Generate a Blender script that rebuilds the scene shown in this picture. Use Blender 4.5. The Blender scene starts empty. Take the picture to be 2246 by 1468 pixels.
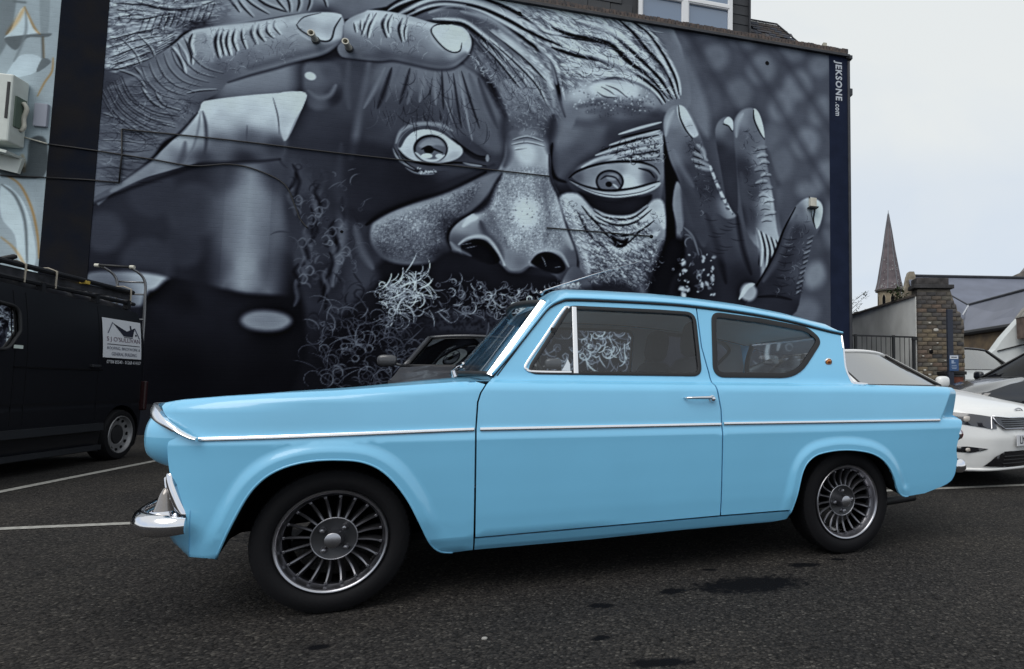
import bpy, bmesh, math, random
import numpy as np
from mathutils import Vector, Matrix
from mathutils.geometry import delaunay_2d_cdt

random.seed(7)
rng = np.random.default_rng(11)
scene = bpy.context.scene
COL = scene.collection
R = math.radians

# ------------------------------------------------------------------ camera
cam_data = bpy.data.cameras.new("camera")
cam = bpy.data.objects.new("camera", cam_data)
COL.objects.link(cam)
cam_data.sensor_width = 36.0
cam_data.sensor_fit = 'HORIZONTAL'
cam_data.lens = 1348.0 / 2246.0 * 36.0
cam_data.shift_x = -0.1901
cam_data.shift_y = 0.0088
cam_data.clip_start = 0.05
cam_data.clip_end = 3000.0
cam.matrix_world = (Matrix.Translation((0, 0, 0.8463)) @ Matrix.Rotation(R(90 + 4.096), 4, 'X')
                    @ Matrix.Rotation(R(0.449), 4, 'Z'))
scene.camera = cam

# ------------------------------------------------------------------ sky, sun, exposure
SUN_EL, SUN_AZ = 50.0, 205.0        # azimuth the light comes from, clockwise from +Y
world = bpy.data.worlds.new("World")
scene.world = world
world.use_nodes = True
wt = world.node_tree
wt.nodes.clear()
w_out = wt.nodes.new("ShaderNodeOutputWorld")
w_bg = wt.nodes.new("ShaderNodeBackground")
w_sky = wt.nodes.new("ShaderNodeTexSky")
w_sky.sky_type = 'NISHITA'
w_sky.sun_disc = False
w_sky.sun_elevation = R(SUN_EL)
w_sky.sun_rotation = R(SUN_AZ)
w_sky.air_density = 1.0
w_sky.dust_density = 1.0
w_sky.ozone_density = 1.0
# overcast: the blue sky sits behind a pale, softly mottled cloud sheet
w_tc = wt.nodes.new("ShaderNodeTexCoord")
w_map = wt.nodes.new("ShaderNodeMapping")
w_map.inputs['Scale'].default_value = (1.0, 1.0, 2.2)
w_noise = wt.nodes.new("ShaderNodeTexNoise")
w_noise.inputs['Scale'].default_value = 1.5
w_noise.inputs['Detail'].default_value = 6.0
w_noise.inputs['Roughness'].default_value = 0.5
w_noise.inputs['Distortion'].default_value = 0.4
w_ramp = wt.nodes.new("ShaderNodeValToRGB")
w_ramp.color_ramp.elements[0].position = 0.36
w_ramp.color_ramp.elements[0].color = (9.0, 10.6, 13.0, 1)
w_ramp.color_ramp.elements[1].position = 0.62
w_ramp.color_ramp.elements[1].color = (12.6, 13.1, 13.1, 1)
w_mix = wt.nodes.new("ShaderNodeMixRGB")
w_mix.inputs['Fac'].default_value = 0.90
L = wt.links.new
L(w_tc.outputs['Generated'], w_map.inputs['Vector'])
L(w_map.outputs['Vector'], w_noise.inputs['Vector'])
# the sheet is whiter overhead and again down at the horizon, bluer in between
w_sep = wt.nodes.new("ShaderNodeSeparateXYZ")
w_el = wt.nodes.new("ShaderNodeValToRGB")
e_ = w_el.color_ramp.elements
e_[0].position = 0.0; e_[0].color = (.72, .72, .72, 1)
e_[1].position = 0.60; e_[1].color = (.74, .74, .74, 1)
for p_, v__ in ((.10, .60), (.17, .34), (.30, .42), (.42, .66)):
    q_ = e_.new(p_); q_.color = (v__, v__, v__, 1)
w_add = wt.nodes.new("ShaderNodeMixRGB"); w_add.inputs['Fac'].default_value = 0.5
L(w_tc.outputs['Generated'], w_sep.inputs['Vector'])
L(w_sep.outputs['Z'], w_el.inputs['Fac'])
L(w_noise.outputs['Fac'], w_add.inputs['Color1'])
L(w_el.outputs['Color'], w_add.inputs['Color2'])
L(w_add.outputs['Color'], w_ramp.inputs['Fac'])
L(w_sky.outputs['Color'], w_mix.inputs['Color1'])
L(w_ramp.outputs['Color'], w_mix.inputs['Color2'])
L(w_mix.outputs['Color'], w_bg.inputs['Color'])
w_bg.inputs['Strength'].default_value = 0.069
L(w_bg.outputs['Background'], w_out.inputs['Surface'])

sun_data = bpy.data.lights.new("sun", 'SUN')
sun_data.energy = 1.5
sun_data.angle = R(40)
sun_data.color = (1.0, 0.97, 0.93)
sun = bpy.data.objects.new("sun", sun_data)
COL.objects.link(sun)
sdir = Vector((math.sin(R(SUN_AZ)) * math.cos(R(SUN_EL)), math.cos(R(SUN_AZ)) * math.cos(R(SUN_EL)), math.sin(R(SUN_EL))))
sun.rotation_euler = sdir.to_track_quat('Z', 'Y').to_euler()

vs = scene.view_settings
vs.view_transform = 'Standard'
vs.look = 'None'
vs.exposure = 0.0
vs.gamma = 1.0
vs.use_curve_mapping = False
scene.cycles.max_bounces = 8
scene.cycles.transparent_max_bounces = 16
scene.cycles.use_denoising = True

# ------------------------------------------------------------------ helpers
def tag(o, label=None, cat=None, group=None, kind=None):
    if label: o["label"] = label
    if cat: o["category"] = cat
    if group: o["group"] = group
    if kind: o["kind"] = kind
    return o

def thing(name, label, cat, loc=(0, 0, 0), rz=0.0, group=None):
    o = bpy.data.objects.new(name, None)
    o.empty_display_size = 0.2
    COL.objects.link(o)
    o.location = loc
    o.rotation_euler = (0, 0, rz)
    return tag(o, label, cat, group)

def new_obj(name, me, parent=None, mat=None):
    o = bpy.data.objects.new(name, me)
    COL.objects.link(o)
    if parent is not None: o.parent = parent
    if mat is not None and not me.materials: me.materials.append(mat)
    return o

def make_mesh(name, verts, faces, smooth=False, angle=None):
    me = bpy.data.meshes.new(name)
    me.from_pydata([tuple(map(float, v)) for v in verts], [], [tuple(map(int, f)) for f in faces])
    me.validate(clean_customdata=False)
    if smooth:
        me.polygons.foreach_set("use_smooth", [True] * len(me.polygons))
        if angle is not None:
            me.set_sharp_from_angle(angle=R(angle))
    me.update()
    return me

def recalc(me):
    bm = bmesh.new(); bm.from_mesh(me)
    bmesh.ops.recalc_face_normals(bm, faces=bm.faces)
    bm.to_mesh(me); bm.free()

class MB:
    """collects shapes, links them as ONE mesh object"""
    def __init__(self): self.v = []; self.f = []
    def add(self, v, f):
        n = len(self.v); self.v += [tuple(p) for p in v]; self.f += [tuple(i + n for i in q) for q in f]
        return self
    def box(self, c, s, rz=0.0, rx=0.0, ry=0.0):
        m = Matrix.Translation(c) @ Matrix.Rotation(rz, 4, 'Z') @ Matrix.Rotation(ry, 4, 'Y') @ Matrix.Rotation(rx, 4, 'X')
        P = [m @ Vector((x * s[0] / 2, y * s[1] / 2, z * s[2] / 2)) for x in (-1, 1) for y in (-1, 1) for z in (-1, 1)]
        return self.add(P, [(0, 1, 3, 2), (4, 6, 7, 5), (0, 4, 5, 1), (2, 3, 7, 6), (0, 2, 6, 4), (1, 5, 7, 3)])
    def cbox(self, c, s, b=0.01, rz=0.0):
        """box with chamfered edges"""
        bm = bmesh.new()
        bmesh.ops.create_cube(bm, size=1.0)
        for v in bm.verts: v.co = Vector((v.co.x * s[0], v.co.y * s[1], v.co.z * s[2]))
        bmesh.ops.bevel(bm, geom=bm.edges[:], offset=b, segments=2, affect='EDGES', profile=0.5)
        m = Matrix.Translation(c) @ Matrix.Rotation(rz, 4, 'Z')
        bm.verts.index_update()
        V = [m @ v.co for v in bm.verts]; F = [[v.index for v in f.verts] for f in bm.faces]
        bm.free()
        return self.add(V, F)
    def cyl(self, p0, p1, r0, r1=None, n=16, caps=True):
        r1 = r0 if r1 is None else r1
        p0, p1 = Vector(p0), Vector(p1)
        d = (p1 - p0).normalized()
        a = d.orthogonal().normalized(); b = d.cross(a)
        V = []
        for p, r in ((p0, r0), (p1, r1)):
            for k in range(n):
                t = 2 * math.pi * k / n
                V.append(p + a * (math.cos(t) * r) + b * (math.sin(t) * r))
        F = [(k, (k + 1) % n, n + (k + 1) % n, n + k) for k in range(n)]
        if caps: F += [tuple(range(n - 1, -1, -1)), tuple(range(n, 2 * n))]
        return self.add(V, F)
    def tube(self, path, r, n=8, closed=False):
        P = [Vector(p) for p in path]; m = len(P)
        rr = r if hasattr(r, '__len__') else [r] * m
        V = []; prev = None
        for i in range(m):
            t = (P[(i + 1) % m] - P[i - 1]) if closed else (P[min(i + 1, m - 1)] - P[max(i - 1, 0)])
            t.normalize()
            a = prev - t * prev.dot(t) if prev is not None else t.orthogonal()
            a.normalize(); prev = a
            b = t.cross(a)
            for k in range(n):
                q = 2 * math.pi * k / n
                V.append(P[i] + a * (math.cos(q) * rr[i]) + b * (math.sin(q) * rr[i]))
        F = []
        for i in range(m if closed else m - 1):
            j = (i + 1) % m
            for k in range(n):
                F.append((i * n + k, i * n + (k + 1) % n, j * n + (k + 1) % n, j * n + k))
        if not closed: F += [tuple(range(n - 1, -1, -1)), tuple((m - 1) * n + k for k in range(n))]
        return self.add(V, F)
    def lathe(self, prof, n=48, axis='y', c=(0, 0, 0), closed=False):
        """prof: (radius, along)"""
        V = []; m = len(prof)
        for k in range(n):
            t = 2 * math.pi * k / n; ct, st = math.cos(t), math.sin(t)
            for r, h in prof:
                if axis == 'y': p = (r * ct, h, r * st)
                elif axis == 'z': p = (r * ct, r * st, h)
                else: p = (h, r * ct, r * st)
                V.append((p[0] + c[0], p[1] + c[1], p[2] + c[2]))
        F = []
        for k in range(n):
            k2 = (k + 1) % n
            for i in range(m if closed else m - 1):
                i2 = (i + 1) % m
                F.append((k * m + i, k * m + i2, k2 * m + i2, k2 * m + i))
        return self.add(V, F)
    def grid(self, G):
        G = np.asarray(G, float); a, b = G.shape[:2]
        F = [(i * b + j, (i + 1) * b + j, (i + 1) * b + j + 1, i * b + j + 1) for i in range(a - 1) for j in range(b - 1)]
        return self.add(G.reshape(-1, 3).tolist(), F)
    def prism(self, poly, fn, d):
        """poly in 2D; fn(u,v,w) -> point; extruded from w=0 to w=d"""
        n = len(poly)
        V = [fn(u, v, 0) for u, v in poly] + [fn(u, v, d) for u, v in poly]
        F = [(i, (i + 1) % n, n + (i + 1) % n, n + i) for i in range(n)]
        F += [tuple(range(n - 1, -1, -1)), tuple(range(n, 2 * n))]
        return self.add(V, F)
    def build(self, name, mat, parent=None, smooth=False, angle=None, fix=True, **k):
        me = make_mesh(name, self.v, self.f)
        if fix: recalc(me)
        if smooth:
            me.polygons.foreach_set("use_smooth", [True] * len(me.polygons))
            if angle is not None: me.set_sharp_from_angle(angle=R(angle))
        o = new_obj(name, me, parent, mat)
        if k: tag(o, **k)
        return o

def copy_tree(o, parent=None):
    c = o.copy(); COL.objects.link(c)
    if parent is not None: c.parent = parent
    for ch in list(o.children): copy_tree(ch, c)
    return c

def catmull(pts, n=6, closed=False):
    P = np.array(pts, float); m = len(P); out = []
    rngi = range(m if closed else m - 1)
    for i in rngi:
        if closed: p0, p1, p2, p3 = P[i - 1], P[i], P[(i + 1) % m], P[(i + 2) % m]
        else: p0, p1, p2, p3 = P[max(i - 1, 0)], P[i], P[i + 1], P[min(i + 2, m - 1)]
        for k in range(n):
            t = k / n
            out.append(0.5 * ((2 * p1) + (-p0 + p2) * t + (2 * p0 - 5 * p1 + 4 * p2 - p3) * t * t + (-p0 + 3 * p1 - 3 * p2 + p3) * t ** 3))
    if not closed: out.append(P[-1])
    return np.array(out)

def rpoly(corners, seg=6):
    """polygon with rounded corners: (x, y, r)"""
    n = len(corners); out = []
    for i in range(n):
        p = np.array(corners[i][:2], float); r = corners[i][2] if len(corners[i]) > 2 else 0
        a = np.array(corners[i - 1][:2], float) - p; b = np.array(corners[(i + 1) % n][:2], float) - p
        if r <= 0: out.append(p); continue
        la, lb = np.linalg.norm(a), np.linalg.norm(b); a /= la; b /= lb
        ang = math.acos(max(-1, min(1, a @ b))); d = min(r / math.tan(ang / 2), la * .49, lb * .49); r = d * math.tan(ang / 2)
        s, e = p + a * d, p + b * d
        for k in range(seg + 1):
            t = k / seg
            out.append((1 - t) ** 2 * s + 2 * (1 - t) * t * p * 1.0 + t * t * e)
    return np.array(out)

def inside(poly, pts):
    poly = np.asarray(poly); pts = np.asarray(pts)
    x, y = pts[:, 0], pts[:, 1]; c = np.zeros(len(pts), bool)
    j = len(poly) - 1
    for i in range(len(poly)):
        xi, yi = poly[i]; xj, yj = poly[j]
        if yi != yj:
            c ^= ((yi > y) != (yj > y)) & (x < (xj - xi) * (y - yi) / (yj - yi) + xi)
        j = i
    return c

def densify(poly, step):
    out = []; n = len(poly)
    for i in range(n):
        a, b = np.asarray(poly[i], float), np.asarray(poly[(i + 1) % n], float)
        k = max(1, int(math.ceil(np.linalg.norm(b - a) / step)))
        for j in range(k): out.append(a + (b - a) * j / k)
    return np.array(out)

def text_mesh(body, size, depth=0.002, align='CENTER', shear=0.0, spacing=1.0, width=1.0, bold=0.0):
    cu = bpy.data.curves.new("lettering", 'FONT')
    cu.body = body; cu.size = size; cu.extrude = depth; cu.align_x = align; cu.align_y = 'CENTER'
    cu.resolution_u = 3; cu.shear = shear; cu.offset = bold * size; cu.space_character = spacing
    o = bpy.data.objects.new("lettering_curve", cu)
    COL.objects.link(o)
    dg = bpy.context.evaluated_depsgraph_get(); dg.update()
    me = bpy.data.meshes.new_from_object(o.evaluated_get(dg))
    bpy.data.objects.remove(o); bpy.data.curves.remove(cu)
    me.materials.clear()
    if width != 1.0:
        for v in me.vertices: v.co.x *= width
    return me

# ------------------------------------------------------------------ materials
def mat(name, color=(0.5, 0.5, 0.5), rough=0.6, metal=0.0, spec=0.5, coat=0.0, coat_rough=0.05, var=0.0, var_scale=8.0, bump=0.0, bump_scale=60.0, detail=4.0, col2=None):
    m = bpy.data.materials.new(name); m.use_nodes = True
    nt = m.node_tree; b = nt.nodes["Principled BSDF"]
    b.inputs["Base Color"].default_value = (*color, 1)
    b.inputs["Roughness"].default_value = rough
    b.inputs["Metallic"].default_value = metal
    b.inputs["Specular IOR Level"].default_value = spec
    b.inputs["Coat Weight"].default_value = coat
    b.inputs["Coat Roughness"].default_value = coat_rough
    tc = nt.nodes.new("ShaderNodeTexCoord")
    if var > 0 or col2 is not None:
        n = nt.nodes.new("ShaderNodeTexNoise"); n.inputs["Scale"].default_value = var_scale; n.inputs["Detail"].default_value = detail
        nt.links.new(tc.outputs["Object"], n.inputs["Vector"])
        rp = nt.nodes.new("ShaderNodeValToRGB")
        c2 = col2 if col2 is not None else tuple(max(0, c * (1 - var)) for c in color)
        c1 = color if col2 is not None else tuple(min(1, c * (1 + var * .6)) for c in color)
        rp.color_ramp.elements[0].position = 0.32; rp.color_ramp.elements[0].color = (*c2, 1)
        rp.color_ramp.elements[1].position = 0.68; rp.color_ramp.elements[1].color = (*c1, 1)
        nt.links.new(n.outputs["Fac"], rp.inputs["Fac"]); nt.links.new(rp.outputs["Color"], b.inputs["Base Color"])
    if bump > 0:
        n2 = nt.nodes.new("ShaderNodeTexNoise"); n2.inputs["Scale"].default_value = bump_scale; n2.inputs["Detail"].default_value = 5
        nt.links.new(tc.outputs["Object"], n2.inputs["Vector"])
        bp = nt.nodes.new("ShaderNodeBump"); bp.inputs["Strength"].default_value = bump; bp.inputs["Distance"].default_value = 0.01
        nt.links.new(n2.outputs["Fac"], bp.inputs["Height"]); nt.links.new(bp.outputs["Normal"], b.inputs["Normal"])
    return m

def glass_mat(name, tint=(0.7, 0.75, 0.78), refl=0.05, rough=0.0, maxr=0.9):
    """thin glazing: tinted see-through plus a mirror layer that grows at grazing angles"""
    m = bpy.data.materials.new(name); m.use_nodes = True
    nt = m.node_tree; nt.nodes.clear()
    out = nt.nodes.new("ShaderNodeOutputMaterial")
    tr = nt.nodes.new("ShaderNodeBsdfTransparent"); tr.inputs["Color"].default_value = (*tint, 1)
    gl = nt.nodes.new("ShaderNodeBsdfGlossy"); gl.inputs["Roughness"].default_value = rough
    lw = nt.nodes.new("ShaderNodeLayerWeight"); lw.inputs["Blend"].default_value = 0.35
    mr = nt.nodes.new("ShaderNodeMapRange")
    mr.inputs["From Min"].default_value = 0; mr.inputs["From Max"].default_value = 1
    mr.inputs["To Min"].default_value = refl; mr.inputs["To Max"].default_value = maxr
    mx = nt.nodes.new("ShaderNodeMixShader")
    nt.links.new(lw.outputs["Fresnel"], mr.inputs["Value"])
    nt.links.new(mr.outputs["Result"], mx.inputs["Fac"])
    nt.links.new(tr.outputs["BSDF"], mx.inputs[1]); nt.links.new(gl.outputs["BSDF"], mx.inputs[2])
    nt.links.new(mx.outputs["Shader"], out.inputs["Surface"])
    return m

M = {}
M['paint'] = mat("sky_blue_paint", (0.205, 0.562, 0.835), 0.34, coat=0.8, coat_rough=0.07, var=0.03, var_scale=3.0)
M['chrome'] = mat("chrome", (0.82, 0.82, 0.85), 0.09, metal=1.0)
M['bright'] = mat("bright_trim", (0.88, 0.88, 0.90), 0.22, metal=1.0)
M['satin'] = mat("satin_alloy", (0.44, 0.44, 0.47), 0.30, metal=1.0)
M['alloy_dark'] = mat("dark_alloy", (0.05, 0.051, 0.056), 0.42, metal=0.6)
M['spoke'] = mat("gunmetal_spoke", (.21, .21, .23), .38, metal=1.0)
M['barrel'] = mat("brushed_barrel", (.30, .30, .33), .24, metal=1.0)
M['rubber'] = mat("tyre_rubber", (0.0065, 0.0065, 0.008), 0.75, bump=0.15, bump_scale=90, spec=0.2)
M['seal'] = mat("black_seal", (0.008, 0.008, 0.010), 0.5)
M['black'] = mat("black_plastic", (0.012, 0.012, 0.014), 0.6)
M['void'] = mat("underbody_black", (0.006, 0.006, 0.007), 0.95, spec=0.1)
M['lining'] = mat("grey_lining", (0.40, 0.41, 0.43), 0.85, bump=0.1, bump_scale=200)
M['headlining'] = mat("pale_headlining", (0.70, 0.70, 0.69), 0.9)
M['seat'] = mat("dark_seat_cloth", (0.012, 0.013, 0.018), 0.85, bump=0.15, bump_scale=250)
M['glass'] = glass_mat("car_glass", (0.88, 0.91, 0.93), 0.05, maxr=0.5)
M['glass_dark'] = glass_mat("dark_glass", (0.22, 0.27, 0.27), 0.05)
M['lens'] = mat("clear_lens", (0.55, 0.5, 0.45), 0.15, coat=1.0)
M['amber_pale'] = mat("pale_lamp_lens", (.26, .235, .22), 0.12, metal=.35, coat=1.0)
M['red_lens'] = mat("red_lens", (0.12, 0.01, 0.012), 0.15, coat=1.0)
# ================================================================== ground
def ground_mat():
    m = bpy.data.materials.new("asphalt"); m.use_nodes = True
    nt = m.node_tree; b = nt.nodes["Principled BSDF"]; N = nt.nodes.new; K = nt.links.new
    tc = N("ShaderNodeTexCoord")
    def noise(scale, detail=3, rough=.6):
        n = N("ShaderNodeTexNoise"); n.inputs["Scale"].default_value = scale; n.inputs["Detail"].default_value = detail; n.inputs["Roughness"].default_value = rough
        K(tc.outputs["Object"], n.inputs["Vector"]); return n
    def ramp(src, stops):
        r = N("ShaderNodeValToRGB"); e = r.color_ramp.elements
        while len(e) < len(stops): e.new(0.5)
        for i, (p, c) in enumerate(stops): e[i].position = p; e[i].color = (*c, 1) if len(c) == 3 else c
        K(src, r.inputs["Fac"]); return r
    def mix(kind, fac, a, c):
        x = N("ShaderNodeMixRGB"); x.blend_type = kind
        if isinstance(fac, (int, float)): x.inputs["Fac"].default_value = fac
        else: K(fac, x.inputs["Fac"])
        K(a, x.inputs["Color1"]); K(c, x.inputs["Color2"]); return x.outputs["Color"]
    vo = N("ShaderNodeTexVoronoi"); vo.inputs["Scale"].default_value = 105; K(tc.outputs["Object"], vo.inputs["Vector"])
    sep = N("ShaderNodeSeparateColor"); K(vo.outputs["Color"], sep.inputs["Color"])
    stone = ramp(sep.outputs["Red"], [(0, (.018, .018, .0185)), (.35, (.028, .0272, .0268)), (.75, (.041, .039, .0375)), (.95, (.060, .057, .053)), (1, (.10, .096, .088))])
    big = ramp(noise(.9, 5).outputs["Fac"], [(.30, (.72, .72, .76)), (.70, (1.34, 1.27, 1.20))])
    col = mix('MULTIPLY', 1.0, stone.outputs["Color"], big.outputs["Color"])
    gap = ramp(vo.outputs["Distance"], [(.0, (1.1, 1.1, 1.1)), (.55, (.9, .9, .9)), (.9, (.35, .35, .35))])
    col = mix('MULTIPLY', 1.0, col, gap.outputs["Color"])
    # pits where the surface has lost stone
    pits = ramp(noise(26, 3).outputs["Fac"], [(.30, (.35, .35, .37)), (.40, (1, 1, 1))])
    col = mix('MULTIPLY', .8, col, pits.outputs["Color"])
    # oil stains, each with its own place and ragged edge
    for (x, y, rx, ry, rot) in STAINS:
        mp = N("ShaderNodeMapping"); mp.vector_type = 'TEXTURE'
        mp.inputs["Location"].default_value = (x, y, 0); mp.inputs["Rotation"].default_value = (0, 0, rot); mp.inputs["Scale"].default_value = (rx, ry, 1)
        K(tc.outputs["Object"], mp.inputs["Vector"])
        ln = N("ShaderNodeVectorMath"); ln.operation = 'LENGTH'; K(mp.outputs["Vector"], ln.inputs[0])
        nn = noise(19, 6, .78)
        ad = N("ShaderNodeMath"); ad.operation = 'MULTIPLY_ADD'; ad.inputs[1].default_value = 1.9; K(nn.outputs["Fac"], ad.inputs[0]); K(ln.outputs["Value"], ad.inputs[2])
        
        mr = N("ShaderNodeMapRange"); mr.inputs["From Min"].default_value = 1.50; mr.inputs["From Max"].default_value = 1.80
        K(ad.outputs["Value"], mr.inputs["Value"])
        x_ = N("ShaderNodeMixRGB"); x_.inputs["Color1"].default_value = (.0030, .0034, .0048, 1); K(mr.outputs["Result"], x_.inputs["Fac"]); K(col, x_.inputs["Color2"])
        col = x_.outputs["Color"]
    K(col, b.inputs["Base Color"])
    b.inputs["Roughness"].default_value = .95
    b.inputs["Specular IOR Level"].default_value = .10
    bp = N("ShaderNodeBump"); bp.inputs["Strength"].default_value = .55; bp.inputs["Distance"].default_value = .006
    K(vo.outputs["Distance"], bp.inputs["Height"]); bp.invert = True
    bp2 = N("ShaderNodeBump"); bp2.inputs["Strength"].default_value = .35; bp2.inputs["Distance"].default_value = .02
    K(noise(14, 6).outputs["Fac"], bp2.inputs["Height"]); K(bp.outputs["Normal"], bp2.inputs["Normal"])
    K(bp2.outputs["Normal"], b.inputs["Normal"])
    return m
STAINS = [(.20, 2.72, .34, .15, .25), (-.14, 2.62, .09, .045, .2), (.47, 3.02, .12, .05, .1), (-.40, 2.45, .06, .04, 0), (.02, 2.93, .05, .025, 0), (-.35, 2.14, .05, .03, .3),
          (.66, 3.12, .05, .025, 0), (-.13, 1.96, .15, .045, .1), (-2.2, 3.6, .5, .3, .3), (-1.25, 2.05, .05, .03, .2)]
g = MB()
g.add([(-900, -900, 0), (900, -900, 0), (900, 900, 0), (-900, 900, 0)], [(0, 1, 2, 3)])
g.build("ground", ground_mat(), kind="structure")
paintm = mat("worn_white_paint", (.42, .41, .38), .8, var=.5, var_scale=30, col2=(.22, .215, .20))
def line_mark(a, b, w=.09):
    a, b = Vector((*a, .004)), Vector((*b, .004)); d = (b - a).normalized(); n = Vector((-d.y, d.x, 0)) * w / 2
    MB().add([a - n, b - n, b + n, a + n], [(0, 1, 2, 3)]).build("parking_line", paintm, kind="structure", fix=False)
ph = .2692
wd, nd = Vector((math.cos(ph), math.sin(ph))), Vector((-math.sin(ph), math.cos(ph)))
F0 = Vector((-3.45, 3.78))                       # front line of the bays
line_mark(F0 - wd * 6, F0 + wd * 4.1, .075)
line_mark(Vector((1.2, 5.10)), Vector((9.0, 7.25)), .08)
line_mark(Vector((-5.43, 4.79)) - Vector((-.29, .957)) * 2.0 * 0, Vector((-6.35, 8.0)), .085)
line_mark(Vector((-5.43, 4.79)), Vector((-5.10, 3.45)), .085)
# ------------------------------------------------------------------ mural painter (works in wall metres: u along the wall, z up)
class Painter:
    def __init__(self, u0, u1, z0, z1, step):
        self.u0, self.z0, self.s = u0, z0, step
        self.W = int(round((u1 - u0) / step)) + 1; self.H = int(round((z1 - z0) / step)) + 1
        self.a = np.full((self.H, self.W), .1, np.float32)
        self.r = np.random.default_rng(5)
    def win(self, lo, hi, pad):
        i0 = max(0, int((lo[0] - pad - self.u0) / self.s)); i1 = min(self.W, int((hi[0] + pad - self.u0) / self.s) + 2)
        j0 = max(0, int((lo[1] - pad - self.z0) / self.s)); j1 = min(self.H, int((hi[1] + pad - self.z0) / self.s) + 2)
        if i1 <= i0 or j1 <= j0: return None
        X, Y = np.meshgrid(self.u0 + np.arange(i0, i1) * self.s, self.z0 + np.arange(j0, j1) * self.s)
        return (slice(j0, j1), slice(i0, i1)), X, Y
    def dseg(self, X, Y, P):
        d = np.full(X.shape, 1e9); tt = np.zeros(X.shape)
        n = len(P) - 1
        for k in range(n):
            ax, ay = P[k]; bx, by = P[k + 1]; vx, vy = bx - ax, by - ay
            t = np.clip(((X - ax) * vx + (Y - ay) * vy) / (vx * vx + vy * vy + 1e-12), 0, 1)
            q = (X - ax - t * vx) ** 2 + (Y - ay - t * vy) ** 2
            m = q < d; d = np.where(m, q, d); tt = np.where(m, (k + t) / n, tt)
        return np.sqrt(d), tt
    def mask(self, poly, feather, smooth=True):
        P = catmull(poly, 4, True) if smooth else np.asarray(poly, float)
        w = self.win(P.min(0), P.max(0), feather)
        if w is None: return None
        sl, X, Y = w
        ins = inside(P, np.stack([X.ravel(), Y.ravel()], 1)).reshape(X.shape)
        d, _ = self.dseg(X, Y, np.concatenate([P, P[:1]]))
        m = np.clip(.5 + np.where(ins, d, -d) / max(feather, self.s), 0, 1)
        return sl, X, Y, m * m * (3 - 2 * m)
    def fill(self, poly, shades, feather, alpha=1.0, power=3.0, smooth=True):
        w = self.mask(poly, feather, smooth)
        if w is None: return
        sl, X, Y, m = w
        num = np.zeros(X.shape); den = np.zeros(X.shape)
        for x, y, v in shades:
            k = 1 / (((X - x) ** 2 + (Y - y) ** 2) + .01) ** (power / 2); num += k * v; den += k
        m = m * alpha
        self.a[sl] = self.a[sl] * (1 - m) + num / den * m
    def stroke(self, path, w0, w1, v, alpha=1.0, soft=.5, curve=True, mode=0):
        """w0 middle half width, w1 end half width"""
        P = catmull(path, 4) if curve and len(path) > 2 else np.asarray(path, float)
        w = self.win(P.min(0), P.max(0), max(w0, w1) * 1.6 + self.s)
        if w is None: return
        sl, X, Y = w
        d, t = self.dseg(X, Y, P)
        hw = w1 + (w0 - w1) * np.sin(np.pi * np.clip(t, 0, 1)) ** .7
        hw = np.maximum(hw, self.s * .35)
        m = np.clip((hw * (1 + soft) - d) / (2 * soft * hw + self.s * .7), 0, 1)
        m = m * m * (3 - 2 * m) * alpha
        if mode == 1: self.a[sl] = self.a[sl] * (1 - m * (1 - v))
        else: self.a[sl] = self.a[sl] * (1 - m) + v * m
    def wrinkle(self, path, w, dark=.12, light=.7, alpha=.9, side=1):
        P = catmull(path, 4); T = np.gradient(P, axis=0); T /= np.linalg.norm(T, axis=1)[:, None] + 1e-9
        N = np.stack([-T[:, 1], T[:, 0]], 1) * side
        self.stroke(P + N * w * 1.5, w * 1.3, w * .3, light, alpha * .75, .7, False)
        self.stroke(P, w, w * .25, dark, alpha, .55, False)
    def noise(self, shape, cell, oct=3):
        out = np.zeros(shape); amp = 1; tot = 0
        for o in range(oct):
            c = max(cell / 2 ** o, 1.2); h, w_ = int(shape[0] / c) + 3, int(shape[1] / c) + 3
            g = self.r.random((h, w_)); y = np.arange(shape[0]) / c; x = np.arange(shape[1]) / c
            yi, xi = y.astype(int), x.astype(int); fy, fx = (y - yi)[:, None], (x - xi)[None]
            fy, fx = fy * fy * (3 - 2 * fy), fx * fx * (3 - 2 * fx)
            out += amp * ((g[yi][:, xi] * (1 - fx) + g[yi][:, xi + 1] * fx) * (1 - fy) + (g[yi + 1][:, xi] * (1 - fx) + g[yi + 1][:, xi + 1] * fx) * fy)
            tot += amp; amp *= .55
        return out / tot - .5
    def crackle(self, poly, feather, cell, amt, stretch=1.0, ang=0.0):
        """leathery skin: ridged noise, stretched along ang"""
        w = self.mask(poly, feather)
        if w is None: return
        sl, X, Y, m = w
        n = 420
        h = self.noise((n, n), 14, 3); rr = 1 - np.abs(self.noise((n, n), 12, 2)) * 5
        T = np.clip(rr, -1, 1) * .6 - h
        c, s_ = math.cos(ang), math.sin(ang)
        U = ((X * c + Y * s_) / stretch / cell * 12) % (n - 1); V = ((-X * s_ + Y * c) / cell * 12) % (n - 1)
        tex = T[V.astype(int), U.astype(int)]
        self.a[sl] = np.clip(self.a[sl] * (1 - m * amt * np.clip(tex, -.9, .8)), .01, 1)
    def curls(self, poly, n, ln, v, wid, ang=0.0, spread=1.0, curl=1.0, alpha=.9):
        P = np.asarray(poly, float); lo, hi = P.min(0), P.max(0); k = 0; it = 0
        while k < n and it < n * 40:
            it += 1
            p = lo + (hi - lo) * self.r.random(2)
            if not inside(P, p[None])[0]: continue
            a = ang + self.r.normal() * spread; kap = self.r.normal() * curl / ln; st = ln * (.5 + self.r.random()) / 7
            pts = [p]
            for _ in range(7):
                a += kap * st * 3; p = p + st * np.array([math.cos(a), math.sin(a)]); pts.append(p)
            vv = v * (.55 + .6 * self.r.random())
            w_ = wid * (.6 + .6 * self.r.random())
            self.stroke(np.array(pts), w_, w_ * .3, vv, alpha, .5, False); k += 1
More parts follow.
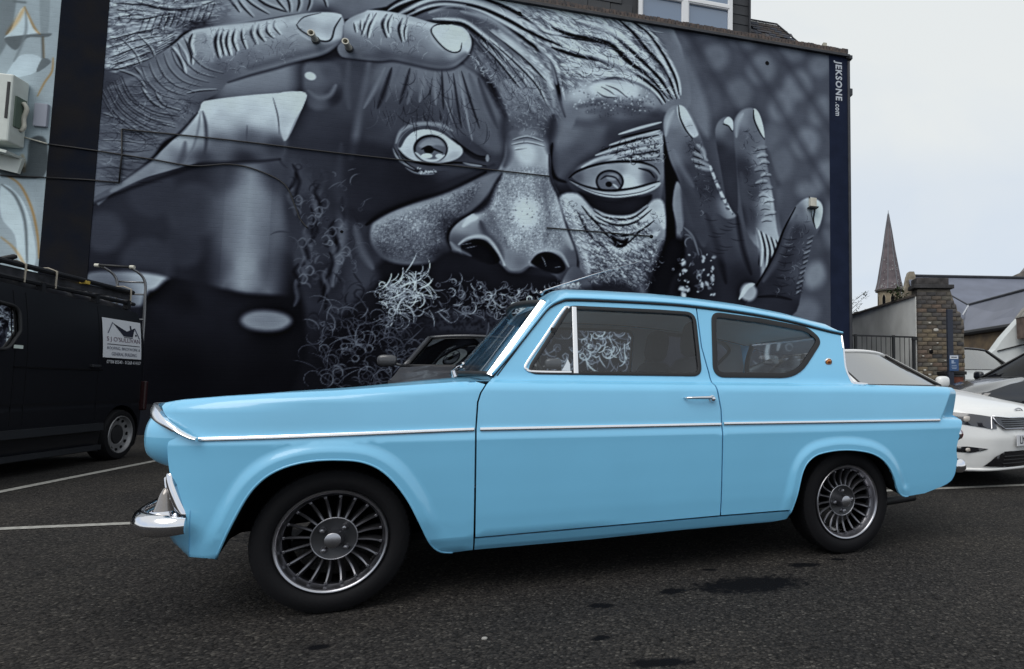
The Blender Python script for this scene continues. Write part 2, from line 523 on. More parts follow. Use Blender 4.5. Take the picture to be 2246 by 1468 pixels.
    def speck(self, poly, n, rad, v, alpha=.8):
        P = np.asarray(poly, float); lo, hi = P.min(0), P.max(0); k = 0; it = 0
        while k < n and it < n * 40:
            it += 1
            p = lo + (hi - lo) * self.r.random(2)
            if not inside(P, p[None])[0]: continue
            q = rad * (.5 + self.r.random()); a = self.r.random() * 6.3
            self.stroke(np.array([p, p + q * np.array([math.cos(a), math.sin(a)])]), q * .6, q * .4, v, alpha, .7, False); k += 1
# mural drawing: outlines, tone points, creases and hairs in wall units
MURAL = [
 ('F',[(-3.124,8.08),(12.666,11.749),(12.192,-1.363),(-2.564,-.539)],[(-.32,3.32,.19),(-.27,2.27,.16),(1.63,4.73,.16),(3.23,4.9,.14),(8.62,6.76,.3),(9.97,5.59,.33),(9.91,2.96,.3),(3.97,1.97,.09),(.87,1.5,.07),(-.22,1.23,.05),(2.06,1.24,.07),(6.91,2.04,.15)],.014,1,3,0),
 ('F',[(7.76,7.02),(7.69,6.92),(7.56,6.86),(7.42,6.87),(7.3,6.92),(7.23,7.02),(7.23,7.14),(7.3,7.24),(7.42,7.29),(7.57,7.29),(7.69,7.24),(7.76,7.13)],[(7.49,7.08,.36)],.221,.9,3.0,1),
 ('F',[(8.36,7.42),(8.29,7.32),(8.16,7.27),(8.02,7.27),(7.9,7.32),(7.83,7.42),(7.83,7.53),(7.9,7.62),(8.03,7.68),(8.17,7.68),(8.29,7.62),(8.36,7.53)],[(8.09,7.47,.39)],.227,.9,3.0,1),
 ('F',[(8.5,6.88),(8.43,6.76),(8.31,6.69),(8.18,6.68),(8.07,6.74),(8.02,6.85),(8.03,6.98),(8.1,7.1),(8.22,7.17),(8.35,7.18),(8.46,7.12),(8.51,7.01)],[(8.26,6.93,.41000000000000003)],.227,.9,3.0,1),
 ('F',[(9.04,7.31),(8.98,7.22),(8.86,7.17),(8.73,7.17),(8.62,7.22),(8.56,7.31),(8.56,7.41),(8.63,7.5),(8.74,7.55),(8.87,7.55),(8.98,7.5),(9.05,7.41)],[(8.8,7.36,.41000000000000003)],.233,.9,3.0,1),
 ('F',[(9.42,6.77),(9.33,6.63),(9.19,6.55),(9.05,6.54),(8.93,6.61),(8.88,6.74),(8.9,6.89),(8.99,7.03),(9.12,7.12),(9.27,7.13),(9.38,7.06),(9.44,6.93)],[(9.16,6.83,.43000000000000005)],.234,.9,3.0,1),
 ('F',[(10.0,7.21),(9.93,7.13),(9.8,7.08),(9.65,7.09),(9.52,7.14),(9.44,7.23),(9.44,7.33),(9.51,7.41),(9.64,7.46),(9.78,7.45),(9.92,7.4),(10.0,7.31)],[(9.72,7.27,.41000000000000003)],.24,.9,3.0,1),
 ('F',[(10.6,7.04),(10.52,6.93),(10.41,6.87),(10.29,6.86),(10.19,6.91),(10.15,7.01),(10.16,7.13),(10.24,7.24),(10.35,7.31),(10.47,7.32),(10.56,7.27),(10.61,7.16)],[(10.38,7.09,.42000000000000004)],.245,.9,3.0,1),
 ('F',[(7.94,6.6),(7.86,6.47),(7.76,6.39),(7.65,6.37),(7.57,6.43),(7.53,6.55),(7.55,6.69),(7.63,6.82),(7.73,6.9),(7.84,6.91),(7.92,6.85),(7.96,6.74)],[(7.74,6.64,.33999999999999997)],.223,.9,3.0,1),
 ('F',[(8.95,6.23),(8.87,6.09),(8.73,6.01),(8.59,6.0),(8.48,6.07),(8.43,6.2),(8.45,6.35),(8.53,6.48),(8.66,6.57),(8.8,6.58),(8.92,6.51),(8.97,6.38)],[(8.7,6.29,.4)],.229,.9,3.0,1),
 ('F',[(10.15,6.56),(10.05,6.42),(9.92,6.33),(9.78,6.32),(9.67,6.39),(9.62,6.52),(9.64,6.67),(9.73,6.81),(9.86,6.9),(10.01,6.92),(10.12,6.85),(10.17,6.72)],[(9.89,6.62,.44999999999999996)],.24,.9,3.0,1),
 ('F',[(8.39,6.0),(8.31,5.85),(8.18,5.75),(8.06,5.74),(7.96,5.81),(7.92,5.94),(7.95,6.1),(8.04,6.25),(8.16,6.35),(8.28,6.36),(8.38,6.3),(8.42,6.16)],[(8.17,6.05,.33999999999999997)],.225,.9,3.0,1),
 ('F',[(9.78,6.12),(9.69,5.97),(9.57,5.88),(9.44,5.86),(9.35,5.93),(9.31,6.06),(9.34,6.22),(9.42,6.37),(9.55,6.47),(9.68,6.48),(9.77,6.41),(9.81,6.28)],[(9.56,6.17,.43999999999999995)],.236,.9,3.0,1),
 ('F',[(10.54,6.13),(10.46,5.99),(10.35,5.9),(10.24,5.88),(10.16,5.94),(10.14,6.06),(10.17,6.22),(10.25,6.36),(10.37,6.46),(10.48,6.48),(10.55,6.41),(10.58,6.29)],[(10.36,6.18,.43000000000000005)],.243,.9,3.0,1),
 ('F',[(9.52,5.48),(9.44,5.35),(9.33,5.26),(9.21,5.25),(9.13,5.32),(9.09,5.43),(9.11,5.58),(9.19,5.71),(9.31,5.79),(9.42,5.8),(9.51,5.74),(9.55,5.62)],[(9.32,5.53,.38)],.233,.9,3.0,1),
 ('F',[(10.31,5.45),(10.22,5.31),(10.09,5.23),(9.94,5.22),(9.83,5.29),(9.78,5.42),(9.81,5.58),(9.9,5.71),(10.03,5.8),(10.17,5.81),(10.29,5.74),(10.34,5.61)],[(10.06,5.51,.45999999999999996)],.239,.9,3.0,1),
 ('F',[(9.8,4.95),(9.7,4.8),(9.56,4.7),(9.41,4.69),(9.3,4.77),(9.25,4.92),(9.28,5.09),(9.38,5.24),(9.52,5.34),(9.67,5.35),(9.78,5.28),(9.83,5.13)],[(9.54,5.02,.39)],.234,.9,3.0,1),
 ('F',[(10.6,4.88),(10.51,4.74),(10.41,4.65),(10.31,4.63),(10.24,4.69),(10.22,4.82),(10.25,4.97),(10.33,5.11),(10.44,5.2),(10.54,5.22),(10.61,5.16),(10.63,5.03)],[(10.42,4.92,.44999999999999996)],.241,.9,3.0,1),
 ('F',[(10.3,4.53),(10.24,4.46),(10.14,4.42),(10.02,4.43),(9.93,4.48),(9.87,4.55),(9.88,4.64),(9.94,4.71),(10.04,4.75),(10.15,4.74),(10.25,4.69),(10.3,4.62)],[(10.09,4.58,.43999999999999995)],.237,.9,3.0,1),
 ('F',[(10.76,4.18),(10.68,4.06),(10.59,3.98),(10.49,3.97),(10.43,4.02),(10.41,4.13),(10.44,4.27),(10.52,4.39),(10.61,4.47),(10.71,4.49),(10.77,4.43),(10.79,4.32)],[(10.6,4.22,.41000000000000003)],.241,.9,3.0,1),
 ('F',[(9.54,4.18),(9.45,4.01),(9.34,3.9),(9.25,3.88),(9.2,3.94),(9.19,4.09),(9.24,4.27),(9.33,4.44),(9.43,4.55),(9.52,4.58),(9.58,4.51),(9.59,4.37)],[(9.39,4.23,.33999999999999997)],.231,.9,3.0,1),
 ('F',[(10.44,2.92),(10.36,2.8),(10.25,2.73),(10.14,2.72),(10.05,2.79),(10.02,2.9),(10.04,3.03),(10.12,3.15),(10.23,3.22),(10.34,3.23),(10.43,3.16),(10.46,3.05)],[(10.24,2.97,.5)],.235,.9,3.0,1),
 ('F',[(10.66,3.64),(10.6,3.54),(10.5,3.48),(10.4,3.47),(10.33,3.53),(10.3,3.62),(10.32,3.73),(10.39,3.84),(10.48,3.9),(10.58,3.9),(10.65,3.85),(10.68,3.75)],[(10.49,3.69,.39)],.238,.9,3.0,1),
 ('F',[(10.32,2.2),(10.24,2.1),(10.12,2.04),(9.99,2.05),(9.89,2.12),(9.83,2.23),(9.85,2.35),(9.93,2.46),(10.05,2.52),(10.18,2.51),(10.29,2.44),(10.34,2.33)],[(10.08,2.28,.39)],.232,.9,3.0,1),
 ('S',[(7.663,7.407),(8.261,6.538),(8.956,5.489),(9.486,4.668)],.0877,.0614,.23,.5,1.2),
 ('S',[(8.534,7.452),(9.332,6.411),(10.055,5.336),(10.7,4.41)],.0909,.0636,.23,.5,1.2),
 ('S',[(7.92,7.359),(7.75,7.594)],.0866,.0606,.23,.5,1.2),
 ('S',[(9.438,7.319),(10.264,6.255),(10.731,5.673)],.0929,.065,.23,.5,1.2),
 ('S',[(10.305,3.852),(10.66,2.817)],.0914,.064,.23,.5,1.2),
 ('F',[(.69,3.39),(.65,3.17),(.53,3.01),(.36,2.95),(.18,2.99),(.05,3.14),(-.0,3.34),(.03,3.55),(.15,3.72),(.32,3.79),(.5,3.74),(.63,3.6)],[(.34,3.37,.245)],.161,.8,3.0,1),
 ('F',[(.13,3.62),(.1,3.43),(-.0,3.29),(-.15,3.23),(-.3,3.27),(-.42,3.4),(-.47,3.58),(-.44,3.76),(-.33,3.91),(-.19,3.97),(-.03,3.93),(.08,3.8)],[(-.17,3.6,.23)],.158,.8,3.0,1),
 ('F',[(-.46,2.98),(-.49,2.83),(-.57,2.72),(-.69,2.68),(-.81,2.71),(-.9,2.81),(-.94,2.96),(-.91,3.1),(-.83,3.22),(-.72,3.26),(-.6,3.23),(-.5,3.13)],[(-.7,2.97,.25)],.153,.8,3.0,1),
 ('F',[(.15,2.55),(.12,2.35),(.0,2.2),(-.16,2.14),(-.32,2.19),(-.44,2.33),(-.49,2.52),(-.46,2.72),(-.35,2.87),(-.19,2.93),(-.03,2.89),(.1,2.75)],[(-.17,2.54,.235)],.156,.8,3.0,1),
 ('F',[(1.32,3.43),(1.29,3.25),(1.18,3.12),(1.04,3.07),(.89,3.1),(.78,3.22),(.74,3.39),(.77,3.57),(.87,3.7),(1.01,3.76),(1.16,3.72),(1.27,3.6)],[(1.02,3.41,.19)],.166,.8,3.0,1),
 ('F',[(1.93,3.19),(1.9,3.01),(1.79,2.88),(1.64,2.82),(1.49,2.86),(1.38,2.98),(1.33,3.15),(1.36,3.33),(1.47,3.46),(1.62,3.52),(1.77,3.48),(1.89,3.36)],[(1.63,3.17,.2)],.169,.8,3.0,1),
 ('F',[(.5,2.83),(.48,2.68),(.39,2.57),(.26,2.52),(.14,2.56),(.04,2.66),(.0,2.81),(.03,2.96),(.12,3.08),(.24,3.12),(.37,3.09),(.46,2.98)],[(.25,2.82,.22)],.159,.8,3.0,1),
 ('F',[(.52,5.81),(1.53,5.95),(1.51,2.33),(1.19,2.15),(.84,2.21),(.67,2.3)],[(1.01,4.67,.42),(1.05,3.62,.46),(1.03,2.59,.54),(.68,3.94,.26),(1.36,3.99,.26),(.77,2.58,.3),(1.35,2.6,.32),(1.06,5.53,.48)],.382,.95,3.0,1),
 ('S',[(1.032,3.968),(1.024,3.135),(1.01,2.313)],.165,.1269,.6,.6,1.4),
 ('F',[(-.88,2.35),(-.49,2.42),(-.06,2.4),(.12,2.32),(-.02,2.21),(-.2,1.94),(-.86,1.99)],[(-.8,2.25,.4),(-.11,2.33,.58),(-.57,2.0,.33)],.083,1.0,3.0,1),
 ('F',[(-.16,-.05),(-.2,1.88),(-.02,2.21),(.13,2.36),(.5,2.3),(1.07,2.18),(1.66,2.16),(2.16,1.93),(2.29,-.13)],[(.29,2.02,.075),(.97,1.77,.1),(1.45,1.51,.05),(.34,.91,.035),(1.47,.9,.04),(.56,2.16,.12)],.099,1.0,3.0,1),
 ('F',[(1.67,1.79),(1.62,1.71),(1.51,1.65),(1.35,1.63),(1.18,1.65),(1.07,1.7),(1.02,1.78),(1.06,1.86),(1.17,1.92),(1.33,1.94),(1.5,1.92),(1.62,1.87)],[(1.34,1.78,.44)],.114,1.0,3.0,1),
 ('S',[(-.092,1.948),(.41,1.761),(.966,1.973)],.1463,.061,.115,.6,1),
 ('F',[(1.56,5.16),(1.91,5.85),(2.67,6.03),(3.89,6.12),(4.69,5.05),(4.56,4.11),(3.67,3.29),(2.76,2.66),(2.32,.82),(2.01,.83),(1.78,2.34),(1.48,3.86)],[(1.92,5.49,.26),(2.33,4.58,.2),(1.97,3.83,.22),(3.12,3.92,.16),(3.62,5.55,.34),(4.18,5.46,.38),(2.69,5.21,.28),(2.13,2.92,.22),(2.65,2.37,.2),(2.3,1.24,.09),(4.41,4.79,.24)],.137,1.0,3.0,1),
 ('F',[(1.63,5.74),(1.84,5.85),(2.13,5.81),(2.18,5.3),(1.93,5.09),(1.71,5.17)],[(1.79,5.62,.42),(2.0,5.72,.3),(2.11,5.29,.16),(1.86,5.23,.36)],.095,.9,3.0,1),
 ('F',[(1.812,5.589),(1.796,5.562),(1.765,5.547),(1.727,5.548),(1.693,5.564),(1.671,5.591),(1.668,5.622),(1.684,5.648),(1.715,5.663),(1.752,5.663),(1.787,5.647),(1.808,5.62)],[(1.74,5.61,.78)],.04,1,3.0,1),
 ('S',[(1.723,5.37),(1.863,5.278),(2.017,5.34),(2.094,5.511)],.0405,.0203,.4,.8,.8),
 ('S',[(2.26,5.902),(2.246,5.53),(2.295,5.167)],.0481,.0275,.3,.8,.8),
 ('S',[(2.543,5.94),(2.495,5.338),(2.421,4.813),(2.364,4.369)],.062,.0344,.36,.8,.9),
 ('S',[(1.683,4.221),(1.603,3.873),(1.676,3.525)],.0526,.0197,.34,.8,.8),
 ('S',[(1.898,4.218),(1.796,3.959),(1.913,3.755)],.0531,.0199,.3,.8,.8),
 ('S',[(1.754,3.037),(1.702,2.789),(1.743,2.477)],.0521,.0195,.3,.8,.8),
 ('F',[(1.47,4.29),(1.96,4.33),(2.41,3.94),(2.57,2.94),(2.83,2.52),(2.66,1.94),(2.03,2.0),(1.72,2.34),(1.56,3.17)],[(1.72,4.02,.26),(1.92,3.47,.2),(1.7,2.89,.24),(2.22,3.92,.24),(2.38,2.93,.22),(2.14,2.49,.14),(2.58,2.51,.24)],.199,.8,3.0,1),
 ('K',[(1.5,4.25),(1.96,4.26),(2.03,2.21),(1.72,2.34),(1.53,3.3)],60,.236,.3,.0197,1.5,.6,1.6,.65),
 ('K',[(1.9,4.18),(2.48,3.51),(2.46,2.22),(2.03,2.21)],45,.227,.22,.0187,1.5,.6,1.5,.6),
 ('S',[(2.212,4.573),(2.207,3.921),(2.287,3.352),(2.265,2.851),(2.194,2.353)],.067,.0268,.38,.75,.9),
 ('S',[(2.184,4.063),(2.226,3.706)],.0807,.0538,.42,.6,.9),
 ('S',[(2.46,3.29),(2.565,2.937),(2.733,2.658)],.0608,.027,.33,.8,.9),
 ('K',[(1.96,2.35),(2.83,2.52),(2.88,.82),(2.01,.83)],40,.304,.16,.0198,1.2,.8,2,.6),
 ('S',[(1.568,4.189),(1.627,4.067),(1.602,3.908),(1.534,3.776)],.0328,.0131,.06,.55,.8),
 ('S',[(1.869,3.78),(1.874,3.652),(1.904,3.498),(1.865,3.368)],.0331,.0132,.34,.55,.8),
 ('S',[(2.174,3.366),(2.122,3.235),(2.208,3.083),(2.2,2.954)],.0333,.0133,.06,.55,.8),
 ('S',[(1.74,2.91),(1.799,2.787),(1.774,2.632),(1.797,2.507)],.0326,.013,.34,.55,.8),
 ('S',[(2.041,2.496),(2.045,2.369),(2.075,2.216),(2.006,2.089)],.0328,.0131,.06,.55,.8),
 ('S',[(2.286,3.999),(2.234,3.865),(2.32,3.713),(2.28,3.581)],.0337,.0135,.34,.55,.8),
 ('S',[(1.847,3.53),(1.907,3.406),(1.881,3.248),(1.873,3.121)],.033,.0132,.06,.55,.8),
 ('S',[(2.151,3.115),(2.155,2.988),(2.185,2.833),(2.208,2.707)],.0332,.0133,.34,.55,.8),
 ('S',[(1.719,2.664),(1.669,2.537),(1.752,2.387),(1.684,2.26)],.0324,.013,.06,.55,.8),
 ('S',[(1.956,4.159),(2.016,4.035),(1.99,3.875),(1.951,3.743)],.0333,.0133,.34,.55,.8),
 ('S',[(2.263,3.745),(2.267,3.616),(2.297,3.46),(2.288,3.33)],.0336,.0134,.06,.55,.8),
 ('S',[(1.825,3.28),(1.775,3.15),(1.859,3.0),(1.882,2.875)],.0328,.0131,.34,.55,.8),
 ('S',[(2.128,2.866),(2.188,2.741),(2.162,2.585),(2.092,2.455)],.0331,.0132,.06,.55,.8),
 ('S',[(1.697,2.42),(1.701,2.295),(1.731,2.144),(1.693,2.018)],.0323,.0129,.34,.55,.8),
 ('S',[(1.933,3.906),(1.882,3.774),(1.967,3.623),(1.959,3.494)],.0332,.0133,.06,.55,.8),
 ('S',[(2.239,3.492),(2.3,3.367),(2.273,3.208),(2.296,3.081)],.0335,.0134,.34,.55,.8),
 ('S',[(1.803,3.033),(1.807,2.906),(1.837,2.753),(1.768,2.625)],.0327,.0131,.06,.55,.8),
 ('S',[(2.105,2.618),(2.054,2.489),(2.139,2.338),(2.1,2.21)],.0329,.0132,.34,.55,.8),
 ('S',[(1.609,4.065),(1.668,3.942),(1.643,3.784),(1.635,3.656)],.0328,.0131,.06,.55,.8),
 ('S',[(1.911,3.655),(1.915,3.527),(1.945,3.373),(1.967,3.247)],.0331,.0132,.34,.55,.8),
 ('S',[(2.216,3.24),(2.164,3.109),(2.25,2.957),(2.179,2.826)],.0333,.0133,.06,.55,.8),
 ('S',[(1.781,2.786),(1.84,2.663),(1.815,2.508),(1.777,2.381)],.0326,.013,.34,.55,.8),
 ('S',[(2.082,2.371),(2.086,2.245),(2.116,2.092),(2.108,1.966)],.0328,.0131,.06,.55,.8),
 ('S',[(1.587,3.815),(1.537,3.684),(1.621,3.535),(1.644,3.41)],.0327,.0131,.34,.55,.8),
 ('S',[(1.888,3.405),(1.948,3.281),(1.922,3.124),(1.853,2.993)],.033,.0132,.06,.55,.8),
 ('S',[(2.192,2.99),(2.196,2.862),(2.226,2.708),(2.187,2.579)],.0332,.0133,.34,.55,.8),
 ('S',[(1.611,3.661),(1.67,3.715),(1.721,3.655),(1.687,3.575),(1.626,3.585)],.0157,.0079,.42,.6,.6),
 ('S',[(1.81,3.371),(1.869,3.425),(1.92,3.364),(1.886,3.284),(1.825,3.294)],.0158,.0079,.42,.6,.6),
 ('S',[(2.01,3.079),(2.07,3.132),(2.121,3.071),(2.087,2.991),(2.025,3.002)],.0159,.0079,.42,.6,.6),
 ('S',[(2.211,2.785),(2.272,2.837),(2.324,2.776),(2.289,2.696),(2.226,2.708)],.016,.008,.42,.6,.6),
 ('S',[(1.738,2.463),(1.796,2.514),(1.847,2.453),(1.813,2.375),(1.752,2.387)],.0156,.0078,.42,.6,.6),
 ('S',[(1.891,3.504),(1.951,3.558),(2.002,3.497),(1.968,3.417),(1.906,3.427)],.0159,.0079,.42,.6,.6),
 ('S',[(2.092,3.211),(2.153,3.265),(2.204,3.204),(2.17,3.123),(2.107,3.134)],.016,.008,.42,.6,.6),
 ('S',[(2.295,2.917),(2.356,2.97),(2.408,2.908),(2.373,2.828),(2.31,2.839)],.0161,.008,.42,.6,.6),
 ('S',[(1.818,2.592),(1.877,2.643),(1.928,2.582),(1.894,2.504),(1.833,2.515)],.0157,.0078,.42,.6,.6),
 ('S',[(1.973,3.638),(2.033,3.692),(2.085,3.631),(2.05,3.551),(1.988,3.56)],.016,.008,.42,.6,.6),
 ('S',[(2.175,3.345),(2.236,3.398),(2.288,3.337),(2.253,3.257),(2.19,3.267)],.0161,.008,.42,.6,.6),
 ('S',[(1.7,3.013),(1.759,3.065),(1.81,3.005),(1.776,2.926),(1.715,2.937)],.0157,.0078,.42,.6,.6),
 ('F',[(2.918,6.676),(3.379,7.213),(3.862,7.452),(5.325,7.702),(7.242,7.513),(7.744,6.47),(7.741,5.872),(7.238,5.772),(6.667,6.163),(5.955,6.073),(5.654,5.148),(4.91,4.914),(4.462,5.805),(3.886,6.199),(4.09,6.62),(3.595,6.819)],[(3.18,6.95,.34),(3.59,7.17,.4),(4.23,6.96,.38),(4.09,6.86,.3),(4.96,6.99,.52),(5.71,7.19,.64),(6.34,7.04,.6),(7.07,7.06,.5),(7.41,6.43,.42),(5.72,6.37,.58),(6.51,6.39,.55),(4.6,6.38,.4),(4.97,6.11,.55),(5.27,6.07,.48),(4.83,5.61,.42),(5.12,5.41,.4),(5.5,5.61,.38),(4.32,5.94,.3)],.062,1.0,3.0,1),
 ('F',[(6.91,7.46),(7.33,7.35),(7.83,6.65),(8.13,5.92),(8.12,5.4),(7.74,5.79),(7.49,6.44)],[(7.16,7.24,.42),(7.66,6.46,.42),(7.99,5.65,.46)],.187,.85,3.0,1),
 ('W',[(2.814,6.812),(2.971,6.952),(3.265,7.124),(3.586,7.247),(4.077,7.329),(4.365,7.281),(4.732,7.164),(5.061,6.981),(5.296,6.871),(6.107,6.859)],.0339,.09,.74,.95,1),
 ('W',[(2.917,6.714),(3.061,6.844),(3.376,7.064),(3.699,7.156),(4.145,7.142),(4.595,7.014),(4.943,6.867),(5.419,6.71),(6.108,6.52)],.0376,.09,.74,.95,1),
 ('W',[(2.984,6.701),(3.17,6.838),(3.439,7.005),(3.812,7.088),(4.146,7.039),(4.371,6.955),(4.834,6.746),(5.187,6.499),(5.355,6.32),(5.425,6.127),(5.527,5.728)],.0377,.09,.74,.95,1),
 ('W',[(3.458,6.774),(3.699,6.812),(3.924,6.807),(4.153,6.668),(4.378,6.504),(4.606,6.29),(4.844,6.02),(4.956,5.867)],.0337,.09,.74,.95,1),
 ('W',[(5.332,6.999),(5.623,6.92),(6.059,6.902),(6.36,6.846),(6.682,6.574),(7.066,6.34),(7.38,6.008)],.0488,.09,.74,.95,1),
 ('W',[(5.336,6.641),(5.696,6.57),(6.132,6.548),(6.538,6.446),(6.91,6.319),(7.173,6.143),(7.33,5.943)],.0488,.09,.74,.95,1),
 ('W',[(5.451,7.328),(5.815,7.155),(6.304,7.072),(6.609,6.882),(6.91,6.63),(7.223,6.36),(7.455,6.017)],.041,.09,.74,.95,1),
 ('W',[(6.406,7.373),(6.706,7.158),(7.017,6.831),(7.331,6.527),(7.539,6.027)],.0334,.09,.74,.95,1),
 ('W',[(6.705,7.344),(7.017,7.154),(7.332,6.74),(7.515,6.398),(7.573,6.107)],.0294,.09,.74,.95,1),
 ('W',[(6.032,6.132),(6.228,6.206),(6.506,6.259),(6.861,6.204),(7.123,6.078),(7.272,5.885)],.0328,.09,.74,.95,1),
 ('W',[(4.582,7.373),(5.103,7.297),(5.791,7.242),(6.343,7.203)],.0158,.2,.68,.7,1),
 ('W',[(4.302,6.77),(4.594,6.575),(4.966,6.267)],.0152,.2,.68,.7,1),
 ('W',[(4.52,6.643),(4.89,6.417),(5.191,6.177)],.0154,.2,.68,.7,1),
 ('W',[(3.947,6.716),(4.236,6.405),(4.53,6.05)],.0187,.2,.68,.7,1),
 ('W',[(5.563,6.796),(6.029,6.724),(6.425,6.63)],.0161,.2,.68,.7,1),
 ('W',[(5.491,6.338),(5.953,6.335),(6.347,6.288)],.016,.2,.68,.7,1),
 ('W',[(5.53,6.222),(5.876,6.21)],.0158,.2,.68,.7,1),
 ('W',[(5.407,7.182),(5.793,6.995),(6.185,6.971)],.016,.2,.68,.7,1),
 ('W',[(4.308,6.415),(4.529,6.09),(4.751,5.841)],.0151,.2,.68,.7,1),
 ('S',[(3.214,6.953),(3.588,7.154),(4.079,7.234),(4.549,7.135),(4.957,6.941),(5.41,6.798),(6.029,6.757)],.0534,.0213,.62,.7,.9),
 ('S',[(3.386,6.918),(3.763,7.104),(4.189,7.03),(4.553,6.864),(4.962,6.587),(5.301,6.393)],.0453,.0181,.56,.7,.9),
 ('S',[(4.292,7.325),(4.73,7.317),(5.255,7.158),(5.793,6.995),(6.264,6.957),(6.666,6.748),(7.074,6.467)],.0638,.0255,.8,.7,.9),
 ('S',[(4.802,7.45),(5.558,7.411),(6.105,7.25),(6.504,7.06),(6.869,6.777),(7.24,6.447)],.0649,.026,.78,.7,.9),
 ('S',[(5.41,6.855),(5.795,6.723),(6.266,6.691),(6.666,6.497),(7.074,6.256)],.0648,.0259,.8,.7,.9),
 ('S',[(5.451,6.495),(5.875,6.431),(6.426,6.381),(6.91,6.261),(7.239,6.024)],.073,.0292,.76,.7,.9),
 ('S',[(6.342,7.455),(6.665,7.295),(7.033,7.012),(7.365,6.591)],.0416,.0166,.66,.7,.9),
 ('S',[(5.568,6.227),(5.876,6.21),(6.267,6.294)],.0638,.0255,.72,.7,.9),
 ('S',[(4.482,6.797),(4.815,6.486),(5.114,6.287),(5.38,6.0)],.0693,.0277,.62,.7,.9),
 ('S',[(2.814,6.812),(2.971,6.952),(3.265,7.124),(3.586,7.247),(4.077,7.329),(4.365,7.281),(4.732,7.164),(5.061,6.981),(5.296,6.871),(6.107,6.859)],.0226,.0068,.08,.9,.6),
 ('S',[(2.917,6.714),(3.061,6.844),(3.376,7.064),(3.699,7.156),(4.145,7.142),(4.595,7.014),(4.943,6.867),(5.419,6.71),(6.108,6.52)],.0263,.0079,.08,.9,.6),
 ('S',[(5.332,6.999),(5.623,6.92),(6.059,6.902),(6.36,6.846),(6.682,6.574),(7.066,6.34),(7.38,6.008)],.0366,.011,.08,.9,.6),
 ('S',[(5.336,6.641),(5.696,6.57),(6.132,6.548),(6.538,6.446),(6.91,6.319),(7.173,6.143),(7.33,5.943)],.0366,.011,.08,.9,.6),
 ('S',[(5.451,7.328),(5.815,7.155),(6.304,7.072),(6.609,6.882),(6.91,6.63),(7.223,6.36),(7.455,6.017)],.0328,.0098,.08,.9,.6),
 ('C',[(4.81,7.13),(5.33,7.46),(7.07,7.32),(7.49,6.01),(6.75,6.34),(5.65,5.95),(4.97,6.03)],.16,.035,.42,4.0,-.55),
 ('W',[(5.446,7.065),(5.584,7.045),(5.738,7.044)],.0095,.22,.7,.55,1),
 ('W',[(5.733,6.673),(5.873,6.652),(6.029,6.65)],.0096,.22,.7,.55,1),
 ('W',[(6.024,6.278),(6.165,6.256),(6.323,6.252)],.0097,.22,.7,.55,1),
 ('W',[(6.312,6.873),(6.456,6.852),(6.617,6.85)],.0098,.22,.7,.55,1),
 ('W',[(6.61,6.472),(6.755,6.45),(6.918,6.446)],.0099,.22,.7,.55,1),
 ('W',[(6.91,7.078),(7.058,7.058),(7.224,7.057)],.0101,.22,.7,.55,1),
 ('W',[(5.62,6.453),(5.758,6.431),(5.913,6.428)],.0095,.22,.7,.55,1),
 ('W',[(5.902,7.044),(6.043,7.024),(6.201,7.023)],.0097,.22,.7,.55,1),
 ('W',[(6.194,6.648),(6.337,6.627),(6.497,6.624)],.0098,.22,.7,.55,1),
 ('W',[(6.49,6.248),(6.635,6.225),(6.796,6.221)],.0098,.22,.7,.55,1),
 ('W',[(6.787,6.849),(6.935,6.828),(7.099,6.826)],.01,.22,.7,.55,1),
 ('W',[(5.507,6.235),(5.645,6.212),(5.799,6.208)],.0095,.22,.7,.55,1),
 ('W',[(5.786,6.821),(5.927,6.8),(6.083,6.798)],.0096,.22,.7,.55,1),
 ('W',[(6.078,6.425),(6.219,6.403),(6.378,6.4)],.0097,.22,.7,.55,1),
 ('W',[(6.368,7.023),(6.512,7.002),(6.674,7.001)],.0099,.22,.7,.55,1),
 ('W',[(6.666,6.622),(6.812,6.6),(6.976,6.597)],.0099,.22,.7,.55,1),
 ('W',[(6.968,7.231),(7.116,7.211),(7.283,7.211)],.0101,.22,.7,.55,1),
 ('W',[(5.672,6.599),(5.811,6.578),(5.967,6.575)],.0096,.22,.7,.55,1),
 ('W',[(5.962,6.205),(6.102,6.182),(6.26,6.177)],.0096,.22,.7,.55,1),
 ('W',[(6.249,6.797),(6.393,6.776),(6.553,6.774)],.0098,.22,.7,.55,1),
 ('W',[(6.546,6.397),(6.691,6.374),(6.853,6.371)],.0099,.22,.7,.55,1),
 ('W',[(6.844,7.001),(6.992,6.98),(7.157,6.979)],.01,.22,.7,.55,1),
 ('W',[(5.559,6.38),(5.697,6.358),(5.852,6.354)],.0095,.22,.7,.55,1),
 ('W',[(5.84,6.969),(5.98,6.948),(6.138,6.947)],.0097,.22,.7,.55,1),
 ('W',[(6.132,6.573),(6.274,6.551),(6.433,6.548)],.0097,.22,.7,.55,1),
 ('W',[(6.423,7.174),(6.568,7.154),(6.73,7.153)],.0099,.22,.7,.55,1),
 ('S',[(5.453,6.333),(5.606,6.329),(5.79,6.346)],.0103,.0047,.22,.6,.5),
 ('S',[(5.522,6.285),(5.675,6.281),(5.86,6.298)],.0103,.0047,.22,.6,.5),
 ('S',[(5.591,6.238),(5.745,6.233),(5.93,6.25)],.0103,.0048,.22,.6,.5),
 ('S',[(5.66,6.19),(5.814,6.185),(6.001,6.201)],.0103,.0048,.22,.6,.5),
 ('S',[(5.728,6.37),(5.883,6.366),(6.07,6.383)],.0104,.0048,.22,.6,.5),
 ('S',[(5.798,6.322),(5.953,6.318),(6.141,6.335)],.0104,.0048,.22,.6,.5),
 ('S',[(5.868,6.274),(6.024,6.27),(6.212,6.287)],.0104,.0048,.22,.6,.5),
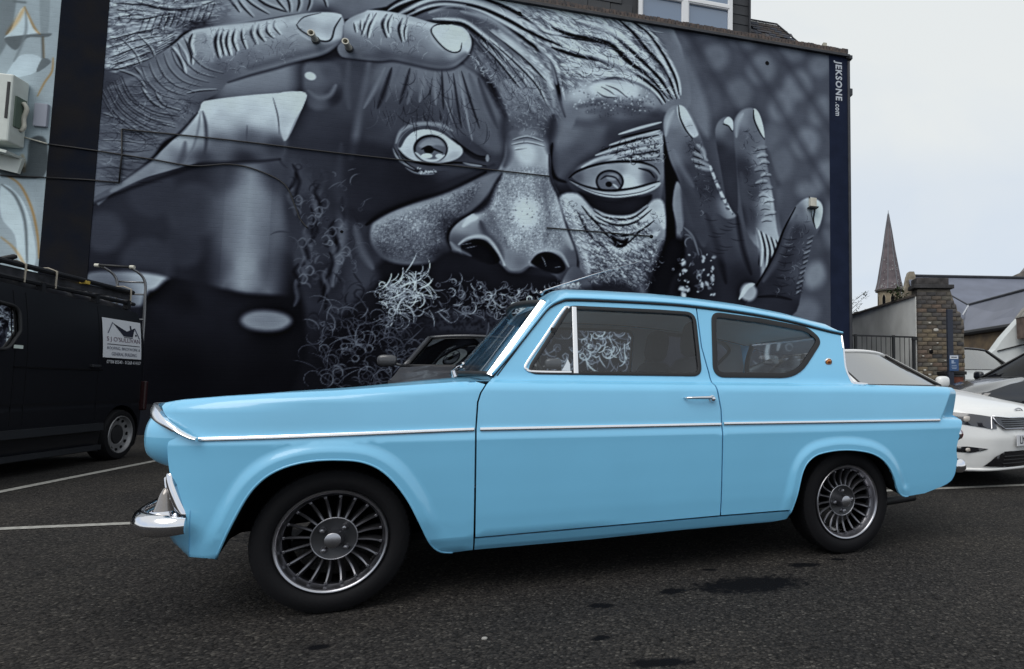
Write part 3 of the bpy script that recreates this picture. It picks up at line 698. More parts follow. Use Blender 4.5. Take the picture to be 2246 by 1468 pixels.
 ('S',[(5.938,6.226),(6.094,6.222),(6.283,6.238)],.0104,.0048,.22,.6,.5),
 ('S',[(6.007,6.408),(6.164,6.404),(6.354,6.421)],.0105,.0048,.22,.6,.5),
 ('S',[(6.078,6.36),(6.235,6.356),(6.426,6.373)],.0105,.0048,.22,.6,.5),
 ('S',[(6.149,6.311),(6.307,6.307),(6.498,6.324)],.0105,.0049,.22,.6,.5),
 ('S',[(6.22,6.263),(6.378,6.259),(6.57,6.275)],.0106,.0049,.22,.6,.5),
 ('S',[(6.29,6.446),(6.45,6.442),(6.642,6.46)],.0106,.0049,.22,.6,.5),
 ('S',[(6.362,6.397),(6.522,6.394),(6.715,6.411)],.0106,.0049,.22,.6,.5),
 ('C',[(4.02,6.61),(4.74,6.32),(5.5,5.69),(5.28,4.95),(4.62,5.2)],.152,.03,.35,3.0,-.95),
 ('S',[(4.197,6.596),(4.314,6.455),(4.447,6.284)],.012,.0053,.66,.6,.5),
 ('S',[(4.248,6.564),(4.365,6.423),(4.498,6.251)],.012,.0053,.14,.6,.5),
 ('S',[(4.299,6.532),(4.416,6.39),(4.549,6.219)],.0121,.0053,.66,.6,.5),
 ('S',[(4.349,6.5),(4.467,6.358),(4.6,6.186)],.0121,.0053,.14,.6,.5),
 ('S',[(4.4,6.467),(4.518,6.326),(4.652,6.153)],.0121,.0053,.66,.6,.5),
 ('S',[(4.451,6.435),(4.569,6.293),(4.703,6.121)],.0121,.0053,.14,.6,.5),
 ('S',[(4.502,6.403),(4.621,6.26),(4.755,6.088)],.0121,.0053,.66,.6,.5),
 ('S',[(4.554,6.37),(4.672,6.228),(4.807,6.055)],.0122,.0053,.14,.6,.5),
 ('S',[(4.605,6.338),(4.724,6.195),(4.858,6.022)],.0122,.0053,.66,.6,.5),
 ('S',[(4.657,6.305),(4.776,6.162),(4.91,5.988)],.0122,.0053,.14,.6,.5),
 ('S',[(4.708,6.272),(4.828,6.129),(4.963,5.955)],.0122,.0054,.66,.6,.5),
 ('S',[(4.76,6.239),(4.88,6.096),(5.015,5.922)],.0122,.0054,.14,.6,.5),
 ('S',[(4.812,6.207),(4.932,6.063),(5.067,5.889)],.0123,.0054,.66,.6,.5),
 ('S',[(4.864,6.174),(4.984,6.03),(5.12,5.855)],.0123,.0054,.14,.6,.5),
 ('S',[(4.916,6.141),(5.036,5.997),(5.172,5.822)],.0123,.0054,.66,.6,.5),
 ('S',[(4.968,6.108),(5.089,5.963),(5.225,5.788)],.0123,.0054,.14,.6,.5),
 ('F',[(4.6,6.22),(4.97,6.19),(5.34,5.92),(5.46,5.53),(5.13,5.09),(4.76,5.06),(4.5,5.65)],[(4.97,5.87,.52),(5.27,5.59,.44),(4.76,5.37,.42),(4.68,5.99,.46)],.229,.5,3.0,1),
 ('S',[(5.339,6.318),(5.433,6.007),(5.512,5.694),(5.59,5.446)],.0312,.0156,.1,.85,.7),
 ('S',[(5.25,6.225),(5.344,5.915),(5.407,5.602)],.0466,.0233,.58,.6,.9),
 ('F',[(5.53,5.78),(5.95,6.11),(6.43,6.23),(6.91,6.19),(7.28,5.86),(7.24,5.63),(6.43,5.43),(5.8,5.39),(5.58,5.46)],[(5.8,5.93,.66),(6.19,6.06,.82),(6.67,6.05,.76),(7.07,5.9,.54),(6.11,5.68,.46),(6.75,5.67,.34),(5.73,5.52,.42),(7.16,5.68,.26),(6.27,5.47,.28)],.242,1.0,3.0,1),
 ('P',[(5.84,5.72),(6.87,5.92),(7.21,5.71),(6.04,5.5)],120,.0178,.18,.4),
 ('S',[(5.818,5.665),(6.113,5.749),(6.507,5.762),(7.074,5.795)],.0646,.0323,.2,.35,1),
 ('S',[(5.958,5.584),(6.428,5.671),(6.91,5.676),(7.205,5.676)],.0651,.0325,.2,.35,1),
 ('S',[(6.112,5.814),(6.507,5.878),(6.91,5.876)],.065,.0325,.2,.35,1),
 ('P',[(5.76,5.93),(6.91,6.07),(7.16,5.89),(5.96,5.71)],50,.0211,.24,.4),
 ('P',[(5.65,6.03),(7.07,6.17),(7.16,5.76),(5.73,5.56)],110,.0194,.76,.5),
 ('W',[(6.174,6.068),(6.308,6.019),(6.427,5.951)],.0178,.2,.8,.7,1),
 ('W',[(6.252,6.11),(6.467,6.055),(6.651,5.928)],.0179,.2,.8,.7,1),
 ('W',[(6.111,5.97),(6.253,5.897),(6.467,5.906)],.0177,.2,.8,.7,1),
 ('F',[(5.39,5.24),(6.11,5.42),(7.24,5.63),(7.29,5.32),(6.75,5.1),(6.04,4.82),(5.66,4.43),(5.47,4.34),(5.38,4.8)],[(5.58,5.14,.42),(6.11,5.32,.36),(6.91,5.48,.24),(5.47,4.57,.3),(6.43,5.19,.22),(5.81,4.84,.3),(5.58,5.38,.46)],.286,1.0,3.0,1),
 ('S',[(5.391,4.961),(5.357,4.641),(5.449,4.373),(5.646,4.31)],.0385,.0154,.05,.9,.7),
 ('F',[(2.74,5.98),(3.96,6.13),(4.43,5.53),(4.65,4.97),(4.48,4.68),(3.98,4.97),(3.43,5.07),(3.03,4.99),(2.58,4.68),(2.5,5.26)],[(2.87,5.83,.38),(3.41,5.9,.42),(3.89,5.89,.44),(4.32,5.48,.38),(2.76,5.22,.27),(3.22,5.2,.24),(3.77,5.18,.28),(4.47,5.03,.34),(2.57,4.83,.24)],.173,1.0,3.0,1),
 ('S',[(2.773,5.896),(2.636,5.511),(2.5,5.19)],.0348,.0105,.42,.75,.8),
 ('S',[(2.872,5.909),(2.783,5.529),(2.694,5.212)],.0351,.0105,.12,.75,.8),
 ('S',[(2.99,5.963),(2.899,5.619),(2.808,5.337)],.0282,.0085,.36,.75,.8),
 ('S',[(3.138,5.944),(3.072,5.602),(3.006,5.323)],.0284,.0085,.13,.75,.8),
 ('S',[(3.239,5.92),(3.18,5.597),(3.119,5.336)],.0356,.0107,.38,.75,.8),
 ('S',[(3.374,5.938),(3.337,5.635),(3.299,5.395)],.0359,.0108,.45,.75,.8),
 ('S',[(3.511,5.955),(3.528,5.639),(3.544,5.385)],.0289,.0087,.46,.75,.8),
 ('S',[(3.613,5.969),(3.638,5.615),(3.662,5.323)],.0218,.0065,.12,.75,.8),
 ('S',[(3.717,5.983),(3.76,5.553),(3.803,5.185)],.0219,.0066,.42,.75,.8),
 ('S',[(3.787,5.953),(3.866,5.469),(3.944,5.047)],.0219,.0066,.12,.75,.8),
 ('S',[(3.862,6.002),(3.993,5.387),(4.123,4.835)],.0235,.0071,.5,.75,.8),
 ('S',[(3.911,6.008),(4.068,5.512),(4.224,5.077)],.0221,.0066,.1,.75,.8),
 ('S',[(4.031,5.985),(4.217,5.471),(4.403,5.018)],.0519,.0156,.36,.75,.8),
 ('S',[(4.174,5.926),(4.341,5.486),(4.509,5.107)],.0447,.0134,.24,.75,.8),
 ('S',[(3.657,5.552),(3.785,5.21),(3.912,4.929)],.016,.0048,.5,.75,.8),
 ('S',[(3.729,5.407),(3.85,5.083),(3.97,4.82)],.0175,.0052,.12,.75,.8),
 ('F',[(4.654,5.044),(4.907,5.149),(5.277,5.109),(5.356,4.76),(5.397,4.329),(5.55,4.026),(5.667,3.562),(5.837,3.102),(5.839,2.789),(5.676,2.472),(5.488,2.697),(5.119,2.835),(4.939,2.736),(4.76,2.728),(4.579,2.887),(4.378,3.141),(4.021,2.899),(3.847,3.039),(3.808,3.26),(3.94,3.492),(4.166,3.665),(4.351,3.86),(4.403,4.17),(4.52,4.372),(4.624,4.652)],[(4.98,5.04,.52),(4.95,4.76,.66),(5.21,4.86,.58),(4.7,4.58,.5),(4.99,4.3,.62),(5.32,4.24,.46),(4.56,4.11,.55),(4.96,3.75,.82),(4.64,3.65,.58),(5.29,3.69,.6),(4.36,3.48,.4),(4.86,3.28,.66),(5.19,3.22,.58),(4.72,2.93,.46),(4.94,2.83,.4),(5.48,3.32,.55),(5.75,3.02,.34),(5.71,2.71,.2),(4.01,3.38,.55),(4.17,3.62,.62),(3.91,3.12,.26),(4.01,3.2,.32)],.052,1.0,3.0,1),
 ('F',[(4.51,5.26),(4.98,5.38),(5.46,5.35),(5.39,5.02),(4.98,4.94),(4.62,4.92)],[(4.98,5.2,.34),(4.69,5.09,.3),(5.28,5.17,.28),(4.98,4.98,.46)],.198,.85,3.0,1),
 ('S',[(4.613,5.337),(4.603,5.039),(4.68,4.735),(4.626,4.482)],.0749,.0374,.18,.6,1),
 ('S',[(5.394,5.424),(5.352,5.116),(5.34,4.798)],.0772,.0386,.14,.6,1),
 ('S',[(4.871,5.067),(4.981,5.109),(5.129,5.093)],.0609,.0304,.52,.5,1),
 ('W',[(4.75,4.929),(4.982,5.015),(5.242,4.962)],.0137,.18,.72,.7,1),
 ('W',[(4.729,4.849),(4.983,4.921),(5.265,4.885)],.0137,.18,.72,.7,1),
 ('W',[(4.781,4.776),(4.984,4.827)],.0136,.18,.72,.7,1),
 ('C',[(4.52,4.33),(5.36,4.48),(5.67,3.41),(5.23,2.99),(4.57,3.19),(4.28,3.78)],.135,.028,.2,1.0,.0),
 ('F',[(5.19,3.73),(5.16,3.6),(5.1,3.51),(5.0,3.47),(4.91,3.49),(4.84,3.58),(4.81,3.7),(4.83,3.83),(4.9,3.92),(5.0,3.96),(5.09,3.94),(5.16,3.85)],[(5.0,3.71,.9)],.225,.6,3.0,1),
 ('F',[(5.13,4.74),(5.11,4.65),(5.06,4.58),(4.99,4.55),(4.91,4.57),(4.86,4.63),(4.84,4.71),(4.86,4.8),(4.91,4.87),(4.98,4.9),(5.06,4.88),(5.11,4.82)],[(4.99,4.72,.76)],.182,.6,3.0,1),
 ('P',[(4.63,4.03),(5.29,4.08),(5.37,3.23),(4.65,3.19)],55,.0165,.3,.7),
 ('S',[(4.585,4.354),(4.454,4.097),(4.366,3.846),(4.249,3.716),(4.166,3.665)],.066,.022,.1,.85,.9),
 ('S',[(4.166,3.665),(3.967,3.516),(3.833,3.358),(3.803,3.185),(3.854,3.032)],.0215,.0143,.06,.8,.8),
 ('S',[(4.287,3.522),(4.375,3.33),(4.576,3.129),(4.637,2.852)],.0658,.0219,.2,.6,.9),
 ('F',[(3.996,3.091),(4.098,3.179),(4.222,3.231),(4.377,3.209),(4.52,3.073),(4.608,2.904),(4.496,2.823),(4.299,2.844),(4.076,2.909)],[(4.23,3.02,.05),(4.09,3.05,.1),(4.51,2.92,.06)],.043,1.0,3.0,1),
 ('F',[(5.082,2.91),(5.211,3.055),(5.41,3.088),(5.582,2.995),(5.658,2.828),(5.525,2.729),(5.303,2.766)],[(5.38,2.89,.05),(5.56,2.82,.08)],.045,1.0,3.0,1),
 ('S',[(3.968,3.12),(4.084,3.223),(4.256,3.278),(4.418,3.242),(4.577,3.038),(4.687,2.816)],.0291,.0145,.62,.75,.7),
 ('S',[(5.067,2.894),(5.189,3.069),(5.372,3.14),(5.581,3.073),(5.71,2.861)],.0302,.0151,.55,.75,.7),
 ('S',[(4.687,2.801),(4.774,2.721),(4.932,2.728),(5.068,2.833)],.0296,.0148,.3,.8,.8),
 ('S',[(5.475,4.02),(5.629,3.56),(5.761,3.176)],.0691,.0307,.7,.5,1),
 ('S',[(5.249,4.317),(5.304,4.008),(5.368,3.544),(5.298,3.229)],.0456,.0228,.4,.5,1),
 ('S',[(4.41,3.712),(4.536,3.416),(4.718,3.122)],.0735,.0294,.36,.5,1),
 ('S',[(4.024,3.422),(4.133,3.542),(4.23,3.579)],.0434,.0217,.72,.7,.8),
 ('S',[(3.844,3.15),(3.949,3.037),(4.158,2.942)],.0358,.0143,.5,.6,.8),
 ('S',[(5.341,4.758),(5.383,4.328),(5.528,4.024),(5.682,3.524),(5.852,3.102),(5.854,2.79)],.0307,.0154,.12,.8,.8),
 ('S',[(4.016,3.122),(4.154,3.152)],.0094,.0043,.5,.7,.5),
 ('S',[(4.073,3.065),(4.238,3.111)],.0094,.0043,.5,.7,.5),
 ('S',[(5.301,2.959),(5.339,2.845)],.0098,.0045,.5,.7,.5),
 ('S',[(5.263,3.011),(5.316,2.921)],.0098,.0045,.5,.7,.5),
 ('S',[(5.487,2.836),(5.583,2.856)],.0099,.0046,.5,.7,.5),
 ('F',[(2.69,3.32),(2.81,3.46),(3.13,3.68),(3.66,3.96),(4.34,4.3),(4.63,4.44),(4.52,4.26),(4.36,3.94),(4.14,3.69),(3.87,3.49),(3.77,3.22),(3.85,2.96),(3.61,2.81),(3.22,2.74),(2.89,2.81),(2.7,3.05)],[(2.81,3.35,.52),(3.26,3.57,.54),(3.79,3.9,.5),(4.35,4.23,.42),(4.07,3.76,.34),(3.54,3.21,.38),(3.15,2.97,.34),(3.75,2.92,.14),(3.84,3.37,.18),(2.89,2.92,.28),(3.33,3.42,.54),(3.01,3.18,.44)],.071,1.0,3.0,1),
 ('C',[(2.75,3.34),(3.66,3.88),(4.28,4.16),(3.81,3.3),(3.55,2.84),(2.89,2.88)],.099,.03,.28,1.0,.0),
 ('S',[(2.809,3.384),(3.195,3.614),(3.659,3.87),(4.136,4.133)],.0706,.0353,.54,.6,1),
 ('P',[(2.78,3.38),(3.66,3.81),(3.68,2.99),(2.89,2.95)],60,.0174,.62,.5),
 ('S',[(2.617,3.336),(2.837,3.546),(3.258,3.766),(3.792,4.008),(4.343,4.357)],.0422,.0211,.035,.85,.7),
 ('F',[(2.36,3.57),(2.8,3.6),(3.65,4.07),(4.41,4.46),(4.27,4.39),(3.26,3.85),(2.62,3.37)],[(3.26,3.85,.09)],.127,.6,3.0,1),
 ('F',[(3.85,3.0),(4.37,2.84),(4.72,2.7),(5.45,2.66),(5.68,2.4),(4.66,2.36),(3.69,2.4),(3.55,2.69)],[(3.96,2.71,.1),(5.01,2.56,.09)],.087,1.0,3.0,1),
 ('F',[(1.58,4.51),(2.32,4.66),(2.91,4.6),(3.04,4.36),(3.65,4.18),(4.34,4.4),(3.93,4.06),(3.13,3.7),(2.36,3.36),(1.91,3.9)],[(2.6,4.1,.13),(3.25,3.93,.11),(3.92,4.28,.15),(1.96,4.19,.2)],.236,.8,3.0,1),
 ('F',[(2.958,4.645),(3.006,4.836),(3.128,4.976),(3.361,5.069),(3.667,5.094),(3.91,5.005),(4.123,4.851),(4.373,4.667),(4.411,4.54),(4.2,4.444),(3.854,4.353),(3.447,4.28),(3.144,4.365),(3.002,4.486)],[(3.1,4.81,.3),(3.5,5.04,.36),(4.2,4.61,.22),(3.24,4.34,.3),(3.85,4.35,.26)],.043,1.0,3.0,1),
 ('S',[(2.983,4.685),(3.044,4.878),(3.194,4.998),(3.395,5.057),(3.633,5.06),(3.807,4.987)],.0356,.0142,.52,.8,.7),
 ('F',[(3.01,4.665),(3.085,4.837),(3.229,4.972),(3.429,5.031),(3.634,5.007),(3.809,4.88),(3.965,4.705),(3.953,4.589),(3.817,4.486),(3.512,4.398),(3.242,4.434),(3.073,4.545)],[(3.13,4.74,.66),(3.36,4.91,.74),(3.64,4.94,.72),(3.81,4.73,.74),(3.88,4.58,.55),(3.24,4.52,.6),(3.51,4.43,.42)],.029,1.0,3.0,1),
 ('F',[(3.01,4.665),(3.085,4.837),(3.229,4.972),(3.429,5.031),(3.634,5.007),(3.809,4.88),(3.915,4.754),(3.81,4.82),(3.636,4.931),(3.431,4.963),(3.244,4.906),(3.126,4.781),(3.051,4.617)],[(3.43,4.99,.2)],.029,.8,3.0,1),
 ('F',[(3.751,4.677),(3.719,4.556),(3.626,4.462),(3.497,4.419),(3.369,4.439),(3.274,4.515),(3.237,4.628),(3.268,4.747),(3.359,4.841),(3.487,4.886),(3.617,4.867),(3.714,4.791)],[(3.49,4.65,.1)],.029,1.0,3.0,1),
 ('F',[(3.731,4.667),(3.702,4.562),(3.618,4.48),(3.504,4.442),(3.389,4.459),(3.303,4.525),(3.271,4.623),(3.299,4.727),(3.38,4.81),(3.495,4.849),(3.611,4.833),(3.697,4.767)],[(3.5,4.65,.38)],.036,1.0,3.0,1),
 ('F',[(3.316,4.68),(3.435,4.805),(3.604,4.829),(3.695,4.717),(3.572,4.72),(3.404,4.651)],[(3.5,4.76,.52)],.043,.7,3.0,1),
 ('F',[(3.54,4.642),(3.531,4.607),(3.504,4.579),(3.467,4.567),(3.43,4.572),(3.402,4.595),(3.391,4.627),(3.401,4.662),(3.427,4.689),(3.464,4.702),(3.501,4.697),(3.529,4.674)],[(3.47,4.63,.03)],.021,1.0,3.0,1),
 ('S',[(3.272,4.563),(3.409,4.464),(3.578,4.464),(3.699,4.566)],.0285,.0143,.7,.85,.6),
 ('F',[(3.522,4.534),(3.512,4.514),(3.482,4.498),(3.442,4.489),(3.401,4.491),(3.371,4.502),(3.36,4.519),(3.371,4.539),(3.4,4.555),(3.44,4.564),(3.481,4.563),(3.511,4.552)],[(3.44,4.53,.86)],.021,1.0,3.0,1),
 ('F',[(3.678,4.549),(3.671,4.529),(3.652,4.514),(3.625,4.506),(3.597,4.509),(3.577,4.521),(3.569,4.539),(3.576,4.558),(3.596,4.574),(3.623,4.581),(3.65,4.579),(3.671,4.567)],[(3.62,4.54,.66)],.022,1.0,3.0,1),
 ('S',[(3.358,4.624),(3.438,4.669),(3.56,4.643),(3.677,4.602)],.0214,.0107,.06,.9,.5),
 ('S',[(3.026,4.577),(3.135,4.454),(3.343,4.398),(3.579,4.396),(3.852,4.459),(4.13,4.468),(4.341,4.456)],.0215,.0107,.04,.9,.5),
 ('S',[(3.809,4.865),(3.985,4.73),(4.197,4.612),(4.395,4.615)],.022,.011,.05,.9,.5),
 ('S',[(4.0,4.685),(4.163,4.594),(4.354,4.55)],.044,.022,.1,.8,.5),
 ('S',[(3.99,4.471),(4.13,4.453),(4.271,4.45)],.0219,.011,.5,.8,.5),
 ('F',[(4.389,4.591),(4.385,4.56),(4.375,4.537),(4.361,4.527),(4.347,4.534),(4.336,4.556),(4.332,4.586),(4.335,4.617),(4.345,4.641),(4.359,4.65),(4.373,4.644),(4.384,4.622)],[(4.36,4.59,.42)],.03,1.0,3.0,1),
 ('W',[(2.959,4.608),(3.015,4.487),(3.11,4.399)],.014,.05,.55,.85,-1),
 ('W',[(2.987,4.537),(3.069,4.418),(3.19,4.354)],.014,.05,.55,.85,-1),
 ('W',[(3.145,4.321),(3.279,4.258),(3.447,4.25),(3.569,4.268)],.0142,.05,.55,.85,-1),
 ('W',[(3.041,4.505),(3.143,4.38),(3.278,4.303)],.0141,.05,.55,.85,-1),
 ('P',[(3.24,4.31),(3.58,4.31),(3.58,4.24),(3.28,4.23)],24,.0213,.66,.8),
 ('K',[(3.02,5.16),(3.8,5.2),(3.74,5.06),(3.09,5.0)],26,.086,.42,.0114,-1.2,.5,.4,.7),
 ('F',[(5.623,4.364),(5.811,4.587),(6.118,4.791),(6.589,4.998),(7.279,5.399),(7.301,4.321),(7.112,3.897),(6.356,3.845),(5.891,4.051)],[(5.96,4.62,.42),(6.59,4.88,.52),(7.15,5.22,.55),(7.24,4.73,.4),(6.12,4.07,.14),(6.75,3.99,.12),(7.07,4.22,.3),(5.77,4.4,.2)],.064,1.0,3.0,1),
 ('S',[(6.509,5.252),(6.91,5.427),(7.263,5.565)],.0287,.0115,.66,.85,.5),
 ('S',[(6.549,5.199),(6.91,5.319),(7.237,5.437)],.0246,.0098,.06,.85,.5),
 ('S',[(6.351,5.04),(6.749,5.211),(7.237,5.412)],.0285,.0114,.62,.85,.5),
 ('S',[(6.195,4.92),(6.669,5.129),(7.221,5.326)],.0243,.0097,.07,.85,.5),
 ('S',[(6.117,4.831),(6.589,5.039),(7.237,5.27)],.0324,.013,.64,.85,.5),
 ('S',[(6.274,4.846),(6.749,5.014),(7.22,5.16)],.0211,.0084,.1,.85,.5),
 ('S',[(6.51,4.909),(6.91,5.046),(7.237,5.145)],.0327,.0131,.66,.85,.5),
 ('S',[(6.47,4.808),(6.91,4.947),(7.237,5.045)],.0196,.0078,.12,.85,.5),
 ('S',[(6.589,4.819),(6.991,4.905),(7.22,4.96)],.0327,.0131,.6,.85,.5),
 ('S',[(6.471,4.743),(6.87,4.812),(7.236,4.879)],.0179,.0072,.12,.85,.5),
 ('S',[(5.887,4.593),(6.118,4.743),(6.391,4.849),(6.447,4.805),(6.196,4.653),(5.964,4.552)],.0396,.0158,.6,.85,.5),
 ('P',[(6.47,4.99),(7.24,5.31),(7.24,4.9),(6.59,4.77)],50,.0245,.14,.7),
 ('F',[(5.721,4.419),(5.926,4.549),(6.274,4.676),(6.669,4.744),(7.032,4.777),(7.236,4.663),(7.236,4.481),(7.072,4.427),(6.75,4.319),(6.354,4.247),(5.966,4.28)],[(6.04,4.45,.46),(6.51,4.62,.5),(6.12,4.35,.5),(6.71,4.44,.78),(6.79,4.61,.66),(7.07,4.59,.34),(7.17,4.52,.24),(5.81,4.42,.3)],.032,1.0,3.0,1),
 ('F',[(6.614,4.414),(6.581,4.305),(6.492,4.221),(6.37,4.184),(6.249,4.202),(6.16,4.272),(6.128,4.373),(6.159,4.481),(6.247,4.565),(6.369,4.604),(6.491,4.586),(6.581,4.516)],[(6.37,4.39,.08)],.032,1.0,3.0,1),
 ('F',[(6.582,4.411),(6.554,4.319),(6.476,4.248),(6.37,4.216),(6.264,4.231),(6.187,4.29),(6.159,4.376),(6.186,4.467),(6.263,4.538),(6.369,4.571),(6.475,4.557),(6.554,4.498)],[(6.37,4.39,.36)],.04,1.0,3.0,1),
 ('F',[(6.527,4.487),(6.512,4.454),(6.472,4.427),(6.417,4.413),(6.362,4.418),(6.321,4.438),(6.306,4.469),(6.321,4.502),(6.361,4.53),(6.416,4.543),(6.471,4.539),(6.512,4.519)],[(6.42,4.48,.5)],.048,.8,3.0,1),
 ('F',[(6.409,4.348),(6.402,4.323),(6.382,4.304),(6.354,4.295),(6.327,4.3),(6.307,4.316),(6.299,4.339),(6.306,4.364),(6.326,4.383),(6.354,4.392),(6.381,4.388),(6.401,4.372)],[(6.35,4.34,.03)],.024,1.0,3.0,1),
 ('S',[(6.213,4.413),(6.314,4.486),(6.472,4.467),(6.559,4.344)],.0199,.0096,.14,.9,.5),
 ('S',[(6.432,4.35),(6.512,4.292)],.024,.012,.62,.8,.5),
 ('S',[(5.675,4.384),(5.826,4.524),(6.118,4.662),(6.471,4.759),(6.87,4.795),(7.138,4.737),(7.244,4.614)],.0256,.012,.05,.95,.5),
 ('S',[(6.91,4.733),(7.113,4.702),(7.236,4.58),(7.203,4.462)],.0328,.0164,.5,.7,.5),
 ('S',[(6.87,4.68),(7.056,4.647),(7.154,4.54)],.0245,.0123,.1,.8,.5),
 ('S',[(5.691,4.353),(5.928,4.277),(6.315,4.236),(6.75,4.311),(7.072,4.427),(7.236,4.481)],.02,.012,.05,.9,.5),
 ('F',[(5.691,4.337),(5.951,4.247),(6.354,4.207),(6.83,4.309),(7.252,4.466),(7.154,4.326),(6.83,4.187),(6.433,4.108),(6.044,4.159)],[(5.89,4.27,.5),(6.35,4.16,.56),(6.91,4.29,.66),(7.15,4.39,.6)],.032,1.0,3.0,1),
 ('S',[(5.828,4.269),(6.121,4.181),(6.472,4.159),(6.91,4.258),(7.17,4.393)],.0128,.0064,.18,.8,.5),
 ('S',[(5.928,4.198),(6.199,4.122),(6.512,4.114),(6.91,4.209)],.0127,.0064,.18,.8,.5),
 ('F',[(5.829,4.166),(6.121,4.085),(6.473,4.063),(6.91,4.176),(7.113,4.225),(7.031,4.014),(6.79,3.859),(6.434,3.819),(6.123,3.893)],[(6.43,3.97,.12),(6.91,4.09,.14)],.064,1.0,3.0,1),
 ('F',[(5.528,4.024),(5.829,4.126),(6.123,3.861),(6.474,3.789),(6.87,3.881),(7.153,4.146),(7.333,4.077),(7.364,3.505),(7.298,3.013),(7.151,2.442),(6.131,2.331),(5.841,2.478),(5.883,2.947),(5.705,3.486)],[(5.66,3.88,.66),(5.89,3.66,.58),(6.13,3.27,.56),(6.36,3.61,.48),(6.75,3.71,.6),(7.15,3.9,.62),(7.23,3.42,.46),(6.51,3.06,.58),(6.13,2.8,.44),(6.83,2.75,.42),(7.15,2.68,.22),(6.44,2.5,.24),(5.98,2.48,.12)],.071,1.0,3.0,1),
 ('C',[(5.55,4.03),(6.05,3.74),(6.91,3.8),(7.23,3.17),(6.91,2.51),(6.13,2.64),(5.82,3.26)],.11,.028,.5,2.2,-.6),
 ('S',[(5.626,3.992),(5.802,3.65),(5.934,3.264),(6.052,2.798)],.0696,.0309,.74,.6,1),
 ('S',[(6.91,3.762),(7.234,3.906),(7.332,3.666)],.0733,.0326,.74,.6,1),
 ('S',[(6.358,3.223),(6.751,3.244),(7.234,3.578)],.072,.032,.74,.6,1),
 ('W',[(6.123,3.766),(6.435,3.642),(6.79,3.697),(7.112,3.963)],.0239,.08,.68,.85,1),
 ('W',[(6.201,3.612),(6.514,3.455),(6.87,3.54),(7.169,3.778)],.024,.08,.68,.85,1),
 ('W',[(5.969,3.819),(6.201,3.596),(6.475,3.333),(6.672,3.32),(6.91,3.559)],.0237,.08,.68,.85,1),
 ('W',[(5.892,3.932),(6.124,3.686),(6.357,3.605)],.0235,.08,.68,.85,1),
 ('W',[(6.358,3.366),(6.53,3.256),(6.688,3.305)],.0238,.08,.68,.85,1),
 ('W',[(6.092,3.859),(6.356,3.749),(6.75,3.775),(7.056,4.016)],.0239,.08,.68,.85,1),
 ('F',[(6.396,3.448),(6.593,3.379),(6.711,3.426),(6.656,3.287),(6.514,3.263)],[(6.55,3.34,.06)],.04,1.0,3.0,1),
 ('S',[(5.832,3.809),(6.048,3.428),(6.358,3.191)],.0234,.0117,.1,.6,.5),
 ('S',[(5.779,3.806),(5.832,3.77),(5.885,3.766)],.0109,.0047,.76,.6,.5),
 ('S',[(6.095,3.296),(6.149,3.259),(6.203,3.254)],.0109,.0047,.2,.6,.5),
 ('S',[(6.411,3.777),(6.466,3.74),(6.521,3.736)],.0111,.0048,.76,.6,.5),
 ('S',[(6.735,3.259),(6.791,3.222),(6.847,3.217)],.0112,.0048,.2,.6,.5),
 ('S',[(5.81,3.666),(5.863,3.63),(5.917,3.625)],.0109,.0047,.76,.6,.5),
 ('S',[(6.126,3.156),(6.181,3.119),(6.235,3.114)],.0109,.0047,.2,.6,.5),
 ('S',[(6.443,3.635),(6.498,3.598),(6.553,3.594)],.0111,.0048,.76,.6,.5),
 ('S',[(6.767,3.116),(6.823,3.079),(6.879,3.074)],.0112,.0048,.2,.6,.5),
 ('S',[(5.841,3.526),(5.895,3.49),(5.948,3.485)],.0108,.0046,.76,.6,.5),
 ('S',[(6.158,3.015),(6.212,2.978),(6.266,2.973)],.0109,.0047,.2,.6,.5),
 ('S',[(6.474,3.493),(6.53,3.456),(6.585,3.451)],.0111,.0048,.76,.6,.5),
 ('S',[(6.799,2.974),(6.855,2.936),(6.911,2.93)],.0112,.0048,.2,.6,.5),
 ('S',[(5.873,3.386),(5.926,3.35),(5.98,3.345)],.0108,.0046,.76,.6,.5),
 ('S',[(6.189,2.875),(6.244,2.838),(6.298,2.832)],.0109,.0047,.2,.6,.5),
 ('S',[(6.506,3.351),(6.561,3.314),(6.617,3.309)],.0111,.0048,.76,.6,.5),
 ('S',[(6.83,3.837),(6.886,3.801),(6.943,3.796)],.0113,.0048,.2,.6,.5),
 ('S',[(5.904,3.246),(5.958,3.21),(6.011,3.205)],.0108,.0046,.76,.6,.5),
 ('S',[(6.216,3.724),(6.271,3.688),(6.325,3.683)],.011,.0047,.2,.6,.5),
 ('S',[(6.538,3.209),(6.593,3.171),(6.648,3.166)],.0111,.0048,.76,.6,.5),
 ('S',[(6.862,3.694),(6.918,3.657),(6.975,3.652)],.0113,.0048,.2,.6,.5),
 ('S',[(5.936,3.107),(5.989,3.07),(6.043,3.065)],.0108,.0046,.76,.6,.5),
 ('S',[(6.248,3.583),(6.302,3.546),(6.357,3.542)],.011,.0047,.2,.6,.5),
 ('S',[(6.57,3.067),(6.625,3.029),(6.68,3.024)],.0111,.0048,.76,.6,.5),
 ('S',[(6.894,3.55),(6.951,3.513),(7.007,3.508)],.0113,.0048,.2,.6,.5),
 ('S',[(5.967,2.967),(6.021,2.93),(6.074,2.925)],.0108,.0046,.76,.6,.5),
 ('S',[(6.28,3.441),(6.334,3.405),(6.389,3.4)],.011,.0047,.2,.6,.5),
 ('S',[(6.602,2.925),(6.657,2.887),(6.712,2.882)],.0111,.0048,.76,.6,.5),
 ('S',[(6.927,3.406),(6.983,3.369),(7.039,3.364)],.0113,.0048,.2,.6,.5),
 ('S',[(5.992,3.813),(6.046,3.776),(6.1,3.772)],.0109,.0047,.76,.6,.5),
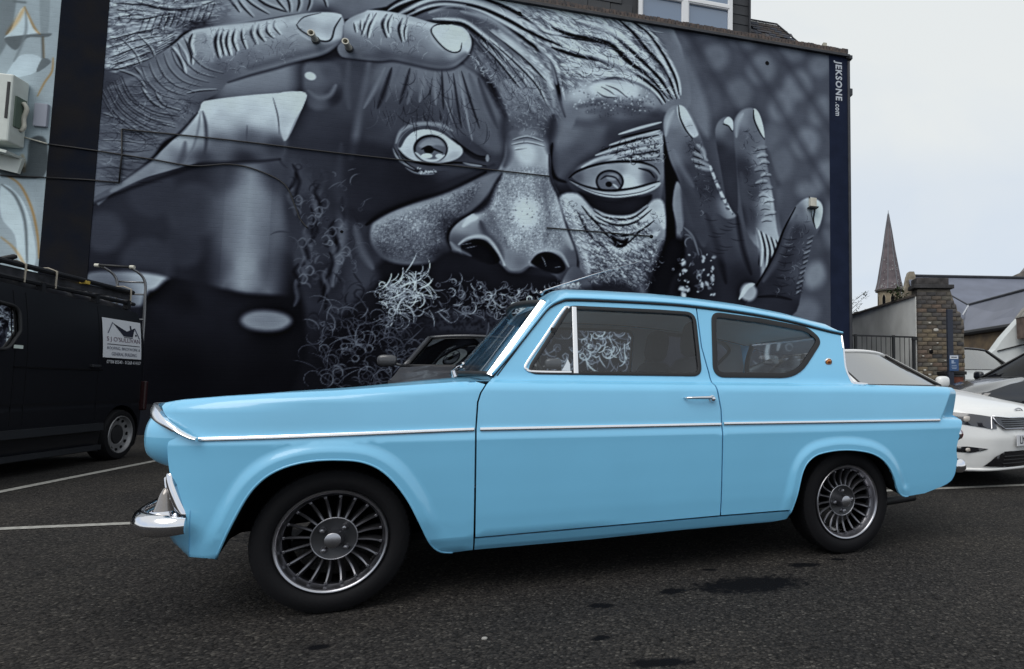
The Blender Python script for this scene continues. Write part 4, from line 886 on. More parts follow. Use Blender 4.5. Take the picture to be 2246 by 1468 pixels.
 ('S',[(6.311,3.3),(6.366,3.263),(6.42,3.258)],.011,.0047,.2,.6,.5),
 ('S',[(6.631,3.784),(6.687,3.747),(6.743,3.742)],.0112,.0048,.76,.6,.5),
 ('S',[(6.959,3.263),(7.015,3.225),(7.071,3.22)],.0113,.0048,.2,.6,.5),
 ('S',[(6.024,3.672),(6.078,3.636),(6.132,3.631)],.0109,.0047,.76,.6,.5),
 ('S',[(6.343,3.159),(6.398,3.122),(6.452,3.117)],.011,.0047,.2,.6,.5),
 ('S',[(6.663,3.641),(6.719,3.604),(6.775,3.599)],.0112,.0048,.76,.6,.5),
 ('S',[(6.991,3.119),(7.047,3.082),(7.103,3.076)],.0113,.0048,.2,.6,.5),
 ('S',[(6.055,3.531),(6.109,3.495),(6.163,3.49)],.0109,.0047,.76,.6,.5),
 ('S',[(6.375,3.018),(6.429,2.98),(6.484,2.975)],.011,.0047,.2,.6,.5),
 ('S',[(6.695,3.498),(6.751,3.461),(6.807,3.456)],.0112,.0048,.76,.6,.5),
 ('S',[(7.023,2.976),(7.079,2.938),(7.135,2.932)],.0113,.0048,.2,.6,.5),
 ('S',[(6.087,3.391),(6.141,3.354),(6.195,3.349)],.0109,.0047,.76,.6,.5),
 ('S',[(6.406,2.876),(6.461,2.839),(6.516,2.833)],.011,.0047,.2,.6,.5),
 ('S',[(6.727,3.355),(6.783,3.318),(6.839,3.313)],.0112,.0048,.76,.6,.5),
 ('S',[(5.802,3.76),(5.855,3.724),(5.909,3.72)],.0109,.0047,.2,.6,.5),
 ('S',[(6.118,3.25),(6.172,3.213),(6.226,3.208)],.0109,.0047,.76,.6,.5),
 ('S',[(6.435,3.73),(6.49,3.694),(6.545,3.689)],.0111,.0048,.2,.6,.5),
 ('S',[(6.759,3.212),(6.815,3.175),(6.871,3.17)],.0112,.0048,.76,.6,.5),
 ('S',[(5.833,3.62),(5.887,3.584),(5.94,3.579)],.0109,.0047,.2,.6,.5),
 ('S',[(6.15,3.109),(6.204,3.073),(6.258,3.067)],.0109,.0047,.76,.6,.5),
 ('S',[(6.466,3.588),(6.521,3.552),(6.577,3.547)],.0111,.0048,.2,.6,.5),
 ('S',[(6.791,3.069),(6.847,3.032),(6.903,3.026)],.0112,.0048,.76,.6,.5),
 ('S',[(5.864,3.48),(5.918,3.444),(5.972,3.439)],.0109,.0047,.2,.6,.5),
 ('S',[(6.181,2.969),(6.235,2.932),(6.29,2.927)],.0109,.0047,.76,.6,.5),
 ('S',[(6.498,3.446),(6.553,3.409),(6.608,3.404)],.0111,.0048,.2,.6,.5),
 ('S',[(6.823,2.927),(6.879,2.889),(6.935,2.883)],.0112,.0048,.76,.6,.5),
 ('S',[(5.896,3.34),(5.949,3.304),(6.003,3.299)],.0108,.0046,.2,.6,.5),
 ('S',[(6.208,3.819),(6.263,3.783),(6.317,3.779)],.011,.0047,.76,.6,.5),
 ('S',[(6.53,3.304),(6.585,3.267),(6.64,3.262)],.0111,.0048,.2,.6,.5),
 ('S',[(6.854,3.79),(6.91,3.753),(6.967,3.749)],.0113,.0048,.76,.6,.5),
 ('S',[(5.927,3.2),(5.981,3.164),(6.034,3.159)],.0108,.0046,.2,.6,.5),
 ('F',[(5.748,2.863),(5.938,2.793),(6.13,2.41),(5.678,2.318),(5.564,2.468)],[(5.83,2.63,.3),(5.71,2.47,.45)],.046,1.0,3.0,1),
 ('P',[(5.56,2.58),(5.94,2.6),(6.02,2.41),(5.49,2.39)],60,.0305,.7,.7),
 ('F',[(7.303,5.318),(7.443,4.998),(7.608,4.512),(7.522,3.925),(7.561,3.188),(7.475,2.372),(7.11,2.361),(7.273,2.93),(7.381,3.506),(7.358,4.243)],[(7.44,4.33,.045),(7.4,2.85,.04)],.058,1.0,3.0,1),
 ('F',[(7.549,4.507),(7.666,4.35),(7.73,3.939),(7.662,3.522),(7.726,3.114),(7.642,2.865),(7.544,3.187),(7.563,3.681),(7.481,4.087)],[(7.61,4.1,.44),(7.64,3.36,.4)],.05,1.0,3.0,1),
 ('F',[(7.23,3.17),(7.56,3.52),(8.23,3.22),(8.92,3.09),(9.0,2.08),(7.15,2.04)],[(7.72,2.71,.05),(8.57,2.57,.06)],.167,1.0,3.0,1),
 ('F',[(7.65,4.68),(8.25,4.9),(8.78,5.47),(9.31,5.26),(9.52,3.98),(9.56,3.46),(9.19,2.93),(8.91,2.25),(7.56,2.21),(7.48,2.7),(7.73,3.2)],[(8.07,4.21,.28),(8.58,3.58,.28),(9.03,4.46,.32),(8.23,2.89,.16),(8.74,2.74,.14),(9.38,3.62,.4),(7.72,2.54,.08)],.086,1.0,3.0,1),
 ('F',[(7.32,5.32),(7.304,5.611),(7.404,5.833),(7.572,5.92),(7.741,5.872),(7.875,5.649),(7.993,5.39),(8.119,5.02),(8.246,4.777),(8.372,4.406),(8.586,4.125),(8.69,3.988),(8.497,3.908),(8.239,3.974),(8.106,3.381),(7.938,3.538),(7.732,4.189),(7.567,4.592),(7.418,4.912)],[(7.45,5.67,.52),(7.49,5.34,.42),(7.74,5.62,.5),(7.53,5.01,.4),(7.82,5.12,.3),(8.07,4.38,.2),(8.15,3.88,.22),(7.73,4.69,.24),(8.5,4.03,.5)],.051,1.0,3.0,1),
 ('F',[(7.555,5.902),(7.673,5.898),(7.791,5.742),(7.909,5.517),(7.942,5.401),(7.806,5.353),(7.671,5.508),(7.571,5.7)],[(7.66,5.82,.74),(7.84,5.5,.62)],.034,1.0,3.0,1),
 ('S',[(7.572,5.912),(7.605,5.687),(7.722,5.463),(7.839,5.34)],.0203,.0118,.05,.9,.5),
 ('S',[(7.924,5.23),(8.034,5.139),(8.076,5.016)],.0426,.0204,.6,.7,.8),
 ('S',[(7.863,5.08),(7.991,5.033),(8.118,4.96)],.0425,.0204,.6,.7,.8),
 ('S',[(7.837,4.951),(7.99,4.915),(8.16,4.862)],.0425,.0204,.6,.7,.8),
 ('S',[(7.904,4.831),(8.074,4.804),(8.194,4.798)],.0425,.0204,.6,.7,.8),
 ('S',[(7.872,5.157),(7.991,5.067)],.0153,.0068,.08,.9,.5),
 ('S',[(7.846,5.011),(8.033,4.969)],.0153,.0068,.08,.9,.5),
 ('S',[(7.862,4.886),(8.075,4.855)],.0153,.0068,.08,.9,.5),
 ('S',[(8.177,4.847),(8.329,4.487),(8.5,4.178),(8.655,4.02)],.0343,.0257,.66,.9,.5),
 ('P',[(8.2,4.82),(8.67,4.05),(8.58,4.0),(8.16,4.68)],22,.0343,.2,.6),
 ('F',[(8.269,5.418),(8.288,5.635),(8.385,5.774),(8.517,5.824),(8.604,5.712),(8.652,5.285),(8.697,4.602),(8.69,4.005),(8.5,4.246),(8.376,4.831)],[(8.38,5.6,.46),(8.56,5.45,.32),(8.51,4.93,.2),(8.63,4.43,.22),(8.34,5.17,.2)],.043,1.0,3.0,1),
 ('F',[(8.428,5.727),(8.517,5.824),(8.604,5.747),(8.602,5.582),(8.497,5.649)],[(8.53,5.72,.72)],.026,1.0,3.0,1),
 ('S',[(8.41,5.674),(8.515,5.651),(8.593,5.555)],.0174,.0087,.05,.9,.5),
 ('F',[(8.627,5.455),(8.621,5.714),(8.694,5.896),(8.829,6.016),(9.009,6.046),(9.142,5.903),(9.228,5.605),(9.241,5.256),(9.307,4.827),(9.391,4.399),(9.472,3.8),(9.522,3.544),(9.373,3.279),(8.931,3.596),(8.763,4.266),(8.682,4.858)],[(8.74,5.81,.5),(8.82,5.48,.36),(9.05,5.76,.42),(8.81,4.87,.2),(9.18,5.08,.48),(8.99,4.45,.26),(9.3,4.31,.62),(9.38,3.79,.6),(8.85,4.02,.2)],.053,1.0,3.0,1),
 ('F',[(9.009,6.037),(9.107,5.978),(9.194,5.733),(9.218,5.499),(9.12,5.611),(9.033,5.829)],[(9.1,5.81,.8)],.027,1.0,3.0,1),
 ('S',[(9.008,6.019),(9.024,5.828),(9.138,5.596),(9.226,5.482)],.0196,.0107,.05,.9,.5),
 ('S',[(9.043,5.272),(9.17,5.337),(9.27,5.338)],.0302,.0124,.5,.6,.8),
 ('S',[(9.051,5.238),(9.16,5.275),(9.269,5.294)],.0133,.0062,.14,.7,.5),
 ('S',[(9.077,5.136),(9.186,5.199),(9.285,5.182)],.0302,.0124,.62,.6,.8),
 ('S',[(9.085,5.102),(9.176,5.137),(9.285,5.138)],.0133,.0062,.14,.7,.5),
 ('S',[(9.129,5.019),(9.22,5.08),(9.319,5.046)],.0302,.0124,.62,.6,.8),
 ('S',[(9.138,4.985),(9.21,5.018),(9.319,5.002)],.0133,.0062,.14,.7,.5),
 ('S',[(9.028,4.872),(9.146,4.934),(9.245,4.926)],.0301,.0124,.5,.6,.8),
 ('S',[(9.037,4.838),(9.136,4.872),(9.244,4.882)],.0133,.0062,.14,.7,.5),
 ('S',[(9.153,4.779),(9.253,4.839),(9.352,4.813)],.0302,.0124,.62,.6,.8),
 ('S',[(9.161,4.745),(9.243,4.778),(9.351,4.77)],.0133,.0062,.14,.7,.5),
 ('S',[(9.052,4.632),(9.178,4.694),(9.278,4.694)],.03,.0124,.62,.6,.8),
 ('S',[(9.06,4.598),(9.169,4.633),(9.277,4.65)],.0133,.0062,.14,.7,.5),
 ('S',[(9.176,4.538),(9.285,4.599),(9.385,4.581)],.0301,.0124,.5,.6,.8),
 ('S',[(9.185,4.504),(9.275,4.538),(9.384,4.538)],.0133,.0062,.14,.7,.5),
 ('S',[(9.12,4.396),(9.211,4.455),(9.31,4.419)],.03,.0124,.62,.6,.8),
 ('S',[(9.129,4.362),(9.201,4.393),(9.309,4.376)],.0132,.0062,.14,.7,.5),
 ('S',[(9.2,4.298),(9.318,4.359),(9.417,4.349)],.0301,.0124,.62,.6,.8),
 ('S',[(9.208,4.264),(9.308,4.298),(9.416,4.306)],.0133,.0062,.14,.7,.5),
 ('S',[(9.144,4.157),(9.243,4.215),(9.342,4.188)],.03,.0123,.5,.6,.8),
 ('S',[(9.152,4.123),(9.233,4.154),(9.341,4.145)],.0132,.0062,.14,.7,.5),
 ('S',[(9.223,4.059),(9.35,4.119),(9.45,4.118)],.0301,.0124,.62,.6,.8),
 ('S',[(9.231,4.025),(9.34,4.058),(9.449,4.074)],.0133,.0062,.14,.7,.5),
 ('S',[(9.167,3.935),(9.276,3.994),(9.375,3.974)],.03,.0123,.62,.6,.8),
 ('S',[(9.176,3.901),(9.266,3.933),(9.374,3.931)],.0132,.0062,.14,.7,.5),
 ('S',[(9.058,3.774),(9.142,3.438),(9.11,3.096)],.0279,.0105,.12,.8,.5),
 ('S',[(9.106,3.751),(9.191,3.423),(9.159,3.073)],.0279,.0105,.68,.8,.5),
 ('S',[(9.155,3.729),(9.24,3.409),(9.208,3.05)],.028,.0105,.12,.8,.5),
 ('S',[(9.204,3.706),(9.289,3.394),(9.256,3.027)],.028,.0105,.68,.8,.5),
 ('S',[(9.253,3.683),(9.338,3.38),(9.305,3.003)],.0281,.0105,.12,.8,.5),
 ('S',[(9.302,3.66),(9.388,3.365),(9.354,2.98)],.0281,.0105,.68,.8,.5),
 ('S',[(9.351,3.638),(9.437,3.351),(9.403,2.956)],.0281,.0106,.12,.8,.5),
 ('S',[(9.401,3.615),(9.486,3.336),(9.452,2.933)],.0282,.0106,.68,.8,.5),
 ('S',[(9.45,3.592),(9.536,3.322),(9.502,2.909)],.0282,.0106,.12,.8,.5),
 ('S',[(9.067,3.774),(9.175,3.269),(9.204,2.846),(9.05,2.587)],.0522,.0174,.6,.7,.7),
 ('F',[(8.88,2.414),(9.142,2.827),(9.353,3.193),(9.484,3.473),(9.617,3.809),(9.732,4.077),(9.866,4.278),(10.017,4.412),(10.187,4.46),(10.365,4.385),(10.408,4.211),(10.344,3.898),(10.226,3.671),(10.129,3.491),(10.026,3.052),(9.963,2.661),(9.761,2.185),(8.912,2.165)],[(9.89,4.17,.42),(10.22,4.29,.7),(9.84,3.74,.22),(10.11,3.58,.3),(9.6,3.29,.19),(9.36,2.77,.16),(9.96,2.96,.3),(9.72,2.44,.16),(9.86,2.62,.22)],.045,1.0,3.0,1),
 ('S',[(8.88,2.414),(9.142,2.827),(9.353,3.193),(9.484,3.473),(9.617,3.809),(9.846,4.242)],.0264,.0132,.03,.8,.5),
 ('F',[(10.242,4.411),(10.383,4.333),(10.398,4.166),(10.336,3.942),(10.259,3.866),(10.215,4.022),(10.258,4.245)],[(10.31,4.2,.78)],.027,1.0,3.0,1),
 ('S',[(10.259,4.289),(10.215,4.039),(10.259,3.866)],.0182,.0091,.05,.9,.5),
 ('S',[(10.086,3.663),(10.152,3.693),(10.218,3.732)],.0218,.0091,.42,.6,.8),
 ('S',[(10.076,3.628),(10.151,3.658),(10.199,3.696)],.0127,.0063,.09,.7,.5),
 ('S',[(10.08,3.567),(10.127,3.596),(10.193,3.635)],.0217,.009,.56,.6,.8),
 ('S',[(10.051,3.531),(10.126,3.561),(10.174,3.598)],.0127,.0063,.09,.7,.5),
 ('S',[(10.074,3.471),(10.103,3.499),(10.169,3.537)],.0217,.009,.42,.6,.8),
 ('S',[(10.027,3.434),(10.102,3.464),(10.149,3.501)],.0126,.0063,.09,.7,.5),
 ('S',[(10.013,3.372),(10.078,3.401),(10.144,3.44)],.0216,.009,.56,.6,.8),
 ('S',[(10.003,3.337),(10.078,3.367),(10.125,3.404)],.0126,.0063,.09,.7,.5),
 ('S',[(10.007,3.276),(10.054,3.305),(10.12,3.343)],.0216,.009,.42,.6,.8),
 ('S',[(9.978,3.24),(10.053,3.27),(10.1,3.307)],.0126,.0063,.09,.7,.5),
 ('S',[(10.001,3.181),(10.03,3.208),(10.095,3.246)],.0216,.009,.56,.6,.8),
 ('S',[(9.954,3.144),(10.029,3.173),(10.076,3.21)],.0126,.0063,.09,.7,.5),
 ('S',[(9.94,3.083),(10.005,3.112),(10.071,3.149)],.0215,.009,.42,.6,.8),
 ('S',[(9.93,3.048),(10.005,3.077),(10.052,3.114)],.0125,.0063,.09,.7,.5),
 ('S',[(9.934,2.988),(9.981,3.015),(10.047,3.053)],.0215,.009,.56,.6,.8),
 ('S',[(9.906,2.952),(9.98,2.981),(10.028,3.017)],.0125,.0063,.09,.7,.5),
 ('S',[(9.929,2.893),(9.957,2.92),(10.023,2.957)],.0215,.0089,.42,.6,.8),
 ('S',[(9.882,2.856),(9.956,2.885),(10.003,2.921)],.0125,.0063,.09,.7,.5),
 ('S',[(9.868,2.795),(9.933,2.824),(9.998,2.861)],.0214,.0089,.56,.6,.8),
 ('S',[(9.858,2.761),(9.932,2.789),(9.979,2.826)],.0125,.0062,.09,.7,.5),
 ('S',[(9.862,2.701),(9.909,2.728),(9.974,2.765)],.0214,.0089,.42,.6,.8),
 ('S',[(9.834,2.666),(9.908,2.694),(9.955,2.73)],.0125,.0062,.09,.7,.5),
 ('S',[(9.857,2.606),(9.885,2.633),(9.95,2.67)],.0213,.0089,.56,.6,.8),
 ('S',[(9.81,2.571),(9.884,2.599),(9.931,2.635)],.0124,.0062,.09,.7,.5),
 ('S',[(9.093,2.505),(9.45,2.533),(9.767,2.484)],.035,.0131,.05,.6,.5),
 ('F',[(9.08,2.59),(9.05,2.5),(8.99,2.44),(8.92,2.42),(8.84,2.44),(8.78,2.49),(8.76,2.58),(8.78,2.66),(8.84,2.73),(8.92,2.75),(9.0,2.73),(9.06,2.67)],[(8.92,2.58,.55)],.086,1.0,3.0,1),
 ('S',[(8.741,2.452),(8.901,2.683),(9.025,2.738)],.0429,.0172,.72,.8,.5),
 ('K',[(7.56,3.68),(8.06,3.38),(8.27,2.56),(7.48,2.45)],34,.182,.42,.0182,.6,1,1.6,.7),
 ('P',[(7.64,3.19),(8.32,3.23),(8.4,2.48),(7.56,2.46)],34,.0499,.62,.8),
 ('S',[(7.696,3.689),(7.862,3.534),(7.978,3.209)],.025,.0125,.4,.8,.5),
 ('S',[(7.345,5.323),(7.387,5.595),(7.488,5.809)],.0418,.0167,.62,.6,.9),
 ('S',[(7.485,5.086),(7.651,4.766),(7.859,4.449)],.0587,.0251,.44,.5,1),
 ('S',[(7.734,4.564),(7.984,4.124),(8.168,3.718)],.0842,.0337,.3,.5,1),
 ('S',[(8.671,5.46),(8.692,5.722),(8.801,5.925)],.0439,.0176,.6,.6,.9),
 ('S',[(8.769,4.78),(8.886,4.189),(9.021,3.686)],.0697,.0349,.3,.5,1),
 ('S',[(8.111,3.966),(8.319,3.393),(8.485,2.734)],.0677,.0254,.06,.6,.9),
 ('S',[(8.69,4.005),(8.797,3.419),(8.966,2.921)],.0518,.0259,.07,.6,.9),
 ('F',[(7.73,4.27),(8.24,4.23),(8.58,3.74),(8.66,3.16),(8.23,3.22),(7.9,3.7)],[(8.15,3.88,.26),(8.49,3.4,.22)],.203,.6,3.0,1),
 ('S',[(8.067,3.879),(8.186,3.853),(8.324,3.871)],.0127,.0051,.1,.5,.5),
 ('S',[(8.21,3.646),(8.33,3.619),(8.468,3.636)],.0127,.0051,.1,.5,.5),
 ('S',[(8.354,3.412),(8.474,3.385),(8.613,3.401)],.0128,.0051,.1,.5,.5),
 ('S',[(8.505,3.849),(8.627,3.823),(8.767,3.841)],.0129,.0052,.1,.5,.5),
 ('S',[(8.133,3.583),(8.252,3.556),(8.39,3.573)],.0127,.0051,.1,.5,.5),
 ('S',[(8.276,3.349),(8.396,3.322),(8.534,3.338)],.0127,.0051,.1,.5,.5),
 ('S',[(8.426,3.785),(8.547,3.759),(8.687,3.776)],.0129,.0051,.1,.5,.5),
 ('S',[(8.571,3.55),(8.693,3.523),(8.833,3.539)],.0129,.0052,.1,.5,.5),
 ('S',[(8.199,3.287),(8.318,3.259),(8.456,3.275)],.0127,.0051,.1,.5,.5),
 ('S',[(8.348,3.721),(8.469,3.695),(8.608,3.712)],.0128,.0051,.1,.5,.5),
 ('S',[(9.862,4.085),(9.669,3.639),(9.461,3.198),(9.204,2.804)],.062,.0266,.34,.5,1),
 ('S',[(9.578,3.634),(9.724,3.608),(9.881,3.643)],.0134,.0054,.09,.55,.5),
 ('S',[(9.548,3.486),(9.693,3.459),(9.85,3.493)],.0134,.0053,.09,.55,.5),
 ('S',[(9.518,3.338),(9.663,3.311),(9.82,3.345)],.0133,.0053,.09,.55,.5),
 ('S',[(9.488,3.191),(9.633,3.163),(9.789,3.197)],.0133,.0053,.09,.55,.5),
 ('S',[(9.459,3.044),(9.603,3.016),(9.759,3.049)],.0133,.0053,.09,.55,.5),
 ('S',[(9.429,2.898),(9.574,2.87),(9.729,2.902)],.0132,.0053,.09,.55,.5),
 ('S',[(9.4,2.752),(9.544,2.723),(9.699,2.755)],.0132,.0053,.09,.55,.5),
 ('S',[(9.371,2.607),(9.514,2.578),(9.669,2.608)],.0132,.0053,.09,.55,.5),
 ('F',[(-1.025,6.684),(2.833,7.353),(2.81,6.965),(2.518,6.811),(2.168,6.59),(1.88,6.65),(1.508,6.561),(1.028,6.385),(.504,6.19),(.107,6.06),(-.079,5.809),(-.42,5.403),(-.738,5.26),(-.944,5.133)],[(-.69,6.4,.6),(-.31,6.51,.58),(.2,6.6,.54),(-.45,6.02,.54),(-.65,5.58,.6),(-.22,5.84,.48),(-.01,6.15,.42),(.38,6.39,.46),(.78,6.63,.56),(1.02,6.56,.48),(1.38,6.77,.54),(1.87,6.89,.5),(2.26,6.87,.42),(1.88,6.68,.28),(2.58,7.04,.44),(.27,6.16,.26),(-.26,5.56,.36)],.039,1.0,3.0,1),
 ('W',[(-.841,6.44),(-.58,6.448),(-.247,6.412),(.092,6.396),(.429,6.578)],.0219,.1,.62,.8,1),
 ('W',[(-.818,6.32),(-.521,6.354),(-.189,6.372),(.081,6.38)],.0155,.1,.62,.8,1),
 ('W',[(-.807,6.205),(-.517,6.271),(-.296,6.278)],.0123,.1,.62,.8,1),
 ('W',[(-.781,6.106),(-.567,6.18),(-.405,6.233)],.0123,.1,.62,.8,1),
 ('W',[(-.523,6.388),(-.244,6.342),(.082,6.373)],.025,.1,.62,.8,1),
 ('W',[(.481,6.729),(.602,6.642),(.665,6.544)],.0162,.1,.62,.8,1),
 ('W',[(.551,6.741),(.663,6.58),(.757,6.451)],.0195,.1,.62,.8,1),
 ('W',[(.656,6.759),(.782,6.563),(.937,6.407)],.0196,.1,.62,.8,1),
 ('W',[(.744,6.773),(.899,6.618),(1.144,6.49)],.0197,.1,.62,.8,1),
 ('W',[(.892,6.798),(1.078,6.647),(1.385,6.571)],.0232,.1,.62,.8,1),
 ('W',[(1.161,6.843),(1.257,6.712),(1.372,6.584)],.02,.1,.62,.8,1),
 ('W',[(1.313,6.868),(1.391,6.734),(1.415,6.576)],.0201,.1,.62,.8,1),
 ('W',[(1.496,6.899),(1.532,6.757),(1.507,6.605)],.0202,.1,.62,.8,1),
 ('W',[(1.67,6.928),(1.675,6.78),(1.642,6.642)],.017,.1,.62,.8,1),
 ('W',[(1.807,6.951),(1.873,6.85),(1.909,6.744)],.0171,.1,.62,.8,1),
 ('W',[(-.488,5.902),(-.451,6.046),(-.424,6.175)],.0123,.12,.6,.75,1),
 ('W',[(-.413,5.936),(-.376,6.08),(-.348,6.209)],.0124,.12,.6,.75,1),
 ('W',[(-.337,5.969),(-.3,6.113),(-.272,6.243)],.0124,.12,.6,.75,1),
 ('W',[(-.261,6.002),(-.223,6.147),(-.196,6.277)],.0125,.12,.6,.75,1),
 ('W',[(-.185,6.036),(-.147,6.181),(-.119,6.312)],.0125,.12,.6,.75,1),
 ('W',[(-.108,6.07),(-.07,6.216),(-.042,6.346)],.0125,.12,.6,.75,1),
 ('W',[(-.031,6.104),(.008,6.25),(.036,6.381)],.0126,.12,.6,.75,1),
 ('W',[(.047,6.138),(.086,6.285),(.114,6.416)],.0126,.12,.6,.75,1),
 ('W',[(.125,6.172),(.164,6.319),(.192,6.451)],.0127,.12,.6,.75,1),
 ('W',[(.203,6.207),(.242,6.354),(.271,6.487)],.0127,.12,.6,.75,1),
 ('W',[(.282,6.241),(.321,6.389),(.35,6.522)],.0128,.12,.6,.75,1),
 ('W',[(.361,6.276),(.401,6.425),(.43,6.558)],.0128,.12,.6,.75,1),
 ('C',[(-.93,6.49),(.2,6.61),(.66,6.54),(.0,5.88),(-.42,5.4),(-.87,5.28)],.311,.035,.5,3.2,.25),
 ('W',[(-.81,5.828),(-.737,5.887),(-.654,5.96)],.0091,.14,.66,.75,1),
 ('W',[(-.646,5.694),(-.573,5.753),(-.49,5.826)],.0092,.14,.66,.75,1),
 ('W',[(-.482,5.56),(-.408,5.618),(-.324,5.691)],.0092,.14,.66,.75,1),
 ('W',[(-.317,5.424),(-.242,5.482),(-.157,5.555)],.0093,.14,.66,.75,1),
 ('W',[(-.177,5.871),(-.102,5.931),(-.015,6.007)],.0094,.14,.66,.75,1),
 ('W',[(-.666,5.644),(-.593,5.702),(-.509,5.776)],.0091,.14,.66,.75,1),
 ('W',[(-.502,5.509),(-.428,5.567),(-.344,5.64)],.0092,.14,.66,.75,1),
 ('W',[(-.336,5.373),(-.262,5.431),(-.177,5.504)],.0093,.14,.66,.75,1),
 ('W',[(-.197,5.82),(-.122,5.879),(-.035,5.955)],.0094,.14,.66,.75,1),
 ('W',[(-.685,5.593),(-.612,5.651),(-.528,5.725)],.0091,.14,.66,.75,1),
 ('W',[(-.521,5.459),(-.447,5.516),(-.363,5.59)],.0092,.14,.66,.75,1),
 ('W',[(-.356,5.323),(-.282,5.38),(-.196,5.453)],.0092,.14,.66,.75,1),
 ('W',[(-.217,5.769),(-.142,5.828),(-.055,5.903)],.0093,.14,.66,.75,1),
 ('W',[(-.704,5.543),(-.631,5.601),(-.548,5.674)],.0091,.14,.66,.75,1),
 ('W',[(-.54,5.408),(-.467,5.466),(-.383,5.539)],.0092,.14,.66,.75,1),
 ('W',[(-.403,5.853),(-.329,5.912),(-.244,5.987)],.0093,.14,.66,.75,1),
 ('W',[(-.237,5.717),(-.161,5.776),(-.075,5.851)],.0093,.14,.66,.75,1),
 ('W',[(-.723,5.493),(-.65,5.55),(-.567,5.623)],.0091,.14,.66,.75,1),
 ('W',[(-.559,5.358),(-.486,5.415),(-.402,5.488)],.0092,.14,.66,.75,1),
 ('W',[(-.423,5.802),(-.348,5.861),(-.263,5.935)],.0093,.14,.66,.75,1),
 ('W',[(-.256,5.666),(-.181,5.725),(-.096,5.8)],.0093,.14,.66,.75,1),
 ('W',[(-.742,5.443),(-.669,5.5),(-.586,5.573)],.0091,.14,.66,.75,1),
 ('W',[(-.579,5.308),(-.505,5.365),(-.422,5.437)],.0091,.14,.66,.75,1),
 ('W',[(-.442,5.751),(-.368,5.809),(-.283,5.884)],.0093,.14,.66,.75,1),
 ('W',[(-.276,5.615),(-.201,5.674),(-.116,5.748)],.0093,.14,.66,.75,1),
 ('W',[(-.761,5.393),(-.688,5.45),(-.605,5.522)],.0091,.14,.66,.75,1),
 ('W',[(-.626,5.834),(-.553,5.893),(-.469,5.967)],.0092,.14,.66,.75,1),
 ('W',[(-.462,5.7),(-.388,5.758),(-.303,5.833)],.0092,.14,.66,.75,1),
 ('W',[(-.296,5.564),(-.221,5.623),(-.135,5.697)],.0093,.14,.66,.75,1),
 ('W',[(-.78,5.343),(-.707,5.4),(-.625,5.472)],.0091,.14,.66,.75,1),
 ('W',[(-.645,5.783),(-.572,5.842),(-.489,5.916)],.0092,.14,.66,.75,1),
 ('W',[(-.481,5.649),(-.407,5.707),(-.323,5.781)],.0092,.14,.66,.75,1),
 ('W',[(-.315,5.513),(-.241,5.572),(-.155,5.646)],.0093,.14,.66,.75,1),
 ('W',[(-.148,5.377),(-.073,5.435),(.013,5.509)],.0093,.14,.66,.75,1),
 ('W',[(-.771,5.909),(-.731,5.867),(-.691,5.825)],.0067,.2,.62,.45,-1),
 ('W',[(-.669,5.712),(-.629,5.669),(-.589,5.627)],.0067,.2,.62,.45,-1),
 ('W',[(-.567,5.514),(-.527,5.471),(-.487,5.429)],.0067,.2,.62,.45,-1),
 ('W',[(-.49,5.826),(-.449,5.784),(-.409,5.742)],.0068,.2,.62,.45,-1),
 ('W',[(-.387,5.628),(-.346,5.585),(-.306,5.542)],.0068,.2,.62,.45,-1),
 ('W',[(-.308,5.943),(-.267,5.9),(-.226,5.857)],.0068,.2,.62,.45,-1),
 ('W',[(-.694,5.674),(-.654,5.632),(-.614,5.589)],.0067,.2,.62,.45,-1),
 ('W',[(-.592,5.476),(-.552,5.434),(-.512,5.391)],.0067,.2,.62,.45,-1),
 ('W',[(-.515,5.788),(-.475,5.746),(-.434,5.704)],.0067,.2,.62,.45,-1),
 ('W',[(-.413,5.59),(-.372,5.547),(-.332,5.504)],.0068,.2,.62,.45,-1),
 ('W',[(-.334,5.904),(-.293,5.862),(-.252,5.819)],.0068,.2,.62,.45,-1),
 ('W',[(-.719,5.636),(-.679,5.594),(-.639,5.552)],.0067,.2,.62,.45,-1),
 ('W',[(-.618,5.439),(-.578,5.396),(-.537,5.354)],.0067,.2,.62,.45,-1),
 ('W',[(-.541,5.75),(-.5,5.708),(-.46,5.666)],.0067,.2,.62,.45,-1),
 ('S',[(-.821,6.374),(-.469,6.418),(-.079,6.411),(.317,6.488)],.0437,.0175,.62,.6,1),
 ('S',[(-.788,6.256),(-.464,6.307),(-.186,6.296)],.0308,.0123,.6,.6,1),
 ('S',[(-.78,5.56),(-.491,5.751),(-.196,5.917)],.0368,.0147,.64,.6,1),
 ('S',[(-.013,6.21),(.378,6.427),(.776,6.706)],.0577,.0231,.54,.6,1),
 ('S',[(-.769,5.868),(-.504,6.01),(-.235,6.148)],.043,.0172,.58,.6,1),
 ('S',[(.195,6.646),(.773,6.778),(1.253,6.829)],.0392,.0157,.6,.6,1),
 ('W',[(-.843,5.755),(-.553,5.9),(-.23,6.051)],.0123,.1,.64,.8,1),
 ('W',[(-.837,5.634),(-.495,5.819),(-.169,5.935)],.0123,.1,.64,.8,1),
 ('W',[(-.814,5.487),(-.489,5.703),(-.111,5.895)],.0123,.1,.64,.8,1),
 ('W',[(-.787,5.389),(-.535,5.525),(-.269,5.699)],.0122,.1,.64,.8,1),
 ('W',[(-.741,5.328),(-.478,5.464),(-.264,5.596)],.0122,.1,.64,.8,1),
 ('W',[(-.685,5.812),(-.513,5.631),(-.422,5.437)],.0122,.1,.64,.8,1),
 ('W',[(-.499,5.908),(-.326,5.726),(-.262,5.562)],.0123,.1,.64,.8,1),
 ('W',[(-.754,6.11),(-.456,6.142),(-.184,6.254)],.0123,.1,.64,.8,1),
